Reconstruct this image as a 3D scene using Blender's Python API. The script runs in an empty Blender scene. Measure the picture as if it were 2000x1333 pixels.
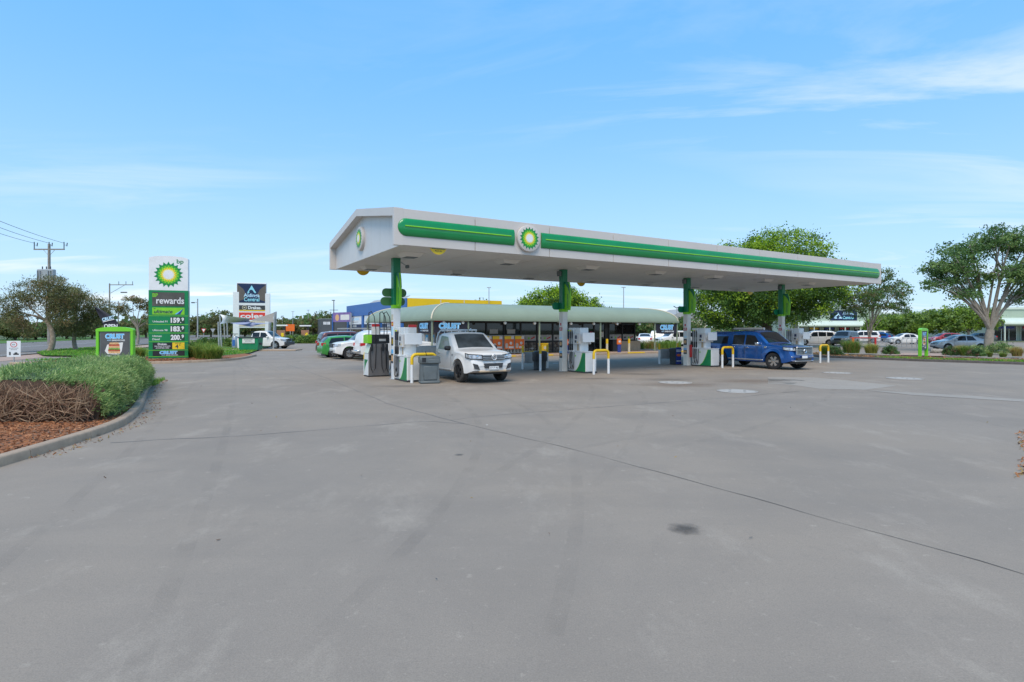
import bpy, bmesh, math, random
import numpy as np
from mathutils import Vector, Matrix
rnd = random.Random(11)
rng = np.random.default_rng(11)
SC = bpy.context.scene
C = SC.collection
R = math.radians
PI = math.pi

# ------------------------------------------------------------------ camera
cam_d = bpy.data.cameras.new('camera'); cam = bpy.data.objects.new('camera', cam_d); C.objects.link(cam)
cam.location = (0, 0, 1.9); cam.rotation_euler = (R(90), 0, 0)
cam_d.sensor_width = 36; cam_d.lens = 19.8; cam_d.shift_y = -0.01075
cam_d.clip_start = .1; cam_d.clip_end = 6000
SC.camera = cam

# ------------------------------------------------------------------ sky and sun
SUN_EL, SUN_AZ = R(57), R(190)      # azimuth clockwise from +Y: a hazy sun behind the camera
w = bpy.data.worlds.new('World'); SC.world = w; w.use_nodes = True
nt = w.node_tree; nt.nodes.clear()
def wn(t, **k):
    n = nt.nodes.new(t)
    for a, b in k.items(): setattr(n, a, b)
    return n
def wmath(op, a, b=None, clamp=False):
    n = wn('ShaderNodeMath', operation=op, use_clamp=clamp)
    for i, q in enumerate((a, b)):
        if q is None: continue
        if isinstance(q, (int, float)): n.inputs[i].default_value = q
        else: nt.links.new(q, n.inputs[i])
    return n.outputs[0]
sky = wn('ShaderNodeTexSky', sky_type='NISHITA', sun_disc=False)
sky.sun_elevation = SUN_EL; sky.sun_rotation = SUN_AZ; sky.altitude = 20
sky.air_density = 1.0; sky.dust_density = .35; sky.ozone_density = 2.2
tc = wn('ShaderNodeTexCoord')
sep = wn('ShaderNodeSeparateXYZ'); nt.links.new(tc.outputs['Generated'], sep.inputs[0])
zz = wmath('ADD', wmath('MAXIMUM', sep.outputs[2], 0.0), .10)
px_ = wmath('DIVIDE', sep.outputs[0], zz); py_ = wmath('DIVIDE', sep.outputs[1], zz)
cmb = wn('ShaderNodeCombineXYZ'); nt.links.new(px_, cmb.inputs[0]); nt.links.new(py_, cmb.inputs[1])
mp = wn('ShaderNodeMapping'); nt.links.new(cmb.outputs[0], mp.inputs[0])
mp.inputs['Location'].default_value = (3.1, 7.7, 0); mp.inputs['Rotation'].default_value = (0, 0, R(14)); mp.inputs['Scale'].default_value = (.42, 1.15, 1)
n1 = wn('ShaderNodeTexNoise'); nt.links.new(mp.outputs[0], n1.inputs['Vector'])
n1.inputs['Scale'].default_value = 1.15; n1.inputs['Detail'].default_value = 9; n1.inputs['Roughness'].default_value = .60; n1.inputs['Distortion'].default_value = .9
n2 = wn('ShaderNodeTexNoise'); nt.links.new(mp.outputs[0], n2.inputs['Vector'])
n2.inputs['Scale'].default_value = .34; n2.inputs['Detail'].default_value = 3
cm = wmath('MULTIPLY', wmath('SUBTRACT', n1.outputs[0], .475), 6.0, True)
cm = wmath('MULTIPLY', cm, wmath('MULTIPLY', wmath('SUBTRACT', n2.outputs[0], .42), 6.0, True))
# cloud thins out overhead and thickens with the long slant path towards the horizon
low = wmath('SUBTRACT', 1.0, wmath('MULTIPLY', sep.outputs[2], 2.2), True)
cm = wmath('MULTIPLY', cm, wmath('ADD', wmath('MULTIPLY', low, .68), .30))
hz = wmath('POWER', wmath('SUBTRACT', 1.0, wmath('MULTIPLY', wmath('MAXIMUM', sep.outputs[2], 0.0), 1.55), True), 2.5)
ms = wn('ShaderNodeMix', data_type='RGBA'); ms.inputs[0].default_value = .62     # thin high haze tints the clear sky
nt.links.new(sky.outputs[0], ms.inputs[6]); ms.inputs[7].default_value = (1.05, 3.95, 7.9, 1)
m0 = wn('ShaderNodeMix', data_type='RGBA'); nt.links.new(wmath('MULTIPLY', hz, .92), m0.inputs[0])
nt.links.new(ms.outputs[2], m0.inputs[6]); m0.inputs[7].default_value = (4.2, 5.6, 6.6, 1)
m1 = wn('ShaderNodeMix', data_type='RGBA'); nt.links.new(cm, m1.inputs[0])
nt.links.new(m0.outputs[2], m1.inputs[6]); m1.inputs[7].default_value = (6.5, 6.7, 6.9, 1)
bg = wn('ShaderNodeBackground'); nt.links.new(m1.outputs[2], bg.inputs[0]); bg.inputs[1].default_value = .10
wo = wn('ShaderNodeOutputWorld'); nt.links.new(bg.outputs[0], wo.inputs[0])

sd = bpy.data.lights.new('sun', 'SUN'); sun = bpy.data.objects.new('sun', sd); C.objects.link(sun)
sd.energy = 2.0; sd.angle = R(36); sd.color = (1, .88, .72)
sv = Vector((math.sin(SUN_AZ) * math.cos(SUN_EL), math.cos(SUN_AZ) * math.cos(SUN_EL), math.sin(SUN_EL)))
sun.rotation_euler = (-sv).to_track_quat('-Z', 'Y').to_euler(); sun.location = sv * 60
vs = SC.view_settings; vs.view_transform = 'Standard'; vs.look = 'None'; vs.gamma = 1; vs.exposure = .72; vs.use_curve_mapping = False

# ------------------------------------------------------------------ helpers
ANG = R(31.0); CU, SU = math.cos(ANG), math.sin(ANG)
def S(u, v, z=0.0):                       # the station's own grid: u along the canopy, v away towards the shop
    return Vector((-4.495 + u * CU - v * SU, 21.8 + u * SU + v * CU, z))
def gp(px, py):                           # survey: a ground point of the photograph in metres
    Y = 2090.0 / (py - 645.0); return ((px - 1000) / 1100 * Y, Y)
def at(px, Y): return ((px - 1000) / 1100 * Y, Y)

class MB:
    def __init__(s): s.v = []; s.f = []; s.m = []
    def add(s, vs, fs, mi=0):
        o = len(s.v); s.v += [tuple(p) for p in vs]
        for f in fs: s.f.append([o + i for i in f]); s.m.append(mi)
        return s
    def box(s, x0, x1, y0, y1, z0, z1, c=0, mi=0):
        if c <= 0:
            return s.add([(x, y, z) for x in (x0, x1) for y in (y0, y1) for z in (z0, z1)],
                [(0, 1, 3, 2), (4, 6, 7, 5), (0, 4, 5, 1), (2, 3, 7, 6), (0, 2, 6, 4), (1, 5, 7, 3)], mi)
        c = min(c, .49 * min(abs(x1 - x0), abs(y1 - y0), abs(z1 - z0)))
        X, Y, Z = (x0, x1), (y0, y1), (z0, z1); V = []; ix = {}
        for i in (0, 1):
            for j in (0, 1):
                for k in (0, 1):
                    p = [X[i], Y[j], Z[k]]; ins = [c if i == 0 else -c, c if j == 0 else -c, c if k == 0 else -c]
                    for a in range(3):
                        q = [p[b] if b == a else p[b] + ins[b] for b in range(3)]
                        ix[i, j, k, a] = len(V); V.append(q)
        F = []
        for a in range(3):
            b, d = [q for q in range(3) if q != a]
            for e in (0, 1):
                l = []
                for (g, h) in ((0, 0), (0, 1), (1, 1), (1, 0)):
                    t = [0, 0, 0]; t[a] = e; t[b] = g; t[d] = h; l.append(ix[t[0], t[1], t[2], a])
                F.append(l)
            for g in (0, 1):
                for h in (0, 1):
                    t = [0, 0, 0]; t[b] = g; t[d] = h; t2 = list(t); t2[a] = 1
                    F.append([ix[(*t, b)], ix[(*t, d)], ix[(*t2, d)], ix[(*t2, b)]])
        for i in (0, 1):
            for j in (0, 1):
                for k in (0, 1): F.append([ix[i, j, k, a] for a in range(3)])
        return s.add(V, F, mi)
    def tube(s, pts, r, n=8, mi=0, cap=True):
        pts = [Vector(p) for p in pts]; rr = r if isinstance(r, (list, tuple)) else [r] * len(pts)
        V = []; F = []; up = None
        for i, p in enumerate(pts):
            d = (pts[min(i + 1, len(pts) - 1)] - pts[max(i - 1, 0)])
            d = d.normalized() if d.length > 1e-9 else Vector((0, 0, 1))
            if up is None: up = d.orthogonal().normalized()
            up = (up - d * up.dot(d)); up = up.normalized() if up.length > 1e-6 else d.orthogonal().normalized()
            b = d.cross(up)
            for k in range(n):
                a = 2 * PI * k / n; V.append(p + (up * math.cos(a) + b * math.sin(a)) * rr[i])
        for i in range(len(pts) - 1):
            for k in range(n):
                k2 = (k + 1) % n; F.append((i * n + k, i * n + k2, (i + 1) * n + k2, (i + 1) * n + k))
        if cap: F.append(tuple(range(n))[::-1]); F.append(tuple((len(pts) - 1) * n + k for k in range(n)))
        return s.add(V, F, mi)
    def prism(s, poly, ax, d0, d1, mi=0):
        def q(p, d): return {'y': (p[0], d, p[1]), 'z': (p[0], p[1], d), 'x': (d, p[0], p[1])}[ax]
        n = len(poly); V = [q(p, d0) for p in poly] + [q(p, d1) for p in poly]
        F = [tuple(range(n)), tuple(range(2 * n - 1, n - 1, -1))] + [(i, (i + 1) % n, n + (i + 1) % n, n + i) for i in range(n)]
        return s.add(V, F, mi)
    def lathe(s, prof, n=20, ax='z', c=(0, 0, 0), mi=0, close=False):
        V = []; F = []; m = len(prof)
        for k in range(n):
            a = 2 * PI * k / n
            for (r, h) in prof:
                p = {'z': (r * math.cos(a), r * math.sin(a), h), 'y': (r * math.cos(a), h, r * math.sin(a)), 'x': (h, r * math.cos(a), r * math.sin(a))}[ax]
                V.append((p[0] + c[0], p[1] + c[1], p[2] + c[2]))
        for k in range(n):
            k2 = (k + 1) % n
            for i in range(m if close else m - 1):
                j = (i + 1) % m; F.append((k * m + i, k2 * m + i, k2 * m + j, k * m + j))
        return s.add(V, F, mi)
    def grid(s, fn, nu, nv, mi=0):
        V = [fn(i / nu, j / nv) for i in range(nu + 1) for j in range(nv + 1)]
        F = [(i * (nv + 1) + j, (i + 1) * (nv + 1) + j, (i + 1) * (nv + 1) + j + 1, i * (nv + 1) + j + 1) for i in range(nu) for j in range(nv)]
        return s.add(V, F, mi)
    def hexa(s, p, mi=0):                  # 8 points: bottom ring 4, top ring 4
        return s.add(p, [(0, 1, 2, 3), (4, 5, 6, 7), (0, 1, 5, 4), (1, 2, 6, 5), (2, 3, 7, 6), (3, 0, 4, 7)], mi)
    def xf(s, M):
        s.v = [tuple(M @ Vector(p)) for p in s.v]; return s
    def mesh(s, name, mats, smooth=None, recalc=True):
        me = bpy.data.meshes.new(name); me.from_pydata(s.v, [], s.f)
        if recalc:
            b = bmesh.new(); b.from_mesh(me); bmesh.ops.remove_doubles(b, verts=b.verts, dist=1e-5)
            bmesh.ops.recalc_face_normals(b, faces=b.faces)
            me2 = me; b.to_mesh(me2); b.free()
        for mm in (mats if isinstance(mats, (list, tuple)) else [mats]): me.materials.append(mm)
        if any(s.m):
            if len(me.polygons) == len(s.m): me.polygons.foreach_set('material_index', s.m)
        if smooth is not None:
            me.shade_smooth(); me.set_sharp_from_angle(angle=R(smooth))
        return me

def link(o, parent=None):
    C.objects.link(o)
    if parent is not None: o.parent = parent
    return o
def part(name, mb, mats, parent, smooth=None, label=None, recalc=True):
    me = mb.mesh(name, mats, smooth, recalc) if isinstance(mb, MB) else mb
    o = link(bpy.data.objects.new(name, me), parent)
    if label: o['label'] = label
    return o
def tag(o, label, cat, group=None, kind=None):
    o['label'] = label; o['category'] = cat
    if group: o['group'] = group
    if kind: o['kind'] = kind
    return o
def thing(name, label, cat, loc=(0, 0, 0), rz=0.0, group=None):
    o = link(bpy.data.objects.new(name, None)); o.empty_display_size = .3
    o.location = loc if len(loc) == 3 else (loc[0], loc[1], 0); o.rotation_euler = (0, 0, rz)
    return tag(o, label, cat, group)
def struct(name, mb, mats, smooth=None, z=None, recalc=True):
    o = part(name, mb, mats, None, smooth, None, recalc); o['kind'] = 'structure'; return o
def copy_tree(o, parent=None):
    c = o.copy(); C.objects.link(c); c.parent = parent
    for ch in o.children: copy_tree(ch, c)
    return c
def bez(p0, p1, p2, n=8):
    p0, p1, p2 = Vector(p0), Vector(p1), Vector(p2)
    return [p0 * (1 - t) ** 2 + p1 * 2 * t * (1 - t) + p2 * t * t for t in [i / n for i in range(n + 1)]]

# ------------------------------------------------------------------ materials
def mat(name, col, rough=.5, metal=0.0, var=.08, scale=2.5, bump=0.0, bscale=40, col2=None, spec=.5, coat=0.0, dirt=0.0):
    m = bpy.data.materials.new(name); m.use_nodes = True; t = m.node_tree; b = t.nodes['Principled BSDF']
    b.inputs['Roughness'].default_value = rough; b.inputs['Metallic'].default_value = metal
    b.inputs['Specular IOR Level'].default_value = spec; b.inputs['Coat Weight'].default_value = coat; b.inputs['Coat Roughness'].default_value = .06
    tcn = t.nodes.new('ShaderNodeTexCoord'); no = t.nodes.new('ShaderNodeTexNoise'); t.links.new(tcn.outputs['Object'], no.inputs['Vector'])
    no.inputs['Scale'].default_value = scale; no.inputs['Detail'].default_value = 6; no.inputs['Roughness'].default_value = .6
    mx = t.nodes.new('ShaderNodeMix'); mx.data_type = 'RGBA'
    rp = t.nodes.new('ShaderNodeMapRange'); rp.inputs[1].default_value = .32; rp.inputs[2].default_value = .68; t.links.new(no.outputs[0], rp.inputs[0])
    t.links.new(rp.outputs[0], mx.inputs[0])
    a = [max(0, c * (1 - var)) for c in col]; d = list(col2) if col2 else [min(1, c * (1 + var)) for c in col]
    mx.inputs[6].default_value = (*a, 1); mx.inputs[7].default_value = (*d, 1)
    out = mx.outputs[2]
    if dirt > 0:
        n3 = t.nodes.new('ShaderNodeTexNoise'); t.links.new(tcn.outputs['Object'], n3.inputs['Vector']); n3.inputs['Scale'].default_value = scale * .6; n3.inputs['Detail'].default_value = 9; n3.inputs['Roughness'].default_value = .7
        r3 = t.nodes.new('ShaderNodeMapRange'); r3.inputs[1].default_value = .48; r3.inputs[2].default_value = .75; r3.inputs[4].default_value = dirt; t.links.new(n3.outputs[0], r3.inputs[0])
        m3 = t.nodes.new('ShaderNodeMix'); m3.data_type = 'RGBA'; t.links.new(r3.outputs[0], m3.inputs[0]); t.links.new(out, m3.inputs[6]); m3.inputs[7].default_value = (.16, .135, .105, 1)
        out = m3.outputs[2]
    t.links.new(out, b.inputs['Base Color'])
    if bump > 0:
        n2_ = t.nodes.new('ShaderNodeTexNoise'); t.links.new(tcn.outputs['Object'], n2_.inputs['Vector']); n2_.inputs['Scale'].default_value = bscale; n2_.inputs['Detail'].default_value = 5
        bp_ = t.nodes.new('ShaderNodeBump'); bp_.inputs['Strength'].default_value = bump; bp_.inputs['Distance'].default_value = .02
        t.links.new(n2_.outputs[0], bp_.inputs['Height']); t.links.new(bp_.outputs[0], b.inputs['Normal'])
    return m
def leafmat(name, col, tr=.35, var=.25):
    m = mat(name, col, .55, 0, var, 1.3, spec=.3); t = m.node_tree; b = t.nodes['Principled BSDF']
    src = b.inputs['Base Color'].links[0].from_socket
    trn = t.nodes.new('ShaderNodeBsdfTranslucent'); t.links.new(src, trn.inputs[0])
    ms = t.nodes.new('ShaderNodeMixShader'); ms.inputs[0].default_value = tr; t.links.new(b.outputs[0], ms.inputs[1]); t.links.new(trn.outputs[0], ms.inputs[2])
    o = t.nodes['Material Output']; t.links.new(ms.outputs[0], o.inputs['Surface']); return m
M = {}
def dm(k, *a, **kw): M[k] = mat(k, *a, **kw)
dm('clad_white', (.60, .545, .50), .38, var=.03, scale=.8, dirt=.10)
dm('clad_grey', (.64, .615, .59), .42, var=.03, scale=.8, dirt=.10)
dm('soffit', (.66, .63, .58), .55, var=.05, scale=.6, dirt=.12)
dm('white', (.78, .78, .77), .4, var=.04, dirt=.06)
dm('pump_white', (.76, .765, .75), .35, var=.04, scale=3, dirt=.12)
dm('off_white', (.80, .745, .66), .5, var=.05, dirt=.15)
dm('bp_green', (.004, .235, .060), .24, var=.10, scale=1.2, coat=.3)
dm('bp_dark', (.006, .19, .085), .4, var=.12, scale=2)
dm('sign_green', (.003, .215, .065), .35, var=.06)
dm('lime', (.22, .60, .02), .4, var=.08)
dm('frame_lime', (.17, .56, .025), .35, var=.05)
dm('yellow', (.80, .50, .01), .4, var=.07, dirt=.15)
dm('sun_yellow', (.86, .58, .02), .4, var=.05)
dm('black', (.018, .018, .02), .45, var=.2)
dm('charcoal', (.045, .047, .05), .5, var=.12)
dm('rubber', (.016, .016, .017), .85, var=.25, scale=9, bump=.2)
dm('tyre_worn', (.045, .043, .04), .9, var=.25, scale=8, bump=.2, dirt=.3)
dm('steel', (.42, .43, .44), .38, .7, var=.1)
dm('chrome', (.72, .73, .74), .14, 1.0, var=.04)
dm('galv', (.40, .41, .41), .5, .35, var=.12, scale=5)
dm('glass', (.014, .017, .020), .05, var=.2, spec=.4)
dm('glass_blue', (.055, .065, .07), .05, var=.5, scale=1.5, spec=.35)
dm('glass_clear', (.26, .31, .33), .06, var=.35, scale=2, spec=.4)
dm('shop_glass', (.018, .019, .020), .03, var=.3, spec=.55)
dm('lamp_clear', (.46, .47, .48), .10, .3, var=.55, scale=8)
dm('lamp_red', (.50, .015, .02), .2, var=.15)
dm('orange', (.80, .16, .02), .45, var=.12)
dm('red', (.55, .03, .03), .45, var=.08)
dm('blue_sign', (.03, .05, .25), .45, var=.1)
dm('grey_bin', (.115, .135, .14), .55, var=.12, scale=4, dirt=.15)
dm('dark_bin', (.03, .032, .033), .5, var=.2)
dm('dispenser_grey', (.17, .165, .165), .4, .2, var=.1, dirt=.15)
dm('navy', (.014, .024, .075), .3, var=.15)
dm('taupe', (.13, .105, .085), .3, var=.1)
dm('cyan', (.30, .70, .80), .4, var=.05)
dm('crust_blue', (.13, .50, .86), .4, var=.06)
dm('pale_blue', (.52, .76, .92), .4, var=.05)
dm('sage', (.255, .305, .215), .5, var=.05, scale=.7, bump=.05, dirt=.12)
dm('sage_wall', (.36, .44, .34), .6, var=.06, scale=.6, dirt=.1)
dm('sage_light', (.60, .67, .56), .5, var=.05, scale=.8, dirt=.08)
dm('beige', (.52, .40, .27), .75, var=.08, bump=.2, dirt=.12)
dm('tan_wall', (.36, .30, .21), .75, var=.08, bump=.2, dirt=.12)
dm('cream', (.62, .55, .40), .6, var=.06)
dm('blue_clad', (.035, .135, .40), .45, var=.05, scale=.5)
dm('yellow_clad', (.82, .52, .005), .45, var=.04, scale=.5)
dm('mcd_grey', (.085, .095, .10), .6, var=.1, scale=.6, bump=.1)
dm('brick', (.30, .15, .09), .8, var=.2, scale=3, bump=.3)
dm('render_grey', (.36, .36, .35), .7, var=.08)
dm('coles_red', (.72, .05, .03), .4, var=.04)
dm('skip_green', (.006, .21, .085), .5, var=.12, dirt=.2)
dm('sail_white', (.76, .76, .74), .8, var=.04)
dm('sail_tan', (.27, .235, .19), .85, var=.06)
dm('sail_shade', (.30, .31, .42), .85, var=.06)
dm('bark_pale', (.27, .235, .19), .85, var=.22, scale=4, bump=.5, bscale=14)
dm('bark_gum', (.30, .235, .175), .85, var=.35, scale=5, bump=.6, bscale=12)
dm('bark_dark', (.10, .08, .06), .9, var=.3, scale=6, bump=.6, bscale=14)
dm('needle_core', (.05, .085, .035), .95, var=.4, scale=6)
dm('taupe_dark', (.085, .078, .065), .3, var=.35, scale=1.2)
dm('cover_lid', (.42, .385, .345), .75, var=.15, scale=5, dirt=.3)
dm('cover_ring', (.34, .30, .26), .7, var=.2)
dm('twig', (.215, .125, .078), .9, var=.35, scale=9)
dm('twig_dark', (.075, .046, .030), .95, var=.4, scale=9)
dm('twig_pale', (.38, .26, .165), .9, var=.3, scale=9)
dm('mulch', (.30, .115, .045), .95, var=.45, scale=14, bump=.8, bscale=60)
dm('mulch_pale', (.44, .20, .09), .95, var=.35, scale=20)
dm('soil', (.16, .10, .065), .95, var=.4, scale=5, bump=.5)
dm('kerb', (.39, .285, .20), .85, var=.14, scale=5, bump=.35, bscale=70, dirt=.25)
dm('kerb_dark', (.095, .085, .078), .9, var=.2, scale=5, bump=.35)
dm('paver', (.42, .29, .22), .85, var=.14, scale=4, bump=.3, dirt=.2)
dm('line_white', (.55, .55, .54), .7, var=.18, scale=6, dirt=.35)
dm('pole_wood', (.26, .235, .205), .8, var=.2, scale=4)
dm('stone', (.30, .26, .21), .85, var=.3, scale=5, bump=.4)
dm('stone_dark', (.15, .125, .10), .85, var=.3, scale=5, bump=.4)
dm('paint_white', (.76, .74, .71), .3, var=.03, coat=.6, dirt=.06)
dm('paint_blue', (.003, .075, .30), .22, .3, var=.08, coat=1.0)
dm('paint_silver', (.46, .47, .48), .3, .45, var=.05, coat=.8)
dm('paint_grey', (.13, .14, .15), .3, .4, var=.06, coat=.8)
dm('paint_red', (.33, .02, .025), .28, .1, var=.06, coat=.9)
dm('paint_maroon', (.13, .035, .03), .28, .2, var=.06, coat=.9)
dm('paint_green', (.04, .27, .04), .3, var=.06, coat=.8)
dm('crust_skin', (.72, .42, .20), .7, var=.2, scale=14)
dm('filling', (.52, .10, .05), .7, var=.3, scale=18)
dm('lettuce', (.16, .40, .06), .7, var=.3, scale=18)
dm('paper', (.72, .70, .66), .7, var=.08)
dm('sail_black', (.02, .018, .03), .7, var=.2)
dm('poster_grey', (.085, .085, .085), .5, var=.2)
dm('decal', (.42, .43, .42), .5, var=.15, scale=3)
dm('price_black', (.02, .06, .03), .4, var=.1)
dm('bottle', (.55, .50, .42), .5, var=.1)
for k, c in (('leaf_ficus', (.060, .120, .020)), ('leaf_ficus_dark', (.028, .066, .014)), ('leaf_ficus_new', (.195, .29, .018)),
             ('leaf_gum', (.125, .125, .045)), ('leaf_gum_dark', (.075, .080, .032)), ('leaf_gum_brown', (.185, .130, .06)),
             ('leaf_box', (.090, .160, .045)), ('leaf_box_dark', (.050, .095, .030)), ('leaf_box_pale', (.150, .215, .065)),
             ('leaf_lime', (.155, .235, .030)), ('leaf_lime_dark', (.07, .12, .022)), ('needle', (.185, .275, .085)), ('needle_dark', (.10, .165, .05)), ('needle_pale', (.27, .34, .125)),
             ('strap', (.14, .22, .035)), ('strap_dark', (.07, .12, .025)), ('strap_yellow', (.30, .31, .07)), ('straw', (.28, .19, .07)),
             ('lawn', (.10, .24, .022)), ('lawn_yellow', (.22, .28, .05))):
    M[k] = leafmat(k, tuple(min(.5, q * 1.55) for q in c))

# ------------------------------------------------------------------ lettering and emblems (flat print, laid in the x-z plane, facing -y)
def text(s, w_, h, m, parent, x=0, y=0, z=0, Mx=None, bold=.012, shear=0.0, name='lettering', keep=False):
    cu = bpy.data.curves.new('t', 'FONT'); cu.body = s; cu.offset = bold; cu.shear = shear; cu.resolution_u = 3; cu.align_x = 'CENTER'
    ob = bpy.data.objects.new('t', cu); C.objects.link(ob)
    me = bpy.data.meshes.new_from_object(ob); bpy.data.objects.remove(ob); bpy.data.curves.remove(cu)
    n = len(me.vertices); a = np.empty(n * 3); me.vertices.foreach_get('co', a); a = a.reshape(-1, 3)
    lo = a.min(0); hi = a.max(0); sz = np.maximum(hi - lo, 1e-6); ce = (lo + hi) / 2
    q = (a - ce) / sz
    if keep: w_ = min(w_, sz[0] / sz[1] * h)
    b = np.stack([q[:, 0] * w_ + x, np.full(n, y), q[:, 1] * h + z], 1)
    if Mx is not None:
        A = np.array(Mx); b = b @ A[:3, :3].T + A[:3, 3]
    me.vertices.foreach_set('co', b.ravel()); me.materials.clear(); me.materials.append(m); me.name = name
    return link(bpy.data.objects.new(name, me), parent)
def bars(w_, h, m, parent, x=0, y=0, z=0, Mx=None, n=6, name='printed_line'):
    # print too small or blurred to read: a row of broken strokes
    mb = MB(); p = -w_ / 2; k = 0; q = random.Random(int(w_ * 1000) + n)
    while p < w_ / 2 - w_ / (n * 6):
        l = min(w_ / n * q.uniform(.5, 1.1), w_ / 2 - p); mb.add([(x + p, y, z - h / 2), (x + p + l, y, z - h / 2), (x + p + l, y, z + h / 2), (x + p, y, z + h / 2)], [(0, 1, 2, 3)]); p += l + w_ / n * .22
    if Mx is not None: mb.xf(Mx)
    return part(name, mb, m, parent, recalc=False)
def star(n, ro, ri, rot=0.0):
    return [((ro if i % 2 == 0 else ri) * math.sin(rot + PI * i / n), (ro if i % 2 == 0 else ri) * math.cos(rot + PI * i / n)) for i in range(2 * n)]
def flat(poly, y=0.0, th=.003):
    return MB().prism(poly, 'y', y, y + th)
def starmesh(n, ro, ri, rot, y, th=.003):
    P = star(n, ro, ri, rot); mb = MB(); k = len(P)
    V = [(0, y, 0)] + [(p[0], y, p[1]) for p in P] + [(p[0], y + th, p[1]) for p in P]
    F = [(0, 1 + i, 1 + (i + 1) % k) for i in range(k)] + [(1 + i, 1 + (i + 1) % k, 1 + k + (i + 1) % k, 1 + k + i) for i in range(k)]
    return mb.add(V, F)
def helios(parent, Mx, Rr):
    h = PI / 18
    for nm, m, ro, ri, rot, d in (('dark_green_rays', M['sign_green'], 1, .76, 0, .004), ('green_rays', M['bp_mid'], .83, .66, h, .008), ('lime_rays', M['lime'], .73, .56, 0, .012),
                                  ('yellow_rays', M['sun_yellow'], .58, .44, h, .016), ('pale_rays', M['rays_pale'], .46, .38, 0, .020), ('white_centre', M['white'], .36, .33, h, .024)):
        part(nm, starmesh(18, Rr * ro, Rr * ri, rot, -d).xf(Mx), m, parent)
dm('bp_mid', (.03, .36, .02), .4, var=.06); dm('rays_pale', (.86, .78, .25), .4, var=.05)
def rrect(w_, h, r, n=5):
    P = []
    for cx, cz, a0 in ((w_ / 2 - r, h / 2 - r, 0), (-w_ / 2 + r, h / 2 - r, 90), (-w_ / 2 + r, -h / 2 + r, 180), (w_ / 2 - r, -h / 2 + r, 270)):
        for i in range(n + 1):
            a = R(a0 + 90 * i / n); P.append((cx + r * math.cos(a), cz + r * math.sin(a)))
    return P
def crust_logo(parent, cx, y, cz, w_, h, Mx=None):
    # light blue outlined word with a line of small words under it
    text('CRUST', w_ * 1.05, h * .72, M['pale_blue'], parent, cx, y, cz + h * .16, Mx, bold=.085, name='lettering_outline')
    text('CRUST', w_ * .98, h * .60, M['crust_blue'], parent, cx, y - .006, cz + h * .16, Mx, bold=.03)
    text('HOT', w_ * .20, h * .17, M['pale_blue'], parent, cx - w_ * .30, y - .003, cz - h * .38, Mx, bold=.02)
    text('SANDWICHES', w_ * .72, h * .20, M['white'], parent, cx + w_ * .20, y - .003, cz - h * .38, Mx, bold=.03)

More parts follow.
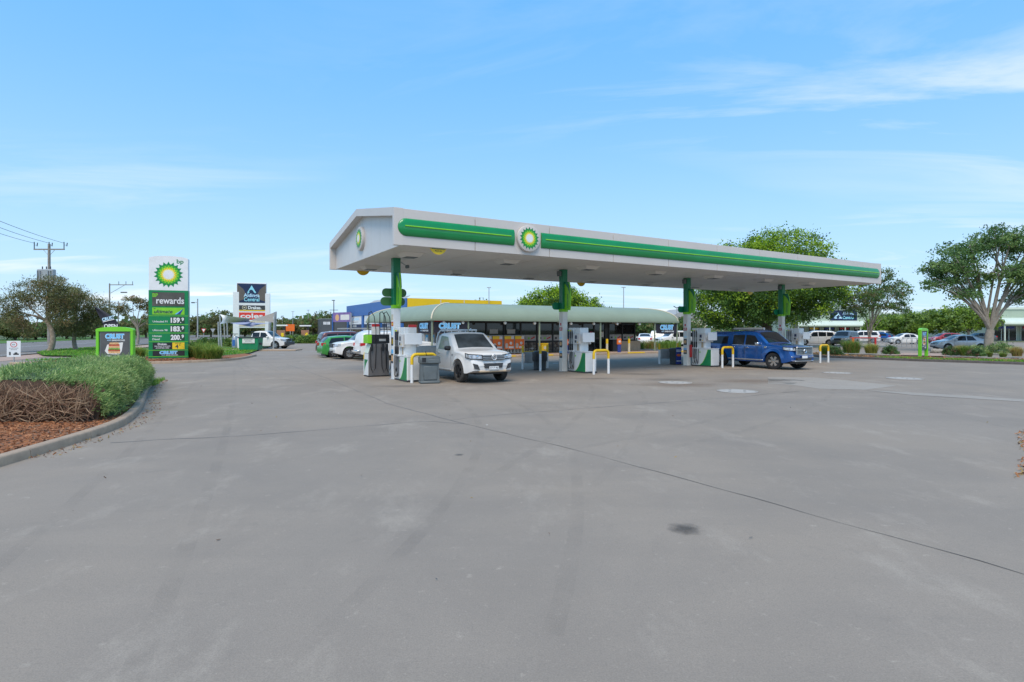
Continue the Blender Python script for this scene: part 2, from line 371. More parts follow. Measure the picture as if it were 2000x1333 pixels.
# ------------------------------------------------------------------ vehicles
def make_car(name, label, cat, X, Y, head, s, group=None):
    t = thing(name, label, cat, (X, Y, 0), head, group)
    x0, x1, Wd, top = s['x0'], s['x1'], s['W'], s['top']; clr = s.get('clr', .22); Rw = s.get('R', .34); Ra = s.get('arch', Rw + .07)
    belt = s.get('belt', .95); tum = s.get('tum', .30); wheels = s['wheels']; P = s['paint']; det = s.get('detail', 1)
    tx = [p[0] for p in top]; tz = [p[1] for p in top]
    def zt(x):
        return float(sum(np.interp(x + d, tx, tz) for d in (-.05, -.025, 0, .025, .05)) / 5)
    def zb(x):
        b = clr + (.10 * max(0, (x - (x1 - .35)) / .35) if x > x1 - .35 else 0) + (.10 * max(0, ((x0 + .35) - x) / .35) if x < x0 + .35 else 0)
        for xw in wheels:
            if abs(x - xw) <= Ra + 1e-6: b = max(b, Rw + math.sqrt(max(0, Ra * Ra - (x - xw) ** 2)))
        return b
    def wp(x):
        e = max(0, (x - (x1 - .8)) / .8); q = max(0, ((x0 + .7) - x) / .7) if s.get('rtaper', 1) else 0
        return Wd * (1 - .17 * e ** 2.4 - .08 * q ** 2.4)
    def hw(x, z):
        y = wp(x)
        if z < .55: y -= .05 * ((.55 - z) / .35) ** 2
        if z > belt: y -= (z - belt) * tum
        for xw in wheels:                                 # flared guards
            d = math.hypot(x - xw, z - Rw)
            if d < Ra + .14 and z > .2: y += s.get('flare', .018) * max(0, 1 - abs(d - Ra) / .14)
        return y
    CR = s.get('crown', .035)
    xs = list(np.linspace(x0, x1, 40)) + tx
    for xw in wheels: xs += [xw + Ra * math.sin(a) for a in np.linspace(-PI / 2, PI / 2, 13)] + [xw - Ra - .005, xw + Ra + .005]
    xs = sorted(set(round(min(max(float(q), x0), x1), 4) for q in xs))
    rows = 9
    def ytop(x):
        z = zt(x); b = zb(x); r = min(.10, (z - b) * .3); return hw(x, z - r) - 1.3 * r
    def half(x):
        z = max(zt(x), zb(x) + .05); b = zb(x); r = min(.10, (z - b) * .3); o = [(0, b)]
        for k in range(rows + 1):
            q = b + (z - r - b) * k / rows; o.append((hw(x, q), q))
        ys = hw(x, z - r)
        for a in (30, 60, 90): o.append((ys - 1.3 * r * (1 - math.cos(R(a))), z - r + r * math.sin(R(a))))
        yt = ys - 1.3 * r
        for f in (.66, .33, 0): o.append((yt * f, z + CR * (1 - f * f)))
        return o
    mb = MB(); V = []; F = []; n = None
    for x in xs:
        h = half(x); bw = .15 * max(0, (x - (x1 - .8)) / .8) ** 2 if s.get('front', True) else 0; ring = [(x - bw * (y / Wd) ** 2, y, z) for y, z in h] + [(x - bw * (y / Wd) ** 2, -y, z) for y, z in h[-2:0:-1]]
        n = len(ring); V += ring
    for i in range(len(xs) - 1):
        for k in range(n): F.append((i * n + k, i * n + (k + 1) % n, (i + 1) * n + (k + 1) % n, (i + 1) * n + k))
    F.append(tuple(range(n))); F.append(tuple((len(xs) - 1) * n + k for k in range(n)))
    mb.add(V, F); body = part('body', mb, P, t, 38)
    def side(quad, nm, m, off=.006, nx=6, nz=4, both=True, par=None):
        for sg in ((1, -1) if both is True else (both,)):
            def fn(a, b):
                bx = quad[0][0] * (1 - a) * (1 - b) + quad[1][0] * a * (1 - b) + quad[2][0] * a * b + quad[3][0] * (1 - a) * b
                bz = quad[0][1] * (1 - a) * (1 - b) + quad[1][1] * a * (1 - b) + quad[2][1] * a * b + quad[3][1] * (1 - a) * b
                return (bx, sg * (hw(bx, bz) + off), bz)
            part(nm, MB().grid(fn, nx, nz), m, par or t, 60)
    def screen(xa, xb, nm, m, fr=.93, off=.008):
        def fn(a, b):
            x = xa + (xb - xa) * a; sl = (zt(x + .02) - zt(x - .02)) / .04; l = math.hypot(1, sl); y = ytop(x) * fr * (2 * b - 1); f = (2 * b - 1) * fr
            return (x - sl / l * off, y, zt(x) + CR * (1 - f * f) + off / l)
        part(nm, MB().grid(fn, 8, 8), m, t, 60)
    G = s.get('glass', M['glass'])
    for q in s['windows']: side(q, 'side_window', s.get('side_glass', G))
    if 'wind' in s: screen(*s['wind'], 'windscreen', G)
    if 'rearw' in s: screen(*s['rearw'], 'rear_window', G)
    for xx, za, zb_ in s.get('seams', []): side([(xx - .006, za), (xx + .006, za), (xx + .006, zb_), (xx - .006, zb_)], 'door_seam', M['black'], .003, 1, 8)
    for xx, z in s.get('handles', []):
        for sg in (1, -1): part('door_handle', MB().box(xx - .09, xx + .09, sg * (hw(xx, z) + .022) - .018, sg * (hw(xx, z) + .022) + .018, z - .018, z + .018, .012), s.get('handle_mat', P), t, 50)
    # wheels
    tw = s.get('tw', .22)
    steer = s.get('steer', 0.0)
    tp = [(Rw * .62, -tw / 2 + .03), (Rw * .70, -tw / 2), (Rw * .93, -tw / 2 + .005), (Rw, -tw / 2 + .035), (Rw, tw / 2 - .035), (Rw * .93, tw / 2 - .005), (Rw * .70, tw / 2), (Rw * .62, tw / 2 - .03)]
    for i, xw in enumerate(wheels):
        for sg in (1, -1):
            yc = sg * (wp(xw) - tw / 2 + .012)
            Mw = Matrix.Translation((xw, yc, Rw)) @ Matrix.Rotation(steer if i == len(wheels) - 1 else 0, 4, 'Z')
            wh = part('wheel', MB().lathe(tp, 26, 'y', close=True).xf(Mw), s.get('tyre', M['rubber']), t, 40)
            rb = MB(); o = sg
            rb.lathe([(Rw * .64, o * (tw / 2 - .035)), (Rw * .60, o * (tw / 2 - .02)), (Rw * .56, o * (tw / 2 - .075)), (.001, o * (tw / 2 - .085))], 26, 'y')
            ns = s.get('spokes', 6)
            dk = MB()
            for k in range(ns):
                a = 2 * PI * k / ns; ca, sa = math.cos(a), math.sin(a); wA, wB = Rw * .10, Rw * .15
                pts = []
                for yy in (o * (tw / 2 - .08), o * (tw / 2 - .018)):
                    for (rr, ww) in ((Rw * .12, -wA), (Rw * .60, -wB), (Rw * .60, wB), (Rw * .12, wA)): pts.append((rr * ca - ww * sa, yy, rr * sa + ww * ca))
                dk.hexa(pts)
            dk.lathe([(Rw * .17, o * (tw / 2 - .07)), (Rw * .17, o * (tw / 2 - .012)), (.001, o * (tw / 2 - .01))], 14, 'y')
            part('rim', rb.xf(Mw), M['charcoal'], wh, 40); part('spokes', dk.xf(Mw), s.get('rim', M['steel']), wh, 30)
    part('underbody', MB().box(x0 + .25, x1 - .3, -Wd * .62, Wd * .62, clr - .05, clr + .12), M['black'], t)
    # lights
    zf = s.get('zf', .72); xf = x1; wf = wp(x1 - .12)
    if s.get('front', True):
        for sg in (1, -1):
            a = [(xf - .03, sg * wf * .52, zf - .07), (xf - .42, sg * (hw(xf - .42, zf) + .012), zf - .02), (xf - .45, sg * (hw(xf - .45, zf + .1) + .008), zf + .13), (xf - .10, sg * wf * .50, zf + .07)]
            b = [(p[0] - .10, p[1] * .93, p[2]) for p in a]
            mid = [(xf - .19, sg * (hw(xf - .14, zf) + .02), zf - .06), (xf - .25, sg * (hw(xf - .2, zf) + .015), zf + .10)]
            h = MB(); h.add([a[0], mid[0], a[1], a[2], mid[1], a[3]] + [(p[0] - .09, p[1] * .92, p[2]) for p in (a[0], mid[0], a[1], a[2], mid[1], a[3])],
                [(0, 1, 4, 5), (1, 2, 3, 4), (6, 7, 10, 11), (7, 8, 9, 10), (0, 6, 7, 1), (1, 7, 8, 2), (2, 8, 9, 3), (3, 9, 10, 4), (4, 10, 11, 5), (5, 11, 6, 0)])
            hl = part('headlight', h, M['lamp_clear'], t, 30)
            if s.get('bezel'):
                for (ra, rb) in ((a[3], mid[1]), (mid[1], a[2]), (a[0], mid[0]), (mid[0], a[1]), (a[1], a[2])): part('bezel', MB().tube([ra, rb], .016, 6), M['black'], hl)
                part('lamp_lens', MB().lathe([(.01, .03), (.05, .02), (.055, -.02)], 14, 'x', (xf - .14, sg * wf * .72, zf + .01)), M['chrome'], hl, 60)
    if s.get('tail', True):
        zr = s.get('zr', .9)
        for sg in (1, -1):
            ya = hw(x0 + .06, zr)
            part('tail_light', MB().hexa([(x0 - .012, sg * ya * .70, zr - .09), (x0 - .012, sg * (ya + .0), zr - .09), (x0 + .24, sg * (hw(x0 + .24, zr) + .012), zr - .05), (x0 + .2, sg * ya * .7, zr - .09),
                                          (x0 + .0, sg * ya * .70, zr + .09), (x0 + .0, sg * (ya + .0), zr + .10), (x0 + .26, sg * (hw(x0 + .26, zr + .1) + .010), zr + .10), (x0 + .2, sg * ya * .7, zr + .09)]), M['lamp_red'], t)
    if s.get('front', True) and det:
        g = s.get('grille', (.55, .60, .17)); gw = wf * g[0]
        part('grille', MB().hexa([(xf - .25, -gw, g[1]), (xf + .012, -gw * .98, g[1]), (xf + .012, gw * .98, g[1]), (xf - .25, gw, g[1]), (xf - .3, -gw, g[1] + g[2]), (xf - .03, -gw, g[1] + g[2]), (xf - .03, gw, g[1] + g[2]), (xf - .3, gw, g[1] + g[2])]), M['black'], t)
        lo = s.get('intake', (.5, .36, .11)); lw = wf * lo[0]
        part('lower_intake', MB().hexa([(xf - .2, -lw, lo[1]), (xf + .01, -lw * .9, lo[1]), (xf + .01, lw * .9, lo[1]), (xf - .2, lw, lo[1]), (xf - .2, -lw, lo[1] + lo[2]), (xf + .012, -lw, lo[1] + lo[2]), (xf + .012, lw, lo[1] + lo[2]), (xf - .2, lw, lo[1] + lo[2])]), M['charcoal'], t)
    if det:
        mx, mz = s.get('mirror', (.75, belt + .08))
        for sg in (1, -1):
            y = hw(mx, mz)
            part('wing_mirror', MB().box(mx - .10, mx + .09, min(sg * (y - .02), sg * (y + .20)), max(sg * (y - .02), sg * (y + .20)), mz - .075, mz + .085, .035), s.get('mirror_mat', P), t, 60)
    s['hw'] = hw; s['ztf'] = zt; s['wp'] = wp
    return t

def sedan(paint, **k):
    d = dict(x0=-2.25, x1=2.25, W=.87, clr=.20, R=.31, wheels=[-1.28, 1.34], belt=.88, tum=.36, paint=paint, zf=.64, zr=.82,
        top=[(-2.25, .45), (-2.22, .78), (-2.12, .98), (-1.62, 1.05), (-1.5, 1.07), (-.75, 1.38), (-.2, 1.44), (.25, 1.41), (.45, 1.36), (1.15, .98), (1.3, .95), (1.9, .84), (2.15, .74), (2.23, .58), (2.25, .42)],
        windows=[[(-.98, .93), (-.22, .92), (-.22, 1.34), (-.70, 1.31)], [(-.15, .92), (.78, .91), (.35, 1.31), (-.15, 1.35)]],
        wind=(.47, 1.13), rearw=(-1.46, -.80), seams=[(-.185, .3, .9), (.82, .3, .9)], handles=[(-.85, .80), (.05, .79)], mirror=(.72, .95), grille=(.42, .54, .10), intake=(.5, .28, .10))
    d.update(k); return d
def suv(paint, **k):
    d = dict(x0=-2.3, x1=2.35, W=.92, clr=.25, R=.36, wheels=[-1.33, 1.42], belt=1.06, tum=.27, paint=paint, zf=.82, zr=1.0,
        top=[(-2.3, .5), (-2.28, 1.05), (-2.10, 1.60), (-1.95, 1.72), (-1.2, 1.78), (0, 1.79), (.35, 1.75), (.55, 1.68), (1.22, 1.15), (1.36, 1.12), (1.95, 1.04), (2.2, .95), (2.32, .75), (2.35, .48)],
        windows=[[(-1.95, 1.14), (-1.10, 1.11), (-1.10, 1.63), (-1.78, 1.60)], [(-1.02, 1.11), (-.16, 1.10), (-.16, 1.66), (-1.02, 1.63)], [(-.08, 1.10), (.88, 1.09), (.45, 1.61), (-.08, 1.66)]],
        wind=(.57, 1.2), rearw=(-2.25, -2.08), seams=[(-.12, .35, 1.05), (.92, .35, 1.05), (-1.05, .6, 1.05)], handles=[(-.9, .98), (.1, .97)], mirror=(.8, 1.15), grille=(.45, .72, .16), intake=(.5, .36, .14), mirror_mat=paint)
    d.update(k); return d
def hatch(paint, **k):
    d = sedan(paint); d.update(x0=-2.0, x1=2.05, wheels=[-1.22, 1.28], rearw=(-1.86, -1.52), zr=.92,
        top=[(-2.0, .45), (-1.98, .85), (-1.86, 1.05), (-1.5, 1.40), (-.9, 1.47), (-.2, 1.49), (.25, 1.46), (.45, 1.40), (1.1, 1.0), (1.25, .97), (1.75, .86), (1.98, .72), (2.05, .42)],
        windows=[[(-1.55, .98), (-.5, .95), (-.5, 1.38), (-1.35, 1.33)], [(-.43, .95), (.72, .93), (.32, 1.34), (-.43, 1.40)]], wind=(.47, 1.08), seams=[(-.46, .3, .9), (.76, .3, .9)])
    d.update(k); return d
def ute(paint, canopy=True, **k):
    d = dict(x0=-2.65, x1=2.65, W=.93, clr=.32, R=.385, arch=.47, wheels=[-1.50, 1.66], belt=1.10, tum=.24, paint=paint, zf=.90, zr=1.0, tw=.25, flare=.03,
        top=[(-2.65, .55), (-2.64, 1.10), (-2.50, 1.66), (-2.35, 1.74), (-.9, 1.78), (0, 1.82), (.45, 1.80), (.66, 1.74), (1.32, 1.19), (1.45, 1.16), (2.15, 1.09), (2.48, 1.00), (2.62, .80), (2.65, .50)],
        windows=[[(-2.25, 1.18), (-1.05, 1.18), (-1.05, 1.58), (-2.15, 1.56)], [(-.72, 1.17), (.00, 1.16), (.00, 1.66), (-.72, 1.64)], [(.09, 1.16), (1.02, 1.15), (.60, 1.62), (.09, 1.66)]],
        wind=(.68, 1.29), seams=[(-.85, .45, 1.72), (.045, .45, 1.1), (1.06, .5, 1.1)], handles=[(-.62, 1.04), (.2, 1.03)], mirror=(.9, 1.22), grille=(.52, .78, .22), intake=(.5, .42, .13))
    d.update(k); return d

# ------------------------------------------------------------------ vegetation
def quads_mesh(name, V4, mats, idx):
    n = len(V4); me = bpy.data.meshes.new(name)
    me.vertices.add(n * 4); me.vertices.foreach_set('co', V4.reshape(-1).astype(np.float32))
    me.loops.add(n * 4); me.loops.foreach_set('vertex_index', np.arange(n * 4, dtype=np.int32))
    me.polygons.add(n); me.polygons.foreach_set('loop_start', np.arange(0, n * 4, 4, dtype=np.int32)); me.polygons.foreach_set('loop_total', np.full(n, 4, dtype=np.int32))
    for m in mats: me.materials.append(m)
    me.polygons.foreach_set('material_index', idx.astype(np.int32)); me.update(calc_edges=True); return me
def unit(a): return a / np.maximum(np.linalg.norm(a, axis=1, keepdims=True), 1e-9)
def leaf_quads(P, size, asp=.5, up=.0, droop=0.0):
    n = len(P); a = unit(rng.normal(size=(n, 3)) + np.array([0, 0, -droop])); nn = unit(rng.normal(size=(n, 3)) + np.array([0, 0, up]))
    b = unit(np.cross(a, nn)); s = (size * rng.uniform(.6, 1.35, n))[:, None]
    return np.stack([P - a * s, P + b * s * asp + a * s * .15, P + a * s, P - b * s * asp + a * s * .15], 1)
def tree(name, label, loc, blobs, nclump, nleaf, leaf, clump_r, mats, wts, bark, trunk, fork, r0, nlimb=6, nsub=60, group=None, asp=.5, flatc=.7, droop=0.0, shell=.55, cat='tree', up=.3, rz=0.0, twig_r=.02, newtop=False, split=0):
    t = thing(name, label, cat, (loc[0], loc[1], 0), rz, group)
    vol = np.array([b[3] * b[4] * b[5] for b in blobs]); pr = vol ** .75 / (vol ** .75).sum()
    bi = rng.choice(len(blobs), nclump, p=pr); B = np.array([b[:6] for b in blobs], float)[bi]
    d = unit(rng.normal(size=(nclump, 3))); rr = (shell + (1 - shell) * rng.random(nclump) ** .7)[:, None]
    Cc = B[:, :3] + d * rr * B[:, 3:6]
    cr = clump_r * rng.uniform(.55, 1.35, nclump)
    tone = rng.choice(len(mats), nclump, p=np.array(wts) / sum(wts))
    if newtop:                              # fresh growth sits on the outer, upper shoots
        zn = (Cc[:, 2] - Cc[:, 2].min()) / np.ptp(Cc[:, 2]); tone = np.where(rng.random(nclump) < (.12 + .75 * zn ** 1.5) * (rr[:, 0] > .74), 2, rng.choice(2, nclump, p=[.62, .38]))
    k = np.repeat(np.arange(nclump), nleaf); off = rng.normal(size=(len(k), 3)) * .5; off[:, 2] *= flatc
    P = Cc[k] + off * cr[k][:, None]; P[:, 2] = np.maximum(P[:, 2], .25)
    idx = tone[k]; sw = rng.random(len(k)) < (.06 if newtop else .2); idx = np.where(sw, rng.choice(len(mats), len(k), p=np.array(wts) / sum(wts)), idx)
    crown = link(bpy.data.objects.new('crown', quads_mesh('crown', leaf_quads(P, leaf, asp, up, droop), mats, idx)), t)
    mb = MB(); top = Vector(fork)
    tp = bez((0, 0, -.05), trunk, fork, 8)
    mb.tube(tp, [r0 * (1.35 if i == 0 else 1.08 - .22 * i / 8) for i in range(9)], 10)
    ends = []
    lim = [blobs[i % len(blobs)] for i in range(nlimb)]
    for i, b in enumerate(lim):
        e = Vector(b[:3]) + Vector((rnd.uniform(-.4, .4) * b[3], rnd.uniform(-.4, .4) * b[4], rnd.uniform(-.2, .35) * b[5]))
        h = top.lerp(e, .45) + Vector((rnd.uniform(-.5, .5), rnd.uniform(-.5, .5), .12 * (e - top).length + rnd.uniform(-.2, .3)))
        pts = bez(top - Vector((0, 0, .08)), h, e, 7); r1 = r0 * rnd.uniform(.30, .52)
        mb.tube(pts, [r1 * (1 - .82 * j / 7) for j in range(8)], 7); ends.append(pts)
        for q in range(split):
            j = rnd.randrange(1, 5); tb = blobs[min(range(len(blobs)), key=lambda z: (Vector(blobs[z][:3]) - e).length + rnd.uniform(0, 4))]
            e2 = Vector(tb[:3]) + Vector((rnd.uniform(-.7, .7) * tb[3], rnd.uniform(-.7, .7) * tb[4], rnd.uniform(-.1, .6) * tb[5])); rj = r1 * (1 - .82 * j / 7) * .7
            p2 = bez(pts[j], pts[j].lerp(e2, .5) + Vector((rnd.uniform(-.4, .4), rnd.uniform(-.4, .4), .12 * (e2 - pts[j]).length)), e2, 6); mb.tube(p2, [rj * (1 - .8 * w_ / 6) for w_ in range(7)], 6, cap=False); ends.append(p2)
    for i in range(nsub):
        c = Vector(Cc[rnd.randrange(nclump)]); best = min(ends, key=lambda ps: min((p - c).length for p in ps[2:])); q = min(best[2:], key=lambda p: (p - c).length)
        if (c - q).length < .2: continue
        h = q.lerp(c, .5) + Vector((rnd.uniform(-.15, .15), rnd.uniform(-.15, .15), rnd.uniform(-.05, .2))) * (c - q).length
        mb.tube(bez(q, h, c, 4), [twig_r * (2.2 - 1.9 * j / 4) for j in range(5)], 5, cap=False)
    part('trunk', mb, bark, t, 50, recalc=False)
    return t
def blades(P, hgt, wid, spread, mats, idx, bend=.35):
    """curved strap leaves, two quads each; P (n,3) roots"""
    n = len(P); a = rng.uniform(0, 2 * PI, n); o = np.stack([np.cos(a), np.sin(a), np.zeros(n)], 1); sp = (spread * rng.uniform(.1, 1, n))[:, None]; h = (hgt * rng.uniform(.38, 1.12, n))[:, None]
    s = np.stack([-np.sin(a), np.cos(a), np.zeros(n)], 1) * wid; up = np.array([0, 0, 1.0])
    m = P + up * h * .62 + o * sp * h * .35; e = P + up * h * (1 - bend * sp * .6) + o * sp * h * .95
    q1 = np.stack([P - s, P + s, m + s * .8, m - s * .8], 1); q2 = np.stack([m - s * .8, m + s * .8, e + s * .12, e - s * .12], 1)
    return np.concatenate([q1, q2]), np.concatenate([idx, idx])
def clump(name, label, loc, rx, ry, h, n, mats, wts, wid=.012, spread=.8, group=None, cat='grass clump', bend=.35):
    t = thing(name, label, cat, (loc[0], loc[1], loc[2] if len(loc) > 2 else 0), rnd.uniform(0, 3), group)
    a = rng.uniform(0, 2 * PI, n); r = np.sqrt(rng.random(n)); P = np.stack([np.cos(a) * r * rx, np.sin(a) * r * ry, np.zeros(n)], 1)
    idx = rng.choice(len(mats), n, p=np.array(wts) / sum(wts))
    V, I = blades(P, h, wid, spread, mats, idx, bend)
    link(bpy.data.objects.new('leaves', quads_mesh('leaves', V, mats, I)), t); return t
def shrub(name, label, loc, rx, ry, h, ncl, nl, leaf, mats, wts, group=None, cat='shrub', z0=0.0):
    t = thing(name, label, cat, (loc[0], loc[1], z0), 0, group)
    d = unit(rng.normal(size=(ncl, 3))); d[:, 2] = np.abs(d[:, 2]); rr = (.45 + .55 * rng.random(ncl) ** .6)[:, None]
    Cc = d * rr * np.array([rx, ry, h * .92]); k = np.repeat(np.arange(ncl), nl); P = Cc[k] + rng.normal(size=(len(k), 3)) * min(rx, h) * .13; P[:, 2] = np.abs(P[:, 2]) + .03
    tone = rng.choice(len(mats), ncl, p=np.array(wts) / sum(wts))[k]
    link(bpy.data.objects.new('foliage', quads_mesh('foliage', leaf_quads(P, leaf, .5, .3), mats, tone)), t)
    mb = MB()
    for i in range(9): mb.tube(bez((rnd.uniform(-.06, .06), rnd.uniform(-.06, .06), -.02), Vector(Cc[rnd.randrange(ncl)]) * .4 + Vector((0, 0, .05)), Vector(Cc[rnd.randrange(ncl)]) * .9, 3), [.02, .015, .01, .005], 5, cap=False)
    part('stems', mb, M['twig'], t, recalc=False); return t

# ------------------------------------------------------------------ ground
def groundmat(name, base, warm, pale, dark, sc=1.0, rough=.82):
    m = bpy.data.materials.new(name); m.use_nodes = True; t = m.node_tree; b = t.nodes['Principled BSDF']; b.inputs['Roughness'].default_value = rough; b.inputs['Specular IOR Level'].default_value = .35
    tcn = t.nodes.new('ShaderNodeTexCoord'); out = None
    def noise(scale, det, ro, lo, hi, amt, stretch=None, dist=0.0):
        n = t.nodes.new('ShaderNodeTexNoise'); src = tcn.outputs['Object']
        if stretch:
            mp_ = t.nodes.new('ShaderNodeMapping'); mp_.inputs['Scale'].default_value = stretch[0]; mp_.inputs['Rotation'].default_value = (0, 0, stretch[1]); t.links.new(src, mp_.inputs[0]); src = mp_.outputs[0]
        t.links.new(src, n.inputs['Vector']); n.inputs['Scale'].default_value = scale * sc; n.inputs['Detail'].default_value = det; n.inputs['Roughness'].default_value = ro; n.inputs['Distortion'].default_value = dist
        r = t.nodes.new('ShaderNodeMapRange'); r.inputs[1].default_value = lo; r.inputs[2].default_value = hi; r.inputs[4].default_value = amt; t.links.new(n.outputs[0], r.inputs[0]); return r.outputs[0], n.outputs[0]
    def mix(f, a, col, mode='MIX'):
        x = t.nodes.new('ShaderNodeMix'); x.data_type = 'RGBA'; x.blend_type = mode; t.links.new(f, x.inputs[0])
        if a is None: x.inputs[6].default_value = (*base, 1)
        else: t.links.new(a, x.inputs[6])
        x.inputs[7].default_value = (*col, 1); return x.outputs[2]
    f, _ = noise(.11, 4, .55, .42, .66, .75); out = mix(f, None, warm)
    f, _ = noise(.35, 7, .65, .42, .70, .75, dist=.4); out = mix(f, out, dark)
    f, _ = noise(.9, 9, .72, .54, .74, .85, ((1, .5, 1), ANG)); out = mix(f, out, pale)
    f, _ = noise(.5, 6, .6, .50, .72, .45, ((.16, 1.6, 1), ANG + 1.3)); out = mix(f, out, dark)       # streaks of tyre rubber along the lanes
    f, _ = noise(2.6, 7, .7, .60, .74, .6); out = mix(f, out, dark)
    f, _ = noise(7.0, 6, .65, .62, .72, .7); out = mix(f, out, pale)
    f, _ = noise(22, 5, .7, .52, .70, .45); out = mix(f, out, dark)
    f, _ = noise(31, 4, .7, .60, .72, .5); out = mix(f, out, pale)
    f, hN = noise(85, 3, .7, .42, .62, .35); out = mix(f, out, [c * .55 for c in base])
    t.links.new(out, b.inputs['Base Color'])
    bp_ = t.nodes.new('ShaderNodeBump'); bp_.inputs['Strength'].default_value = .35; bp_.inputs['Distance'].default_value = .008; t.links.new(hN, bp_.inputs['Height']); t.links.new(bp_.outputs[0], b.inputs['Normal'])
    return m
M['forecourt'] = groundmat('forecourt', (.305, .253, .203), (.33, .262, .197), (.42, .355, .285), (.230, .194, .160))
M['patch'] = groundmat('patch', (.36, .315, .265), (.38, .325, .27), (.44, .385, .33), (.30, .26, .22))
M['road'] = groundmat('road', (.21, .19, .17), (.23, .20, .175), (.26, .23, .205), (.16, .145, .13))
M['field'] = groundmat('field', (.10, .13, .04), (.17, .14, .07), (.13, .17, .05), (.07, .09, .035))
M['turf'] = groundmat('turf', (.085, .19, .022), (.14, .19, .04), (.12, .23, .03), (.06, .13, .02))
M['bed_right'] = groundmat('bed_right', (.16, .10, .06), (.12, .15, .04), (.22, .15, .09), (.09, .06, .04))

def sheet(name, poly, z, m, parent=None):
    mb = MB(); mb.add([(p[0], p[1], z) for p in poly], [tuple(range(len(poly)))])
    me = mb.mesh(name, m, recalc=False); b = bmesh.new(); b.from_mesh(me); bmesh.ops.triangulate(b, faces=b.faces, ngon_method='EAR_CLIP'); bmesh.ops.recalc_face_normals(b, faces=b.faces)
    if sum(f.normal.z for f in b.faces) < 0: bmesh.ops.reverse_faces(b, faces=b.faces)
    b.to_mesh(me); b.free()
    o = link(bpy.data.objects.new(name, me), parent)
    if parent is None: o['kind'] = 'structure'
    return o
def resample(P, step):
    P = [Vector((p[0], p[1], 0)) for p in P]; L = [0]
    for i in range(1, len(P)): L.append(L[-1] + (P[i] - P[i - 1]).length)
    n = max(1, round(L[-1] / step)); out = []
    for k in range(n + 1):
        d = L[-1] * k / n; i = max(j for j in range(len(L)) if L[j] <= d + 1e-9); i = min(i, len(P) - 2)
        out.append(P[i].lerp(P[i + 1], (d - L[i]) / max(1e-9, L[i + 1] - L[i])))
    return out
def smoothpath(P, it=2):
    for _ in range(it):
        Q = [P[0]]
        for a, b in zip(P, P[1:]): Q += [(a[0] * .75 + b[0] * .25, a[1] * .75 + b[1] * .25), (a[0] * .25 + b[0] * .75, a[1] * .25 + b[1] * .75)]
        P = Q + [P[-1]]
    return P
def kerb(name, P, m, inner=1, w_=.16, h=.14, seg=1.2, kids=True):
    """a run of kerb sections along P; inner = side (+1 left) on which the bed lies"""
    P = resample(P, seg / 3); root = link(bpy.data.objects.new(name, None)); root['kind'] = 'structure'
    prof = [(-.012, -.02), (0, h - .03), (.012, h - .01), (.03, h), (w_ - .01, h), (w_, h - .01), (w_, -.02)]
    nrm = []
    for i in range(len(P)):
        d = (P[min(i + 1, len(P) - 1)] - P[max(i - 1, 0)]).normalized(); nrm.append(Vector((-d.y, d.x, 0)) * inner)
    step = 3 if kids else len(P)
    for i0 in range(0, len(P) - 1, step):
        seg_ = list(range(i0, min(i0 + step, len(P) - 1) + 1)); V = []; k = len(prof)
        for ii in seg_:
            p = P[ii]; d = (P[min(ii + 1, len(P) - 1)] - P[max(ii - 1, 0)]).normalized()
            sh = (.004 if ii == seg_[0] else (-.004 if ii == seg_[-1] else 0)); dz = 0
            for (a, z) in prof: V.append(p + d * sh + nrm[ii] * a + Vector((0, 0, z)))
        F = [(j * k + q, j * k + (q + 1) % k, (j + 1) * k + (q + 1) % k, (j + 1) * k + q) for j in range(len(seg_) - 1) for q in range(k)]
        F += [tuple(range(k)), tuple((len(seg_) - 1) * k + q for q in range(k))]
        part('kerb_section', MB().add(V, F), m, root, 35)
    return root

struct('ground', MB().lathe([(2600, -.06), (.01, -.06)], 48), M['field'])
sheet('forecourt', [(-70, -14), (90, -14), (190, 160), (-62, 160), (-40, 90), (-30, 62), (-34, 44), (-42, 30), (-70, 22)], 0.0, M['forecourt'])
# far road on the left, with its grass, footpath and markings
rd = Vector((-.33, .944, 0)); rn = Vector((-.944, -.33, 0)); r0_ = Vector((-36.5, 40, 0))
def rp(t, o): q = r0_ + rd * t + rn * o; return (q.x, q.y)
sheet('road', [rp(-60, 0), rp(260, 0), rp(260, 20), rp(-60, 20)], .006, M['road'])
sheet('footpath', [rp(-9, -3.4), rp(90, -4.5), rp(90, -2.0), rp(-9, -.5)], .012, M['paver'])
sheet('far_verge', [rp(-60, 20.5), rp(260, 20.5), rp(260, 40), rp(-60, 40)], .012, M['turf'])
for k in range(9):
    a = -20 + k * 16; sheet('lane_marking', [rp(a, 9.9), rp(a + 7, 9.9), rp(a + 7, 10.1), rp(a, 10.1)], .011, M['line_white'])
sheet('edge_line', [rp(-40, .9), rp(150, .9), rp(150, 1.05), rp(-40, 1.05)], .011, M['line_white'])
sheet('edge_line', [rp(-40, 18.6), rp(150, 18.6), rp(150, 18.75), rp(-40, 18.75)], .011, M['line_white'])
sheet('crossroad', [(-95, 118), (-30, 122), (-30, 138), (-100, 132)], .010, M['road'])
sheet('crossroad_footpath', [(-60, 138.5), (-28, 139), (-28, 148), (-62, 146)], .012, M['paver'])

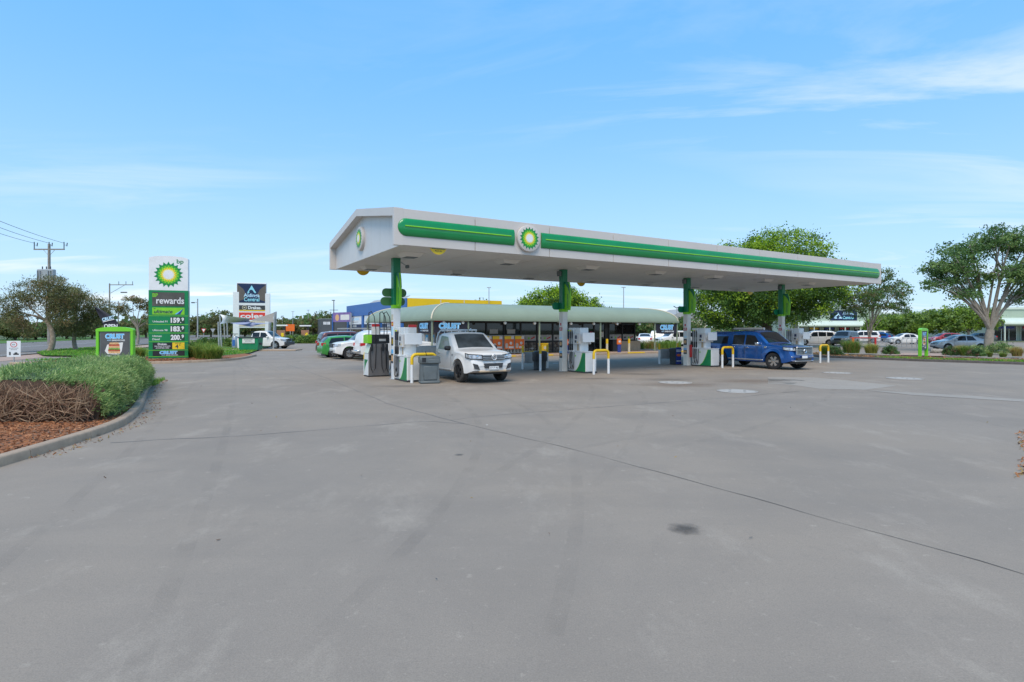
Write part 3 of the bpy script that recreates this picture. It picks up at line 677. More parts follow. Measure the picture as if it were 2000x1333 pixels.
# concrete joints and cracks of the forecourt (dark, slightly wandering)
def crack(name, pts, wid, m=None, jit=.02):
    P = resample(pts, .35); mb = MB(); V = []
    for i, p in enumerate(P):
        d = (P[min(i + 1, len(P) - 1)] - P[max(i - 1, 0)]).normalized(); n = Vector((-d.y, d.x, 0)); o = n * rnd.uniform(-jit, jit); w_ = wid * rnd.uniform(.35, 1.25)
        V += [p + o + n * w_ + Vector((0, 0, .004)), p + o - n * w_ + Vector((0, 0, .004))]
    mb.add(V, [(2 * i, 2 * i + 1, 2 * i + 3, 2 * i + 2) for i in range(len(P) - 1)])
    o = part(name, mb, m or M['crack'], None, recalc=False); o['kind'] = 'structure'; return o
dm('crack', (.085, .075, .066), .95, var=.3, scale=6); dm('crack_faint', (.155, .15, .148), .95, var=.2, scale=6)
crack('concrete_joint', [gp(905, 828), gp(1000, 850), gp(1150, 886), gp(1300, 926), gp(1500, 982), gp(1700, 1038), gp(2020, 1127)], .0055)
crack('concrete_joint', [gp(905, 828), gp(830, 823), gp(700, 834), gp(480, 852), gp(300, 860), gp(215, 866)], .010, M['crack_faint'])
crack('concrete_joint', [gp(880, 821), gp(960, 812), gp(1120, 800), gp(1290, 787), gp(1450, 776)], .009, M['crack_faint'])
crack('concrete_joint', [gp(1450, 776), gp(1500, 770), gp(1560, 765)], .010)
crack('concrete_joint', [gp(560, 712), gp(640, 740), gp(760, 790), gp(905, 828)], .010, M['crack_faint'])
sheet('concrete_patch', [gp(1500, 737), gp(1590, 738), gp(1640, 742), gp(1752, 754), gp(1690, 762), gp(1600, 760), gp(1545, 752), gp(1500, 750)], .004, M['patch'])
sheet('concrete_patch', [gp(1690, 763), gp(1800, 768), gp(2040, 783), gp(2040, 788), gp(1780, 772)], .006, M['patch'])
def stainmat(name, col, amt):
    m = bpy.data.materials.new(name); m.use_nodes = True; t = m.node_tree; b = t.nodes['Principled BSDF']; b.inputs['Base Color'].default_value = (*col, 1); b.inputs['Roughness'].default_value = .7
    tcn = t.nodes.new('ShaderNodeTexCoord'); le = t.nodes.new('ShaderNodeVectorMath'); le.operation = 'LENGTH'; t.links.new(tcn.outputs['Object'], le.inputs[0])
    n = t.nodes.new('ShaderNodeTexNoise'); t.links.new(tcn.outputs['Object'], n.inputs['Vector']); n.inputs['Scale'].default_value = 2.2; n.inputs['Detail'].default_value = 7
    ad = t.nodes.new('ShaderNodeMath'); ad.operation = 'MULTIPLY_ADD'; t.links.new(n.outputs[0], ad.inputs[0]); ad.inputs[1].default_value = .9; t.links.new(le.outputs['Value'], ad.inputs[2])
    r = t.nodes.new('ShaderNodeMapRange'); r.inputs[1].default_value = 1.30; r.inputs[2].default_value = .62; r.inputs[3].default_value = 0; r.inputs[4].default_value = amt; t.links.new(ad.outputs[0], r.inputs[0]); t.links.new(r.outputs[0], b.inputs['Alpha'])
    return m
M['oil'] = stainmat('oil', (.085, .072, .060), .62); M['oil_faint'] = stainmat('oil_faint', (.10, .09, .08), .55); M['rust_stain'] = stainmat('rust_stain', (.28, .185, .12), .35); M['drip'] = stainmat('drip', (.12, .105, .09), .28)
def stain(px, py, rx, ry, m, z):
    c = gp(px, py); o = sheet('ground_stain', [(math.cos(a) , math.sin(a)) for a in np.linspace(0, 2 * PI, 33)[:-1]], 0, m); o.location = (c[0], c[1], z); o.scale = (rx, ry, 1)
stain(1338, 1034, .21, .20, M['oil'], .004); stain(897, 889, .10, .10, M['oil_faint'], .004); stain(1330, 752, 2.0, 1.1, M['rust_stain'], .004); stain(1470, 745, 2.2, 1.3, M['rust_stain'], .004)
for px, py, rx, ry in ((1305, 742, 1.6, .8), (790, 755, 1.4, .5), (1160, 740, 1.5, .5), (1440, 722, 1.4, .5), (950, 750, 1.3, .7), (1250, 731, 1.8, .8)):
    stain(px, py, rx, ry, M['drip'], .004)
def line(px0, py0, px1, py1, wid=.06):
    a = Vector((*gp(px0, py0), 0)); b = Vector((*gp(px1, py1), 0)); d = (b - a).normalized(); n = Vector((-d.y, d.x, 0)) * wid
    sheet('painted_line', [tuple((a + n)[:2]), tuple((b + n)[:2]), tuple((b - n)[:2]), tuple((a - n)[:2])], .008, M['line_white'])
line(1262, 721, 1320, 720); line(278, 721, 300, 721); line(455, 700, 466, 700, .1); line(545, 694, 557, 694, .1); line(592, 688, 626, 687)
line(1080, 711, 1100, 709); line(1180, 704, 1192, 703)
M['tyre_rubber'] = stainmat('tyre_rubber', (.10, .09, .082), .30)
tr_ = M['tyre_rubber'].node_tree; tb_ = tr_.nodes['Principled BSDF']; tr_.links.remove(tb_.inputs['Alpha'].links[0])
tn_ = tr_.nodes.new('ShaderNodeTexNoise'); tx_ = tr_.nodes.new('ShaderNodeTexCoord'); tr_.links.new(tx_.outputs['Object'], tn_.inputs['Vector']); tn_.inputs['Scale'].default_value = 1.6; tn_.inputs['Detail'].default_value = 8
tm_ = tr_.nodes.new('ShaderNodeMapRange'); tm_.inputs[1].default_value = .40; tm_.inputs[2].default_value = .80; tm_.inputs[4].default_value = .10; tr_.links.new(tn_.outputs[0], tm_.inputs[0]); tr_.links.new(tm_.outputs[0], tb_.inputs['Alpha'])
for a_, b_, c_ in ((gp(470, 700), (-9.5, 17), (-2.5, 19.5)), (gp(470, 700), (-8.0, 16), (2.0, 13.5)), (gp(400, 720), (-6.5, 10.5), (-3.5, 3.0)), ((-2.2, 17), (.5, 11), (-1.2, 3.5)), ((12, 24), (7.5, 14), (1.0, 9.0)), (gp(1560, 735), (10, 15), (9.0, 6.0)), (gp(1150, 750), (2.5, 14), (-.6, 6.5))):
    for o_ in (0, 1.45):
        P_ = bez((a_[0] + o_, a_[1], .003), (b_[0] + o_, b_[1], .003), (c_[0] + o_, c_[1], .003), 26); V_ = []
        for i, p in enumerate(P_):
            d = (P_[min(i + 1, 26)] - P_[max(i - 1, 0)]).normalized(); n_ = Vector((-d.y, d.x, 0)); V_ += [p + n_ * .07, p - n_ * .07]
        o = part('tyre_mark', MB().add(V_, [(2 * i, 2 * i + 1, 2 * i + 3, 2 * i + 2) for i in range(26)]), M['tyre_rubber'], None, recalc=False); o['kind'] = 'structure'
# tank covers set in the concrete
tc0 = None
for i, (px, py, r_) in enumerate(((1318, 748, .60), (1440, 765, .60), (1635, 729, .60), (1767, 740, .62))):
    c = gp(px, py)
    if tc0 is None or i == 3:
        t = thing('tank_cover', '', 'cover', (c[0], c[1], .004), .4 * i, 'round tank covers in the forecourt')
        part('ring', MB().lathe([(r_, -.003), (r_, .012), (r_ - .06, .014), (r_ - .06, .004)], 40), M['cover_ring'] if 'cover_ring' in M else M['line_white'], t, 40)
        lid = part('lid', MB().lathe([(r_ - .07, .002), (r_ - .07, .010), (.01, .016)], 40), M['cover_lid'], t, 40)
        for k in range(4): part('lifting_point', MB().box(.30 * math.cos(k * PI / 2) - .04, .30 * math.cos(k * PI / 2) + .04, .30 * math.sin(k * PI / 2) - .02, .30 * math.sin(k * PI / 2) + .02, .010, .018), M['charcoal'], lid)
        tc0 = tc0 or t
    else:
        t = copy_tree(tc0); t.location = (c[0], c[1], .004); t.rotation_euler.z = .4 * i
    t['label'] = ['round white tank cover set flush in stained concrete beside a rust-brown stain', 'round white tank cover beside the dark forked concrete crack', 'round white tank cover in front of the blue utility vehicle', 'brightest round white tank cover beyond the pale concrete strip'][i]

dm('flag_green', (.045, .16, .045), .45, var=.1)
# ------------------------------------------------------------------ canopy
U0, U1, V0, V1, ZS, ZE, ZR = -1.27, 29.0, -3.45, 5.35, 4.67, 5.86, 6.60
VR = (V0 + V1) / 2
can = thing('fuel_canopy', 'long white gabled fuel canopy with green light bands on four columns', 'canopy', S(0, 0), ANG)
ju = [U0 + .02] + [1.67 + 3.16 * i for i in range(9)] + [U1 - .02]
for a, b in zip(ju, ju[1:]):
    part('front_fascia_panel', MB().box(a + .010, b - .010, V0, V0 + .10, ZS, ZE, .006), M['clad_white'], can, 30)
    part('rear_fascia_panel', MB().box(a + .010, b - .010, V1 - .10, V1, ZS, ZE, .006), M['clad_white'], can, 30)
part('fascia_backing', MB().box(U0 + .3, U1 - .3, V0 + .101, V0 + .13, ZS + .06, ZE - .06), M['charcoal'], can)
# soffit panels across the canopy
n = 20
for i in range(n):
    a = U0 + .25 + (U1 - U0 - .5) * i / n; b = U0 + .25 + (U1 - U0 - .5) * (i + 1) / n
    part('soffit_panel', MB().box(a + .012, b - .012, V0 + .14, V1 - .10, ZS + .006, ZS + .05), M['soffit'], can)
# gable ends: recessed wall of upright panels, outer trim frame
for e, sg in ((U0, 1), (U1, -1)):
    d = .26; wallu = e + sg * d
    vs_ = [V0 + .10 + (V1 - V0 - .2) * k / 8 for k in range(9)]
    def zr_(v): return ZE - .26 + (ZR - ZE) * (1 - abs(v - VR) / ((V1 - V0) / 2))
    for a, b in zip(vs_, vs_[1:]):
        m_ = [(a + .006, ZS + .02), (b - .006, ZS + .02), (b - .006, zr_(b - .006)), (a + .006, zr_(a + .006))]
        if a < VR < b: m_ = [(a + .006, ZS + .02), (b - .006, ZS + .02), (b - .006, zr_(b)), (VR, zr_(VR)), (a + .006, zr_(a))]
        part('gable_panel', MB().prism(m_, 'x', wallu, wallu + sg * .04), M['clad_grey'], can)
    tr = MB(); lo, hi = sorted((e, wallu + sg * .05))
    for va, vb in ((V0, VR), (VR, V1)):
        za, zb_ = (ZE, ZR) if va == V0 else (ZR, ZE)
        tr.hexa([(lo, va, za - .26), (hi, va, za - .26), (hi, vb, zb_ - .26), (lo, vb, zb_ - .26), (lo, va, za + .015), (hi, va, za + .015), (hi, vb, zb_ + .015), (lo, vb, zb_ + .015)])
    part('gable_trim', tr, M['clad_white'], can)
    for va, vb in ((V0 - .004, V0 + .16), (V1 - .16, V1 + .004)):
        part('corner_trim', MB().box(lo - .002, hi, va, vb, ZS - .012, ZE - .004, .006), M['clad_white'], can, 30)
rf = MB()
for va, vb, za, zb_ in ((V0 + .02, VR, ZE, ZR), (VR, V1 - .02, ZR, ZE)):
    rf.hexa([(U0 + .1, va, za - .10), (U1 - .1, va, za - .10), (U1 - .1, vb, zb_ - .10), (U0 + .1, vb, zb_ - .10), (U0 + .1, va, za - .03), (U1 - .1, va, za - .03), (U1 - .1, vb, zb_ - .03), (U0 + .1, vb, zb_ - .03)])
part('roof', rf, M['clad_grey'], can)
# green light bands, bulging half-round, with a thin lime light strip
def band(ua, ub, rl, rr):
    zc, hh, bl = 5.26, .29, .09; mb = MB(); st = []
    n_ = 10
    if rl: st += [(ua + hh * (1 - math.cos(PI / 2 * k / n_)), math.sin(PI / 2 * k / n_)) for k in range(n_ + 1)]
    else: st += [(ua, .02), (ua + .002, .97), (ua + .06, 1)]
    st += [(ua + (ub - ua) * k / 12, 1) for k in range(1, 12)]
    if rr: st += [(ub - hh * (1 - math.cos(PI / 2 * k / n_)), math.sin(PI / 2 * k / n_)) for k in range(n_, -1, -1)]
    else: st += [(ub - .06, 1), (ub - .002, .97), (ub, .02)]
    V = []; k_ = 11
    for (u, q) in st:
        q = max(q, .02); qb = q if (rl and u < ua + hh) or (rr and u > ub - hh) else 1
        for j in range(k_):
            a = PI * j / (k_ - 1); hz_ = hh * (q if qb < 1 else 1)
            V.append((u, V0 - .004 - bl * math.sin(a) * (q if qb < 1 else (1 if q > .5 else .02)), zc - hz_ * math.cos(a)))
    F = [(i * k_ + j, (i + 1) * k_ + j, (i + 1) * k_ + j + 1, i * k_ + j + 1) for i in range(len(st) - 1) for j in range(k_ - 1)]
    o = part('green_band', mb.add(V, F), M['bp_green'], can, 50)
    part('lime_strip', MB().tube([(ua + (.22 if rl else .16), V0 - .098, zc + .03), (ub - (.22 if rr else .16), V0 - .098, zc + .03)], .022, 8), M['lime'], o, 60)
    return o
band(-1.15, 3.24, True, False); band(4.43, 28.78, False, True)
def emblem(Mx, Rr):
    d = part('emblem_disc', MB().lathe([(.01, -.10), (Rr * .90, -.10), (Rr * .985, -.085), (Rr, -.05), (Rr, .02)], 48, 'y').xf(Mx), M['clad_white'], can, 40)
    helios(d, Mx @ Matrix.Translation((0, -.10, 0)), Rr * .86)
emblem(Matrix.Translation((3.84, V0 - .03, 5.27)), .49)
emblem(Matrix.Translation((U0 + .24, 1.1, 5.50)) @ Matrix.Rotation(-PI / 2, 4, 'Z'), .47)
# light fittings under the soffit
lf = None
for v in (-1.55, 3.25):
    for k in range(7):
        u = k * 4.09
        l = MB().hexa([(-.26, -.26, -.13), (.26, -.26, -.13), (.26, .26, -.13), (-.26, .26, -.13), (-.40, -.40, .004), (.40, -.40, .004), (.40, .40, .004), (-.40, .40, .004)])
        if lf is None:
            lf = part('light_fitting', l, M['soffit'], can); gm = part('grille', MB().box(-.22, .22, -.22, .22, -.145, -.131, .004), M['grey_bin'], lf); lf.location = (u, v, ZS)
        else:
            c = copy_tree(lf, can); c.location = (u, v, ZS)
# columns
COLU = [0, 8.0, 16.17, 24.45]
for i, u in enumerate(COLU):
    h = .14
    c = part('column', MB().box(u - h, u + h, -h, h, -.02, 2.74, .012), M['off_white'] if i else M['white'], can, 30)
    part('base_plate', MB().box(u - .20, u + .20, -.20, .20, 0, .018), M['galv'], c)
    part('green_sleeve', MB().box(u - h - .006, u + h + .006, -h - .006, h + .006, 2.86, ZS + .01, .02), M['bp_dark'], c, 30)
    part('lime_collar', MB().box(u - h - .012, u + h + .012, -h - .012, h + .012, 2.735, 2.865, .006), M['lime'], c)
    # blade sign standing out towards the entry side, lime with a green swept top
    bl = [(-.14, 2.80), (-.50, 2.80), (-.555, 3.10), (-.56, 3.45), (-.52, 3.80), (-.44, 4.08), (-.14, 4.10)]
    part('blade_sign', MB().prism(bl, 'x', u - .035, u + .035), M['lime'], c)
    tp_ = [(-.14, 4.102), (-.442, 4.082), (-.522, 3.80), (-.561, 3.50), (-.50, 3.62), (-.40, 3.80), (-.26, 3.96), (-.14, 4.03)]
    for sx in (u - .041, u + .036): part('blade_top', MB().prism(tp_, 'x', sx, sx + .005), M['bp_dark'], c)
    text('Ultimate', .62, .11, M['bp_dark'], c, 0, 0, 0, Matrix.Translation((u - .040, -.36, 3.22)) @ Matrix.Rotation(-PI / 2, 4, 'Z') @ Matrix.Rotation(-PI / 2, 4, 'Y'), bold=.01)
    for q, zc in enumerate((3.01, 3.35) if i == 0 else (3.0,)):
        off = -.06 if q == 0 and i == 0 else 0
        P = [(u + off + p[0], zc + p[1]) for p in rrect(.98, .33, .16, 8)]
        part('pump_number_flag', MB().prism(P, 'y', .16, .20) if i == 0 else MB().prism(P, 'y', .16, .20), M['flag_green'] if i == 0 else M['bp_dark'], c)
    # notices stuck to the column face towards the entry
    xs_ = u - h - .004
    def stick(z0, z1, m, y0=-.11, y1=.11, nm='sticker'): return part(nm, MB().box(xs_, xs_ + .003, y0, y1, z0, z1), m, c)
    if i == 0:
        for z0, z1, m in ((2.05, 2.22, 'red'), (1.70, 2.02, 'pale_blue'), (1.30, 1.62, 'charcoal'), (1.0, 1.15, 'crust_blue'), (.62, .98, 'charcoal'), (2.28, 2.5, 'cream')): stick(z0, z1, M[m])
        stick(1.36, 1.56, M['yellow'], -.07, .07); xs_ -= .003; stick(2.09, 2.18, M['yellow'], -.06, .06); stick(.70, .92, M['crust_skin'], -.08, .08)
    else:
        for z0, z1, m in ((2.08, 2.24, 'white'), (1.87, 2.02, 'red'), (1.50, 1.84, 'pump_white'), (1.10, 1.42, 'charcoal'), (.86, 1.08, 'paper'), (.62, .84, 'charcoal')): stick(z0, z1, M[m])
        xs_ -= .003
        stick(2.10, 2.22, M['red'], -.05, .05); stick(1.5, 1.56, M['pale_blue']); stick(.70, .80, M['crust_skin'], -.08, .08); stick(.86, .92, M['crust_blue'])
        part('sticker', MB().lathe([(.09, 0), (.09, .003), (.01, .004)], 16, 'x', (xs_ - .003, 0, 1.27)), M['crust_skin'], c)
        [bars(.16, .03, M['white'], c, 0, 0, dz, Matrix.Translation((xs_ - .002, 0, 1.945)) @ Matrix.Rotation(-PI / 2, 4, 'Z'), 4) for dz in (.03, -.03)]
    if i == 0:
        cm_ = MB().box(u + .30, u + .40, -.42, -.20, 4.28, 4.40, .02); part('security_camera', cm_, M['grey_bin'], c, 40); part('camera_arm', MB().tube([(u + .12, -.1, 4.55), (u + .34, -.25, 4.38)], .02, 6), M['galv'], c)
    else:
        part('floodlight', MB().box(u - .36, u - .20, -.16, .04, 4.36, 4.60, .03), M['grey_bin'], c, 40); part('bracket', MB().tube([(u - .28, -.05, 4.45), (u - .12, -.05, 4.55)], .02, 6), M['galv'], c)
# clearance signs hanging under the canopy edges
for (u, v, lab) in ((.33, V0 + .14, 'yellow clearance sign lettered 4.3 m under the front fascia near the first column'), (.23, V1 - .14, 'yellow clearance sign under the rear fascia near the gable with the emblem'),
                    (13.1, V1 - .14, 'yellow clearance sign under the middle of the rear fascia'), (28.6, V1 - .14, 'yellow clearance sign under the rear fascia in front of the big dark tree')):
    t = thing('clearance_sign', lab, 'sign', S(u, v, 4.66), ANG, 'clearance signs under the canopy')
    Rr = .32; a0 = R(22)
    P = [(Rr * math.cos(a), .12 + Rr * math.sin(a)) for a in np.linspace(PI + a0, 2 * PI - a0, 18)]
    part('plate', MB().prism(P, 'y', -.012, .012), M['yellow'] if v > 0 else M['sun_yellow'], t)
    if v < 0:
        text('4.3 m', .24, .075, M['charcoal'], t, 0, -.015, -.075); part('top_stripe', MB().box(-.24, .24, -.016, -.013, -.022, 0), M['bp_dark'], t)


# ------------------------------------------------------------------ pump islands
def pump(name, label, u, v=0.0, hoses=3):
    t = thing(name, label, 'fuel pump', S(u, v), ANG, 'white fuel pumps')
    part('plinth', MB().box(-.02, .62, -1.52, -.18, 0, .05), M['charcoal'], t)
    cab = part('lower_cabinet', MB().box(0, .60, -1.50, -.60, .05, .92, .025), M['pump_white'], t, 30)
    # green swoosh on both flanks: curve from the foot of the hose tower up to the far top corner
    sw = [(-.66, .055)] + [(-.66 - .62 * q, .055 + .83 * q ** 2.2) for q in [k / 10 for k in range(1, 11)]] + [(-1.46, .885), (-1.46, .055)]
    sl = [(-.62, .055)] + [(-.62 - .63 * q, .055 + .83 * q ** 2.2) for q in [k / 10 for k in range(1, 11)]] + [(-1.46, .885), (-1.46, .055)]
    for xx in (-.004, .601):
        part('lime_swoosh', MB().prism(sl, 'x', xx, xx + .003), M['lime'], cab)
        part('green_swoosh', MB().prism(sw, 'x', xx - .002 if xx < 0 else xx + .002, xx + .001 if xx < 0 else xx + .005), M['sign_green'], cab)
    part('emblem', starmesh(12, .045, .033, 0, 0).xf(Matrix.Translation((-.005, -.76, .74)) @ Matrix.Rotation(-PI / 2, 4, 'Z')), M['lime'], cab)
    part('counter', MB().box(-.01, .61, -1.51, -.58, .92, .945, .008), M['white'], cab, 30)
    tow = part('hose_tower', MB().box(.02, .58, -.60, -.20, .05, 2.0, .02), M['pump_white'], t, 30)
    part('hose_rail', MB().box(-.03, .02, -.60, -.20, .90, .98, .008), M['white'], tow)
    for sx, xx in ((-1, .0), (1, .60)):
        for k in range(hoses):
            y = -.27 - .13 * k
            part('hose', MB().tube([(xx - sx * .0, y, 1.05), (xx + sx * .05, y, .90), (xx + sx * .06, y + .03, .50), (xx + sx * .06, y - .02 - .05 * k, .22), (xx + sx * .05, y - .09, .12), (xx + sx * .04, y - .14, .18), (xx + sx * .02, y - .15, .9)], .014, 6), M['black'], tow, 60)
            nz = part('nozzle', MB().box(xx - .035, xx + .035, y - .028, y + .028, .98, 1.28, .012).tube([(xx, y, 1.26), (xx + sx * .02, y, 1.42), (xx + sx * .02, y, 1.55)], .016, 6), M['black'], tow, 40)
            part('nozzle_cover', MB().box(xx + sx * .012 - .02, xx + sx * .012 + .02, y - .024, y + .024, 1.52, 1.84, .01), M[('navy', 'charcoal', 'black')[k % 3]], nz)
            part('grade_tab', MB().box(xx + sx * .012 - .022, xx + sx * .012 + .022, y - .025, y + .025, 1.845, 1.90, .006), M[('lime', 'sun_yellow', 'galv')[k % 3]], nz)
    up = part('display_head', MB().box(.06, .54, -1.02, -.60, .945, 2.0, .02), M['pump_white'], t, 30)
    for sx, xa, xb in ((-1, -.03, .06), (1, .54, .63)):
        kp = part('payment_panel', MB().box(xa, xb, -1.10, -.64, 1.26, 1.74, .015), M['clad_grey'], up, 30)
        f = xa - .004 if sx < 0 else xb
        part('screen', MB().box(f, f + .004, -.90, -.76, 1.50, 1.66), M['navy'], kp)
        part('keypad', MB().box(f, f + .004, -.86, -.74, 1.33, 1.44), M['charcoal'], kp)
        part('warning_mark', MB().prism([(-.99, 1.33), (-.91, 1.33), (-.95, 1.40)], 'x', f, f + .004), M['yellow'], kp)
        part('label_strip', MB().box(.056 if sx < 0 else .540, .060 if sx < 0 else .545, -.93, -.80, .98, 1.26), M['beige'], up)
    bd = part('advert_board', MB().box(-.02, .64, -1.33, -1.28, 1.36, 1.78, .012), M['white'], t, 30)
    part('board_bracket', MB().box(.24, .36, -1.28, -1.02, 1.46, 1.70), M['pump_white'], bd)
    return t
PM = [(-.10, 'white fuel pump with red-headed notice beside the grey bin and white tray ute'), (8.12, 'white fuel pump beside the second column, in front of the shop windows'),
      (16.29, 'white fuel pump at the flank of the blue ute beside the third column'), (24.57, 'white fuel pump behind the nose of the blue ute beside the fourth column')]
for i, (u, lab) in enumerate(PM):
    p_ = pump('fuel_pump', lab, u)
    if i == 0:
        nb = part('notice', MB().box(.22, .54, -1.036, -1.022, 1.79, 2.10), M['paper'], p_); part('notice_header', MB().box(.22, .54, -1.040, -1.037, 2.0, 2.10), M['red'], nb)

def hoop(label, u, v, wid=.88, h=1.02, panel=False, sq=False, rot=0.0, name='guard_hoop'):
    t = thing(name, label, 'bollard', S(u, v), ANG + rot, 'yellow and white guard hoops')
    r = .055; zc = .66
    if sq:
        for x in (0, wid): 
            l = part('post', MB().tube([(x, 0, -.02), (x, 0, .80)], r, 12), M['white'], t, 50); part('yellow_sleeve', MB().tube([(x, 0, .80), (x, 0, 1.14), (x, 0, 1.15)], [r + .003, r + .003, r * .7], 12), M['yellow'], l, 50)
        part('rail', MB().tube([(0, 0, .86), (wid, 0, .86)], .022, 8), M['yellow'], t, 50)
    else:
        for x in (0, wid): part('post', MB().tube([(x, 0, -.02), (x, 0, zc)], r, 12), M['white'], t, 50)
        rr = .16; P = [(0, 0, zc)] + [(rr * (1 - math.cos(a)), 0, h - rr + rr * math.sin(a)) for a in np.linspace(0, PI / 2, 6)] + [(wid - rr * (1 - math.cos(a)), 0, h - rr + rr * math.sin(a)) for a in np.linspace(PI / 2, 0, 6)] + [(wid, 0, zc)]
        part('yellow_rail', MB().tube(P, r + .003, 12), M['yellow'], t, 50)
    if panel: part('infill_panel', MB().box(.10, wid - .08, -.012, .012, .28, .84 if sq else .92, .004), M['galv'], t)
    return t
hoop('guard hoop half hidden behind the grey bin by the first pump', -.05, -1.84, .92)
hoop('guard hoop standing clear in front of the second column pump', 8.03, -2.15, .82)
hoop('guard hoop across the rear wheel of the blue ute', 16.30, -2.15, .82)
hoop('guard hoop ahead of the blue ute beside the garden bed', 24.70, -2.25, .82)
hoop('guard hoop with grey infill panel behind the dark grey pump', -.42, 2.68, 1.0, panel=True)
hoop('straight guard rail with grey panel beside the black bagged bin', 7.11, 2.10, 1.45, panel=True, sq=True, name='guard_rail')
hoop('straight guard rail with grey panel beside the blue and orange bin advert', 15.90, 1.74, 1.45, panel=True, sq=True, name='guard_rail')
t = thing('bollard', 'single white bollard with yellow top beside the black bagged bin', 'bollard', S(7.15, .63), ANG)
part('post', MB().tube([(0, 0, -.02), (0, 0, .80)], .055, 12), M['white'], t, 50); part('yellow_sleeve', MB().tube([(0, 0, .80), (0, 0, 1.14), (0, 0, 1.15)], [.058, .058, .04], 12), M['yellow'], t, 50)

# dark grey dispenser behind the first column, hoses looping overhead
t = thing('diesel_dispenser', 'dark grey dispenser with overhead black hoses and pale green side', 'fuel pump', S(-.20, 1.75), ANG)
P = [(-.42, 0), (.42, 0), (.42, .95), (.30, 1.30), (-.30, 1.30), (-.42, .95)]
part('body', MB().prism([(p[0], p[1] + .05) for p in P], 'y', -.28, .28), M['dispenser_grey'], t)
part('plinth', MB().box(-.44, .44, -.30, .30, 0, .05), M['black'], t)
sd_ = part('side_panel', MB().box(-.445, -.424, -.26, .26, .06, .94, .004), M['pump_white'], t)
part('green_swoosh', MB().prism([(.24, .08)] + [(.24 - .50 * q ** 2.0, .08 + .62 * (q)) for q in [k / 8 for k in range(1, 9)]] + [(.24, .70)], 'x', -.449, -.446), M['sign_green'], sd_)
part('upper_side_panel', MB().hexa([(-.446, -.26, .96), (-.43, -.26, .96), (-.43, .26, .96), (-.446, .26, .96), (-.335, -.26, 1.32), (-.318, -.26, 1.32), (-.318, .26, 1.32), (-.335, .26, 1.32)]), M['sage_light'], t)
hd = part('head', MB().box(-.44, .44, -.30, .30, 1.35, 1.72, .02), M['black'], t, 30); part('green_cap', MB().box(-.47, -.30, -.31, .31, 1.36, 1.71, .01), M['lime'], hd); part('price_window', MB().box(.0, .28, -.306, -.301, 1.45, 1.54), M['decal'], hd)
nt_ = part('notice', MB().box(-.22, .10, -.02, .02, 1.74, 2.14), M['paper'], t); part('notice_header', MB().box(-.22, .10, -.024, -.021, 2.04, 2.14), M['red'], nt_)
for sx in (-.30, .16, .34):
    part('hose_mast', MB().tube([(sx, .10, 1.70), (sx, .10, 2.62)], .018, 6), M['black'], t, 60)
    part('hose', MB().tube([(sx, .10, 2.60), (sx + .05, -.06, 2.66), (sx + .12, -.22, 2.45), (sx + .17, -.30, 1.9), (sx + .16, -.36, 1.1), (sx + .12, -.38, .35), (sx + .02, -.38, .16), (sx - .06, -.36, .4), (sx - .08, -.34, 1.2)], .016, 6), M['black'], t, 60)
    part('nozzle', MB().box(sx - .05, sx + .03, -.36, -.28, 1.05, 1.34, .015), M['black'], t)

# bins
t = thing('service_bin', 'grey-green lidded windscreen wash bin in front of the first pump', 'bin', S(.47, -2.18), ANG + R(-12))
part('body', MB().hexa([(-.33, -.24, 0), (.33, -.24, 0), (.33, .24, 0), (-.33, .24, 0), (-.31, -.20, .74), (.31, -.20, .74), (.31, .20, .74), (-.31, .20, .74)]), M['grey_bin'], t)
part('foot', MB().box(-.35, .35, -.27, .27, 0, .09, .03), M['grey_bin'], t, 40)
part('front_panel', MB().box(-.24, .24, -.262, -.215, .13, .62, .02), M['grey_bin'], t, 40)
part('hood', MB().box(-.36, .36, -.27, .24, .70, .97, .04), M['grey_bin'], t, 40); part('slot', MB().box(-.30, -.16, -.276, -.268, .76, .92, .003), M['black'], t)
part('side_step', MB().box(-.10, .36, -.285, -.25, .72, .86, .015), M['grey_bin'], t, 40)
part('squeegee', MB().tube([(-.05, 0, .9), (-.14, -.02, 1.14)], .012, 6), M['black'], t)
def litter_bin(u, v, lab, bag, advert):
    t = thing('litter_bin', lab, 'bin', S(u, v), ANG + R(-20))
    part('body', MB().lathe([(.29, 0), (.31, .03), (.29, .10), (.31, .60), (.33, .74), (.33, .80), (.28, .82), (.28, .70)], 20), M['dark_bin'], t, 35)
    part('lid', MB().lathe([(.34, .78), (.34, .86), (.26, .90), (.10, .90)], 20), M['dark_bin'], t, 35)
    if bag: part('bin_bag', MB().lathe([(.345, .42), (.36, .56), (.352, .66), (.365, .78), (.345, .86)], 17), M['black'], t, 25)
    if advert:
        a = part('advert_panel', MB().box(-.16, .16, -.40, -.37, .02, .95, .01), M['blue_sign'], t)
        part('advert_oval', MB().lathe([(.13, 0), (.13, -.004), (.01, -.005)], 24, 'y', (0, -.401, .52)).xf(Matrix.Translation((0, 0, .26)) @ Matrix.Diagonal((1, 1, .5, 1))), M['orange'], a)
        for z, n_ in ((.80, 5), (.73, 4), (.20, 3)): bars(.26, .05, M['white'], a, 0, -.405, z, None, n_)
    return t
litter_bin(8.05 - .45, 1.35, 'round black litter bin with a bulging black bag liner', True, False)
litter_bin(16.17 + .35, 1.15, 'black litter bin fronted by a blue and orange advert panel', False, True)
t = thing('fire_extinguisher', 'red fire hose case fixed behind the third column pump', 'fire equipment', S(16.17 + .06, -.22), ANG)
part('case', MB().box(-.07, .03, -.06, .06, .45, 1.12, .02), M['red'], t, 40)
part('nozzle', MB().tube([(-.02, 0, 1.12), (-.02, 0, 1.2)], .02, 6), M['black'], t)

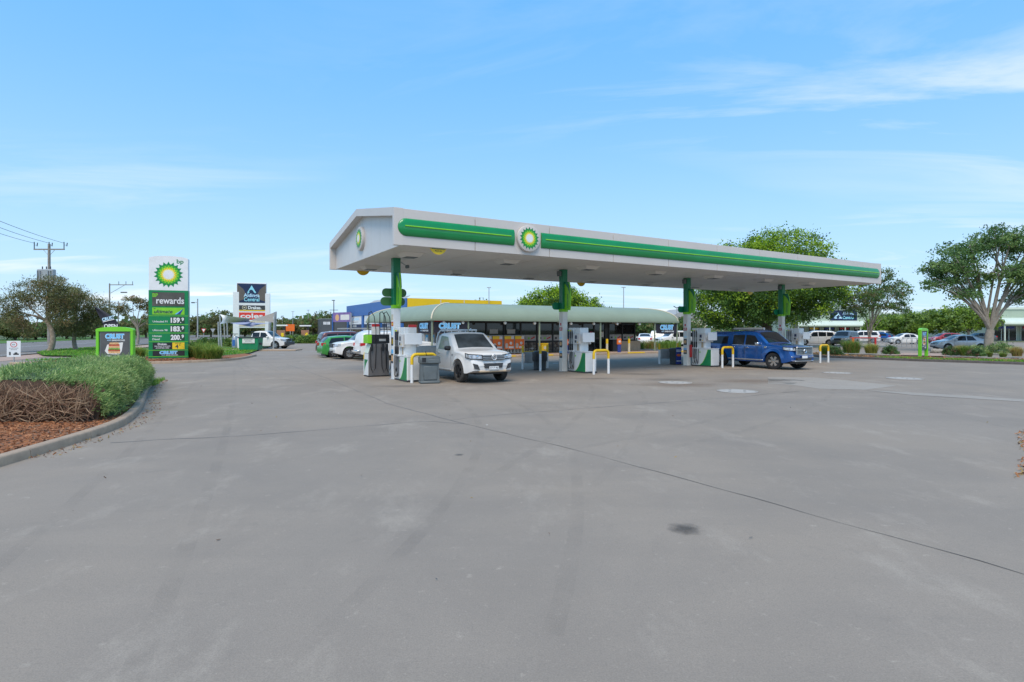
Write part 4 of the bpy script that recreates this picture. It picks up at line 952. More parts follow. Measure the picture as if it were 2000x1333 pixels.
# ------------------------------------------------------------------ shop
SHX, SHY = 22.8, 14.4
shop = thing('service_station_shop', 'low shop with sage green bullnose verandah and dark glazed front', 'shop', S(7.05, 13.2), ANG)
ap = MB().box(-.3, SHX + 1.0, -.55, SHY, -.02, .13, .02); struct_ap = part('shop_apron', ap, M['paver'], None, 30); struct_ap['kind'] = 'structure'; struct_ap.location = S(7.05, 13.2); struct_ap.rotation_euler.z = ANG
ke = MB().box(-.3, SHX + 1.0, -.72, -.553, -.02, .135, .02); k_ = part('yellow_kerb', ke, M['kerb'], None, 30); k_['kind'] = 'structure'; k_.location = S(7.05, 13.2); k_.rotation_euler.z = ANG
for a in (4.2, 7.4, 16.4, 21.0):
    q = part('yellow_paint', MB().box(a, a + 1.8, -.727, -.55, .05, .139), M['yellow'], k_)
# bullnose verandah: four sides mitred at the corners
EZ, TZ, DP = 2.62, 3.78, 2.3
def bull(q):                                  # 0 at the eave lip, 1 at the top: (inset, height)
    a = PI / 2 * q; return DP * (1 - math.cos(a)) , EZ + (TZ - EZ) * math.sin(a)
def ring(i):
    return [(i, i), (SHX - i, i), (SHX - i, SHY - i), (i, SHY - i)]
NB = 14
for sidx in range(4):
    nsheet = 1
    V = []
    for k in range(NB + 1):
        i, z = bull(k / NB); r_ = ring(i); a, b = r_[sidx], r_[(sidx + 1) % 4]; V += [(a[0], a[1], z), (b[0], b[1], z)]
    part('verandah_roof', MB().add(V, [(2 * k, 2 * k + 1, 2 * k + 3, 2 * k + 2) for k in range(NB)]), M['sage'], shop, 60)
    # rolled hip capping at each corner
    pts = []
    for k in range(NB + 1):
        i, z = bull(k / NB); r_ = ring(i)[sidx]; pts.append((r_[0], r_[1], z + .01))
    part('hip_capping', MB().tube(pts, .055, 6), M['cream'], shop, 60)
part('main_roof', MB().box(DP - .02, SHX - DP + .02, DP - .02, SHY - DP + .02, TZ - .3, TZ + .03), M['sage'], shop)
gt = MB()
for (a, b, c, d) in ((-.08, SHX + .08, -.08, .0), (-.08, SHX + .08, SHY, SHY + .08), (-.08, 0, 0, SHY), (SHX, SHX + .08, 0, SHY)): gt.box(a, b, c, d, EZ - .10, EZ + .03)
part('gutter', gt, M['sage'], shop)
part('verandah_ceiling', MB().box(.05, SHX - .05, .05, SHY - .05, EZ - .04, EZ - .02), M['tan_wall'], shop)
for (x, y) in [(a, .06) for a in (.06, 2.7, 8.5, 14.25, 20.1, SHX - .06)] + [(.06, 7.2), (.06, SHY - .06), (SHX - .06, 7.2), (SHX - .06, SHY - .06)]:
    part('verandah_post', MB().box(x - .045, x + .045, y - .045, y + .045, .12, EZ - .08), M['sage'], shop)
WX0, WX1, WY0, WY1 = 2.5, 20.2, 2.5, 12.0
part('wall', MB().box(WX0, WX0 + .2, WY0, WY1, .12, EZ - .04), M['tan_wall'], shop); part('wall', MB().box(WX1 - .2, WX1, WY0 + .2, WY1, .12, EZ - .04), M['tan_wall'], shop)
part('wall', MB().box(WX0, WX1, WY1 - .2, WY1 + .002, .12, EZ - .04), M['tan_wall'], shop); part('wall', MB().box(WX0 + .2, 3.85, WY0 + .003, WY0 + .2, .12, EZ - .04), M['tan_wall'], shop)
part('floor', MB().box(WX0 + .2, WX1 - .2, WY0 + .2, WY1 - .2, .125, .14), M['render_grey'], shop)
mull = [3.9, 5.4, 6.9, 8.4, 9.9, 11.4, 12.9, 14.4, 15.6, 16.8, 17.2, 18.7, 20.15]
for x in mull: part('mullion', MB().box(x - .06, x + .06, WY0 - .05, WY0 + .10, .12, EZ - .04), M['black'], shop)
part('head_rail', MB().box(3.84, 20.2, WY0 - .045, WY0 + .09, 2.40, EZ - .045), M['black'], shop)
part('sill_rail', MB().box(3.84, 14.4, WY0 - .045, WY0 + .09, .94, 1.04), M['black'], shop); part('sill_rail', MB().box(17.15, 20.2, WY0 - .045, WY0 + .09, .94, 1.04), M['black'], shop)
for a, b in zip(mull, mull[1:]):
    door = 14.3 < a < 16.7; z0 = .14 if door else 1.04
    if b - a < .6: 
        part('infill', MB().box(a + .06, b - .06, WY0, WY0 + .05, .12, 2.4), M['black'], shop); continue
    g = part('door' if door else 'window_pane', MB().box(a + .06, b - .06, WY0 + .01, WY0 + .03, z0, 2.40), M['shop_glass'], shop)
    if not door:
        part('window_decal', MB().box(a + .08, b - .08, WY0 + .004, WY0 + .008, z0 + .03, z0 + .48), M['decal'], g)
        part('decal_emblem', starmesh(12, .10, .07, 0, 0).xf(Matrix.Translation(((a + b) / 2, WY0 + .001, z0 + .22))), M['lime'], g)
        part('decal_mark', MB().box(a + .2, a + .42, WY0 - .001, WY0 + .003, z0 + .14, z0 + .30), M['charcoal'], g)
        part('decal_swash', MB().hexa([(b - .55, WY0 - .002, z0 + .12), (b - .2, WY0 - .002, z0 + .26), (b - .2, WY0 + .002, z0 + .26), (b - .55, WY0 + .002, z0 + .12), (b - .55, WY0 - .002, z0 + .22), (b - .2, WY0 - .002, z0 + .36), (b - .2, WY0 + .002, z0 + .36), (b - .55, WY0 + .002, z0 + .22)]), M['red'], g)
        if rnd.random() < .6: part('window_poster', MB().box(a + .3, b - .5, WY0 + .002, WY0 + .007, 1.62, 1.95), M['poster_grey'] if rnd.random() < .6 else M['paper'], g)
    else: part('door_notice', MB().box(b - .42, b - .16, WY0 + .002, WY0 + .007, 1.30, 1.75), M['red' if a < 15 else 'paper'], g)
bars(.9, .10, M['decal'], shop, 12.3, WY0 - .05, 2.50, None, 5); bars(1.0, .10, M['decal'], shop, 18.0, WY0 - .05, 2.50, None, 6)
# stone-faced dado under the windows: each stone its own piece
dado = part('dado_wall', MB().box(3.85, 14.4, WY0 + .02, WY0 + .2, .12, .95), M['stone_dark'], shop)
sm = []
for k in range(5):
    b = bmesh.new(); bmesh.ops.create_icosphere(b, subdivisions=1, radius=.5)
    for v in b.verts: v.co *= rnd.uniform(.85, 1.15)
    me = bpy.data.meshes.new('stone'); b.to_mesh(me); b.free(); me.materials.append(M['stone' if k % 2 else 'stone_dark'] if k < 4 else M['paper']); sm.append(me)
for x in np.arange(8.95, 14.3, .25):
    for r_ in range(4):
        o = link(bpy.data.objects.new('stone', sm[rnd.randrange(5) if rnd.random() < .4 else rnd.randrange(4)]), dado); o.location = (x + rnd.uniform(-.05, .05), WY0 + .02, .24 + r_ * .20 + rnd.uniform(-.03, .03)); o.scale = (.28 * rnd.uniform(.8, 1.1), .12, .22 * rnd.uniform(.8, 1.1)); o.rotation_euler = (0, rnd.uniform(-.4, .4), 0)
part('low_wall', MB().box(17.25, 20.5, WY0 - .35, WY0 - .05, .12, .96, .015), M['beige'], shop, 30)
for x in (.9, 2.3, 5.6, 8.1, 11.4, 13.6, 16.0, 18.4):
    part('eave_spotlight', MB().lathe([(.01, -.12), (.10, -.12), (.11, -.02), (.05, .10), (.01, .11)], 12, 'y', (x, .15, EZ - .22)), M['off_white'], shop, 40)
# banners slung between the posts
def banner(lab, org, rz, wid, h, zc, lx):
    t = thing('shop_banner', lab, 'banner', org, rz, 'black sandwich banners on the shop verandah')
    def fn(a, b): return (wid * (a - .5), .03 * math.sin(a * PI * 3) * math.sin(b * PI) , zc + h * (b - .5) - .05 * math.sin(a * PI) * (1 - b))
    part('cloth', MB().grid(fn, 18, 6), M['sail_black'], t, 60, recalc=False)
    crust_logo(t, lx, -.045, zc, wid * .46 if wid > 2.5 else wid * .62, h * .80)
    for sx in (-.5, .5): part('tie', MB().tube([(wid * sx, 0, zc + h / 2), (wid * sx, 0, zc + h / 2 + .16)], .01, 5), M['galv'], t)
    return t
banner('wide black banner above the white tray ute cab', S(7.05 + 1.40, 13.24), ANG, 2.45, .72, 2.08, -.1)
banner('black banner round the shop corner beside the swap lockers', S(7.10, 13.2 + 1.35), ANG - PI / 2, 2.3, .72, 2.08, 0)
banner('black banner at the open verandah end beside the parked cars', S(7.05 + 21.45, 13.24), ANG, 2.45, .80, 2.02, 0)
# lockers, cages and bits on the apron
for k in range(4):
    p = S(7.05 + .30 + .50 * k, 13.2 + 1.75 + .1 * (k % 2)); t = thing('gas_swap_locker', 'grey steel locker with blue bottle sign in the row under the corner banners', 'locker', (p.x, p.y, .13), ANG, 'grey swap lockers by the shop corner')
    part('cabinet', MB().box(-.23, .23, -.22, .22, 0, 1.62, .012), M['galv'], t, 30); d = part('door', MB().box(-.20, .20, -.235, -.222, .06, 1.56, .005), M['render_grey'], t); part('pictogram', MB().box(-.09, .09, -.240, -.236, .75, 1.45), M['crust_blue'], d)
    part('pictogram_bottle', MB().prism([(p_[0] , 1.10 + p_[1]) for p_ in rrect(.10, .34, .04)], 'y', -.244, -.241), M['white'], d); part('handle', MB().box(.14, .17, -.26, -.236, .7, .9), M['black'], d)
for k, (x, lab) in enumerate(((5.35, 'orange-postered gas bottle cage beside the white ute nose'), (7.25, 'orange-postered gas bottle cage beside the yellow bin'))):
    p = S(7.05 + x, 13.2 + 1.55); t = thing('gas_bottle_cage', lab, 'cage', (p.x, p.y, .13), ANG, 'gas bottle cages at the shop front')
    part('frame', MB().box(-.92, .92, -.02, .55, .08, .12).box(-.92, .92, -.02, .55, 1.34, 1.38).box(-.92, -.88, -.02, .02, 0, 1.38).box(.88, .92, -.02, .02, 0, 1.38).box(-.92, -.88, .51, .55, 0, 1.38).box(.88, .92, .51, .55, 0, 1.38).box(-.02, .02, -.02, .02, 0, 1.38), M['galv'], t)
    part('back_sheet', MB().box(-.90, .90, .50, .51, .12, 1.34), M['charcoal'], t)
    for sx in (-.45, .45):
        o = part('poster', MB().box(sx - .40, sx + .40, -.035, -.022, .36, 1.32, .004), M['orange'], t)
        part('poster_band', MB().box(sx - .40, sx + .16, -.038, -.0355, 1.10, 1.32), M['sun_yellow'], o); part('poster_corner', MB().box(sx + .17, sx + .40, -.038, -.0355, 1.10, 1.32), M['paper'], o)
        part('poster_foot', MB().box(sx - .05, sx + .38, -.038, -.0355, .42, .56), M['paper'], o); part('poster_bottle', MB().prism([(sx - .22 + q[0], .62 + q[1]) for q in rrect(.22, .36, .09)], 'y', -.039, -.0356), M['bottle'], o)
        part('poster_disc', MB().lathe([(.11, 0), (.11, -.003), (.01, -.004)], 18, 'y', (sx + .14, -.036, .80)), M['paper'], o)
    for q in range(6): part('gas_bottle', MB().lathe([(.11, 0), (.12, .02), (.12, .22), (.08, .28), (.02, .30)], 10, 'z', (-.72 + .29 * q, .25, .12)), M['bottle'], t, 40)
p = S(7.05 + 9.3, 13.2 + .75); t = thing('wash_station', 'yellow squeegee tub on the shop paving by the stone wall', 'tub', (p.x, p.y, .13), ANG)
part('tub', MB().hexa([(-.24, -.2, 0), (.24, -.2, 0), (.24, .2, 0), (-.24, .2, 0), (-.28, -.24, .72), (.28, -.24, .72), (.28, .24, .72), (-.28, .24, .72)]), M['yellow'], t); part('rim', MB().box(-.31, .31, -.27, .27, .70, .78, .02), M['yellow'], t, 30)
part('badge', MB().lathe([(.12, 0), (.12, -.004), (.01, -.006)], 18, 'y', (0, -.235, .45)), M['cream'], t)
for k, (x, lab) in enumerate(((14.7, 'white bollard with yellow sleeve left of the shop door'), (17.0, 'white bollard with yellow sleeve before the low beige wall'))):
    p = S(7.05 + x, 13.2 - .2); t = thing('bollard', lab, 'bollard', (p.x, p.y, .13), ANG)
    part('post', MB().tube([(0, 0, 0), (0, 0, .70)], .09, 12), M['cream'], t, 50); part('yellow_sleeve', MB().tube([(0, 0, .70), (0, 0, 1.05), (0, 0, 1.07)], [.094, .094, .06], 12), M['yellow'], t, 50)
for k, (x, y, lab) in enumerate(((11.0, -.15, 'small blue and orange pump topper behind the bagged bin'), (15.9, -.25, 'small blue and orange advert stand between the shop bollards'), (24.6, -1.2, 'small purple and orange advert stand under the open verandah end'))):
    p = S(7.05 + x, 13.2 + y); t = thing('advert_stand', lab, 'advert stand', (p.x, p.y, .0 if k == 2 else .13), ANG)
    part('stem', MB().box(-.15, .15, -.05, .05, 0, .62, .01), M['blue_sign'], t); part('header', MB().box(-.20, .20, -.06, .06, .62, 1.08, .02), M['orange'], t); part('header_mark', MB().box(-.10, .10, -.064, -.061, .78, .94), M['paper'], t)
p = S(7.05 + 17.0, 13.2 + 1.7); t = thing('litter_bin', 'black wheeled litter bin by the low beige shop wall', 'bin', (p.x, p.y, .13), ANG)
part('body', MB().hexa([(-.24, -.24, 0), (.24, -.24, 0), (.24, .24, 0), (-.24, .24, 0), (-.30, -.30, .88), (.30, -.30, .88), (.30, .30, .88), (-.30, .30, .88)]), M['dark_bin'], t); part('lid', MB().box(-.32, .32, -.33, .31, .88, .97, .03), M['dark_bin'], t, 30)
p = S(7.05 + 1.1, 13.2 + 1.2); t = thing('hanging_sign', 'round red sign hung under the verandah above the wide black banner', 'sign', (p.x, p.y, 2.56), ANG)
part('disc', MB().prism([(.42 * math.cos(a), .24 * math.sin(a)) for a in np.linspace(PI, 2 * PI, 16)], 'y', -.02, .02), M['red'], t); part('rod', MB().tube([(0, 0, -.02), (0, 0, .04)], .01, 5), M['galv'], t)

# ------------------------------------------------------------------ vehicles at the pumps
dm('badge_silver', (.62, .63, .64), .35, .3, var=.05)
sp = ute(M['paint_white'], x0=-.36, x1=2.65, rtaper=0, wheels=[1.67], R=.39, arch=.48, clr=.36, glass=M['glass_blue'], side_glass=M['glass_clear'], zf=.94, tail=False, tyre=M['tyre_worn'], rim=M['black'], mirror_mat=M['black'], handle_mat=M['paint_white'], spokes=6,
    top=[(-.36, 1.68), (-.24, 1.76), (.2, 1.80), (.48, 1.79), (.64, 1.74), (1.30, 1.20), (1.42, 1.17), (2.10, 1.11), (2.42, 1.03), (2.60, .86), (2.65, .50)],
    windows=[[(-.16, 1.17), (.98, 1.15), (.52, 1.64), (-.10, 1.68)]], wind=(.66, 1.28), seams=[(-.24, .5, 1.15), (1.03, .55, 1.12)], handles=[(-.06, 1.04)], mirror=(.88, 1.22), grille=(.54, .84, .17), intake=(.46, .55, .17), tw=.26, bezel=True)
p = S(2.40, -.83)
hil = make_car('tray_ute', 'white single-cab tray ute with rack over its cab parked at the first pump', 'ute', p.x, p.y, ANG - PI / 2, sp)
b = hil
for z in (.875, .935, .995): part('grille_bar', MB().box(2.585 - (z - .86) * .3, 2.68 - (z - .86) * .25, -.44, .44, z - .014, z + .014), M['steel'], b)
rg = MB().lathe([(.095, -.01), (.11, 0), (.095, .012), (.078, 0)], 24, 'x', (2.685, 0, .935), close=True).lathe([(.040, -.01), (.050, 0), (.040, .012), (.032, 0)], 18, 'x', (2.688, 0, .945), close=True); part('badge', rg, M['badge_silver'], b, 60)
pl = part('number_plate', MB().box(2.66, 2.675, -.19, .19, .50, .61, .003), M['white'], b); text('S717 BJJ', .32, .07, M['charcoal'], pl, 0, 0, 0, Matrix.Translation((2.677, 0, .555)) @ Matrix.Rotation(PI / 2, 4, 'Z'))
for sg in (1, -1): part('fog_recess', MB().hexa([(2.30, sg * .54, .50), (2.625, sg * .54, .50), (2.585, sg * .735, .54), (2.25, sg * .74, .54), (2.30, sg * .62, .70), (2.615, sg * .62, .68), (2.565, sg * .775, .72), (2.2, sg * .77, .72)]), M['charcoal'], b)
part('skid_trim', MB().box(2.44, 2.62, -.55, .55, .40, .47, .02), M['beige'], b)
part('antenna', MB().tube([(.5, .1, 1.80), (.38, .1, 1.95)], .012, 5), M['black'], b)
part('chassis', MB().box(-2.35, 1.9, -.42, -.28, .48, .62).box(-2.35, 1.9, .28, .42, .48, .62).box(-1.5, -1.3, -.7, .7, .32, .46), M['black'], b)
part('side_step', MB().box(-.2, 1.05, -.96, -.80, .38, .44, .02).box(-.2, 1.05, .80, .96, .38, .44, .02), M['galv'], b)
for sg in (1, -1):
    wh = part('wheel', MB().lathe([(.24, -.10), (.27, -.13), (.365, -.12), (.39, -.09), (.39, .09), (.365, .12), (.27, .13), (.24, .10)], 26, 'y', (-1.415, sg * .78, .39), close=True), M['tyre_worn'], b, 40)
    part('rim', MB().lathe([(.245, sg * .09), (.22, sg * .06), (.01, sg * .05)], 20, 'y', (-1.415, sg * .78, .39)), M['black'], wh, 40)
    part('mudguard', MB().grid(lambda a, c: (-1.415 + .47 * math.cos(PI * a), sg * (.66 + .26 * c), .40 + .47 * math.sin(PI * a)), 12, 1), M['black'], b, 60, recalc=False)
part('tray_floor', MB().box(-2.65, -.46, -.90, .90, .88, .96), M['galv'], b)
for y in (-.90, .87): part('tray_side', MB().box(-2.65, -.46, y, y + .03, .96, 1.22, .004).box(-2.65, -.46, y - .006, y + .036, 1.19, 1.235), M['galv'], b)
part('tailgate', MB().box(-2.68, -2.65, -.90, .90, .96, 1.22), M['galv'], b)
rk = MB()
for y in (-.86, .86): rk.tube([(-.44, y, .96), (-.44, y, 1.55), (-.36, y * .96, 1.78), (-.20, y * .90, 1.90)], .028, 8)
rk.tube([(-.20, -.78, 1.90), (-.20, .78, 1.90)], .028, 8).tube([(-.44, -.86, 1.3), (-.44, .86, 1.3)], .022, 8)
for y in (-.6, -.3, 0, .3, .6): rk.tube([(-.44, y, .96), (-.40, y, 1.66), (-.20, y, 1.90)], .014, 6)
for y in (-.52, .52): rk.tube([(-.2, y, 1.90), (-.2, y, 1.97)], .02, 6)
part('headboard_rack', rk, M['white'], b, 50)
bars(.14, .05, M['steel'], b, 0, 0, 0, Matrix.Translation((1.16, -sp['hw'](1.16, .98) - .008, .98)), 3)

sb = ute(M['paint_blue'], x0=-2.70, x1=2.70, W=.96, wheels=[-1.51, 1.72], R=.40, arch=.485, clr=.34, zf=.98, steer=R(14), bezel=True, rim=M['chrome'], spokes=6, handle_mat=M['chrome'], mirror_mat=M['chrome'],
    top=[(-2.70, .55), (-2.69, 1.12), (-2.56, 1.72), (-2.38, 1.80), (-.9, 1.83), (0, 1.87), (.45, 1.85), (.68, 1.79), (1.38, 1.24), (1.52, 1.21), (2.20, 1.15), (2.55, 1.08), (2.67, .88), (2.70, .50)], wind=(.70, 1.35), grille=(.62, .74, .36), intake=(.62, .46, .12))
blu = make_car('double_cab_ute', 'metallic blue double-cab ute with canopy leaving the third pump', 'ute', 12.64, 29.09, math.atan2(-.89, .45), sb)
gs = part('grille_surround', MB().box(2.66, 2.725, -.56, .56, 1.06, 1.11, .012).box(2.66, 2.73, -.56, .56, .72, .76, .012).box(2.66, 2.725, -.58, -.52, .73, 1.10, .012).box(2.66, 2.725, .52, .58, .73, 1.10, .012), M['chrome'], blu, 30)
for z in (.80, .86, .925, .99): part('grille_bar', MB().box(2.67, 2.722, -.53, .53, z - .014, z + .014, .006), M['chrome'], gs)
part('badge', MB().lathe([(.085, -.01), (.105, 0), (.085, .02), (.06, 0)], 24, 'x', (2.735, 0, .90), close=True), M['chrome'], blu, 60)
pl = part('number_plate', MB().box(2.71, 2.725, -.19, .19, .56, .68, .003), M['white'], blu)
part('skid_trim', MB().box(2.46, 2.715, -.66, .66, .40, .46, .02), M['steel'], blu)
for sg in (1, -1):
    part('fog_lamp', MB().box(2.52, 2.62, sg * .70 - .09, sg * .70 + .09, .60, .66, .02), M['lamp_clear'], blu, 40)
    part('side_step', MB().box(-1.0, 1.15, min(sg * .80, sg * 1.0), max(sg * .80, sg * 1.0), .40, .46, .02), M['steel'], blu)
    part('window_trim', MB().box(-.78, 1.05, min(sg * .925, sg * .955), max(sg * .925, sg * .955), 1.125, 1.145), M['chrome'], blu)
    part('roof_rail', MB().tube([(-1.1, sg * .58, 1.86), (-1.0, sg * .58, 1.93), (.25, sg * .58, 1.94), (.38, sg * .58, 1.87)], .018, 6), M['black'], blu, 60)
    part('guard_vent', MB().box(1.22, 1.36, min(sg * .95, sg * .975), max(sg * .95, sg * .975), 1.02, 1.10, .01), M['chrome'], blu)
part('rolled_awning', MB().tube([(-.75, -.78, 1.96), (1.05, -.78, 1.96)], .062, 10).tube([(1.05, -.78, 1.96), (1.09, -.78, 1.96)], .066, 10), M['steel'], blu, 50)
part('roof_bar', MB().box(-.55, -.50, -.80, .62, 1.92, 1.95).box(.2, .25, -.80, .62, 1.92, 1.95), M['black'], blu)

# ------------------------------------------------------------------ parked cars
hu = ANG; hback = ANG + PI
def ch(v): return math.atan2(v[1], v[0])
make_car('parked_ute', 'white ute with black spoked wheels backed in beside the bright green car', 'ute', -9.6, 38.2, hback, ute(M['paint_white'], rim=M['chrome'], spokes=9, top=ute(0)['top']))
ca = make_car('parked_ute', 'white ute with window canopy parked nose in behind the dark grey pump', 'ute', -7.44, 36.66, hu, ute(M['paint_white'], glass=M['glass']))
part('rear_step_bumper', MB().box(-2.86, -2.62, -.80, .80, .50, .66, .03), M['chrome'], ca, 40)
part('roof_rack', MB().box(-2.1, -.6, -.62, -.56, 1.86, 1.90).box(-2.1, -.6, .56, .62, 1.86, 1.90).box(-1.9, -1.86, -.62, .62, 1.84, 1.87).box(-.8, -.76, -.62, .62, 1.84, 1.87), M['white'], ca)
make_car('parked_car', 'bright green hatchback parked between the white ute and maroon wagon', 'car', -11.66, 40.1, hu, hatch(M['paint_green']))
make_car('parked_car', 'maroon and grey wagon parked beside the green hatchback', 'car', -12.4, 42.9, hu, suv(M['paint_maroon']))
def tub_ute(paint, **k):
    return ute(paint, top=[(-2.65, .55), (-2.64, 1.06), (-1.0, 1.10), (-.90, 1.14), (-.74, 1.68), (-.5, 1.77), (0, 1.80), (.45, 1.79), (.66, 1.74), (1.32, 1.19), (1.45, 1.16), (2.15, 1.09), (2.48, 1.00), (2.62, .80), (2.65, .50)], windows=ute(0)['windows'][1:], seams=[(.045, .45, 1.1), (1.06, .5, 1.1)], **k)
wu = make_car('parked_ute', 'white ute with black bull bar behind the green skip', 'ute', -24.9, 56.6, R(-6), tub_ute(M['paint_white']))
part('bull_bar', MB().box(2.55, 2.80, -.86, .86, .42, .74, .05).tube([(2.74, -.5, .74), (2.74, -.5, 1.02), (2.74, .5, 1.02), (2.74, .5, .74)], .03, 8), M['charcoal'], wu, 40)
part('tray_rail', MB().tube([(-.95, -.7, 1.1), (-.95, -.7, 1.75), (-.95, .7, 1.75), (-.95, .7, 1.1)], .03, 8), M['charcoal'], wu, 50)
CARS = [('white station wagon side-on beyond the open verandah end', 'suv', 'paint_white', 1318, 66, (-.95, -.2)), ('white utility tail-on beyond the open verandah end', 'ute', 'paint_white', 1284, 74, (.25, .95)),
        ('white sedan tail-on beside the shop end shrubs', 'sedan', 'paint_white', 1259, 72, (.2, .97)), ('white wagon far behind the verandah post', 'suv', 'paint_white', 1300, 86, (.3, .95)),
        ('white four-wheel drive with red tail lamps behind the fourth pump', 'suv', 'paint_white', 1592, 71, (-.97, .22)), ('dark grey wagon next to the white four-wheel drive', 'suv', 'paint_grey', 1650, 69, (-.72, -.6)),
        ('white wagon behind the slender multi-stemmed tree', 'suv', 'paint_white', 1682, 84, (-.9, .3)), ('blue hatchback behind the trolley bay', 'hatch', 'paint_blue', 1716, 90, (-.5, .8)),
        ('white wagon tail-on behind the trolley bay', 'suv', 'paint_white', 1728, 98, (.75, .6)), ('white sedan side-on between the trolley bay and the lime-framed post sign', 'sedan', 'paint_white', 1768, 76, (-1, .12)),
        ('red hatchback partly behind the lime-framed post sign', 'hatch', 'paint_red', 1845, 78, (-1, .15)), ('silver sedan in front of the red hatchback', 'sedan', 'paint_silver', 1874, 53, (-.97, .22)),
        ('dark grey car behind the shade trees near the shopfront', 'sedan', 'paint_grey', 1912, 92, (-1, .1)), ('white car parked under the shade tree row', 'sedan', 'paint_white', 1702, 104, (-.9, .3)), ('silver car parked before the supermarket verandah', 'sedan', 'paint_silver', 1572, 104, (-.9, .4)),
        ('white car parked before the supermarket verandah', 'hatch', 'paint_white', 1620, 100, (-.9, .4)), ('red car parked before the supermarket verandah', 'hatch', 'paint_red', 1664, 106, (.5, .8))]
for lab, kd, pm_, px, Y, h in CARS:
    X, Y = at(px, Y); make_car('parked_' + ('ute' if kd == 'ute' else 'car'), lab, 'ute' if kd == 'ute' else 'car', X, Y, ch(h), {'suv': suv, 'sedan': sedan, 'hatch': hatch, 'ute': tub_ute}[kd](M[pm_]), 'cars in the shopping centre car park')

# ------------------------------------------------------------------ price sign
mo = thing('price_sign', 'tall green and white fuel price sign with sunburst emblem', 'sign', (*gp(331, 703), .0), R(20))
Wm = 1.33; mo.scale = (.827, 1, 1)
part('plinth', MB().box(-Wm - .03, Wm + .03, -.30, .30, 0, .16), M['bp_dark'], mo)
part('green_cabinet', MB().box(-Wm, Wm, -.26, .26, .16, 4.42, .02), M['sign_green'], mo, 30)
P = [(-Wm + .02, 4.42), (Wm - .02, 4.42), (Wm - .02, 6.44)] + [((Wm - .02) * math.cos(a), 6.44 + .17 * math.sin(a)) for a in np.linspace(.15, PI - .15, 14)] + [(-Wm + .02, 6.44)]
hdp = part('white_head', MB().prism(P, 'y', -.25, .25), M['white'], mo)
helios(hdp, Matrix.Translation((0, -.25, 5.42)) @ Matrix.Diagonal((1 / .827, 1, 1, 1)), .83)
text('bp', .47, .36, M['sign_green'], hdp, .78, -.256, 6.24, bold=.02)
pn = part('rewards_panel', MB().box(-1.08, 1.08, -.275, -.255, 3.41, 4.29), M['taupe_dark'] if 'taupe_dark' in M else M['taupe'], mo); text('BP', .36, .24, M['lime'], pn, -.88, -.28, 4.10, bold=.02); text('rewards', 1.86, .42, M['white'], pn, .12, -.28, 3.77, bold=.015)
pn = part('ultimate_panel', MB().box(-1.08, 1.08, -.275, -.255, 2.88, 3.32), M['lime'], mo); text('ultimate', 1.25, .24, M['navy'], pn, -.35, -.28, 3.07, bold=.02, shear=.25); text('BP', .13, .06, M['navy'], pn, -.92, -.28, 3.25)
part('swoosh', MB().prism([(.42, 2.90), (.72, 2.90), (.98, 3.24)], 'y', -.279, -.276), M['crust_blue'], pn); part('swoosh_dark', MB().prism([(.56, 2.90), (.80, 2.90), (1.02, 3.28)], 'y', -.282, -.2795), M['blue_sign'], pn)
for z in (2.80, 2.25, 1.71, 1.16, .62, .22): part('lime_rule', MB().box(-Wm - .004, Wm + .004, -.266, -.24, z - .012, z + .012), M['lime'], mo)
for zc, a, b_, pr in ((2.52, 'Unleaded 91', None, '159'), (1.97, 'Ultimate 98', None, '183'), (1.43, 'Ultimate', 'Diesel', '200')):
    pn = part('price_display', MB().box(.12, 1.08, -.272, -.255, zc - .20, zc + .22), M['price_black'], mo)
    if b_: text(a, .62, .12, M['white'], mo, -.76, -.266, zc + .09); text(b_, .48, .12, M['white'], mo, -.83, -.266, zc - .11)
    else: text(a, .98, .12, M['white'], mo, -.56, -.266, zc - .08)
    text(pr, .62, .34, M['white'], pn, .46, -.277, zc, bold=.05, name='price_digits'); text('9', .17, .22, M['white'], pn, .96, -.277, zc + .06, bold=.05, name='price_digits'); part('price_point', MB().box(.79, .85, -.279, -.276, zc - .17, zc - .11), M['white'], pn)
pn = part('docket_panel', MB().box(-1.05, .25, -.272, -.255, .68, 1.10), M['black'], mo); text('Drakes.', .62, .13, M['white'], pn, -.4, -.276, 1.01, bold=.03); text('DISCOUNT DOCKETS', 1.05, .075, M['white'], pn, -.4, -.276, .87); text('ACCEPTED HERE', .9, .075, M['white'], pn, -.4, -.276, .76)
pn = part('saving_panel', MB().box(.26, 1.08, -.272, -.255, .68, 1.10), M['sun_yellow'], mo); text('SAVE', .40, .06, M['charcoal'], pn, .66, -.276, 1.045); text('4', .22, .26, M['charcoal'], pn, .56, -.276, .85, bold=.03); text('c', .09, .10, M['charcoal'], pn, .76, -.276, .94)
pn = part('sandwich_panel', MB().box(-1.05, 1.08, -.272, -.255, .26, .58), M['black'], mo); crust_logo(pn, 0, -.276, .42, 1.15, .30)

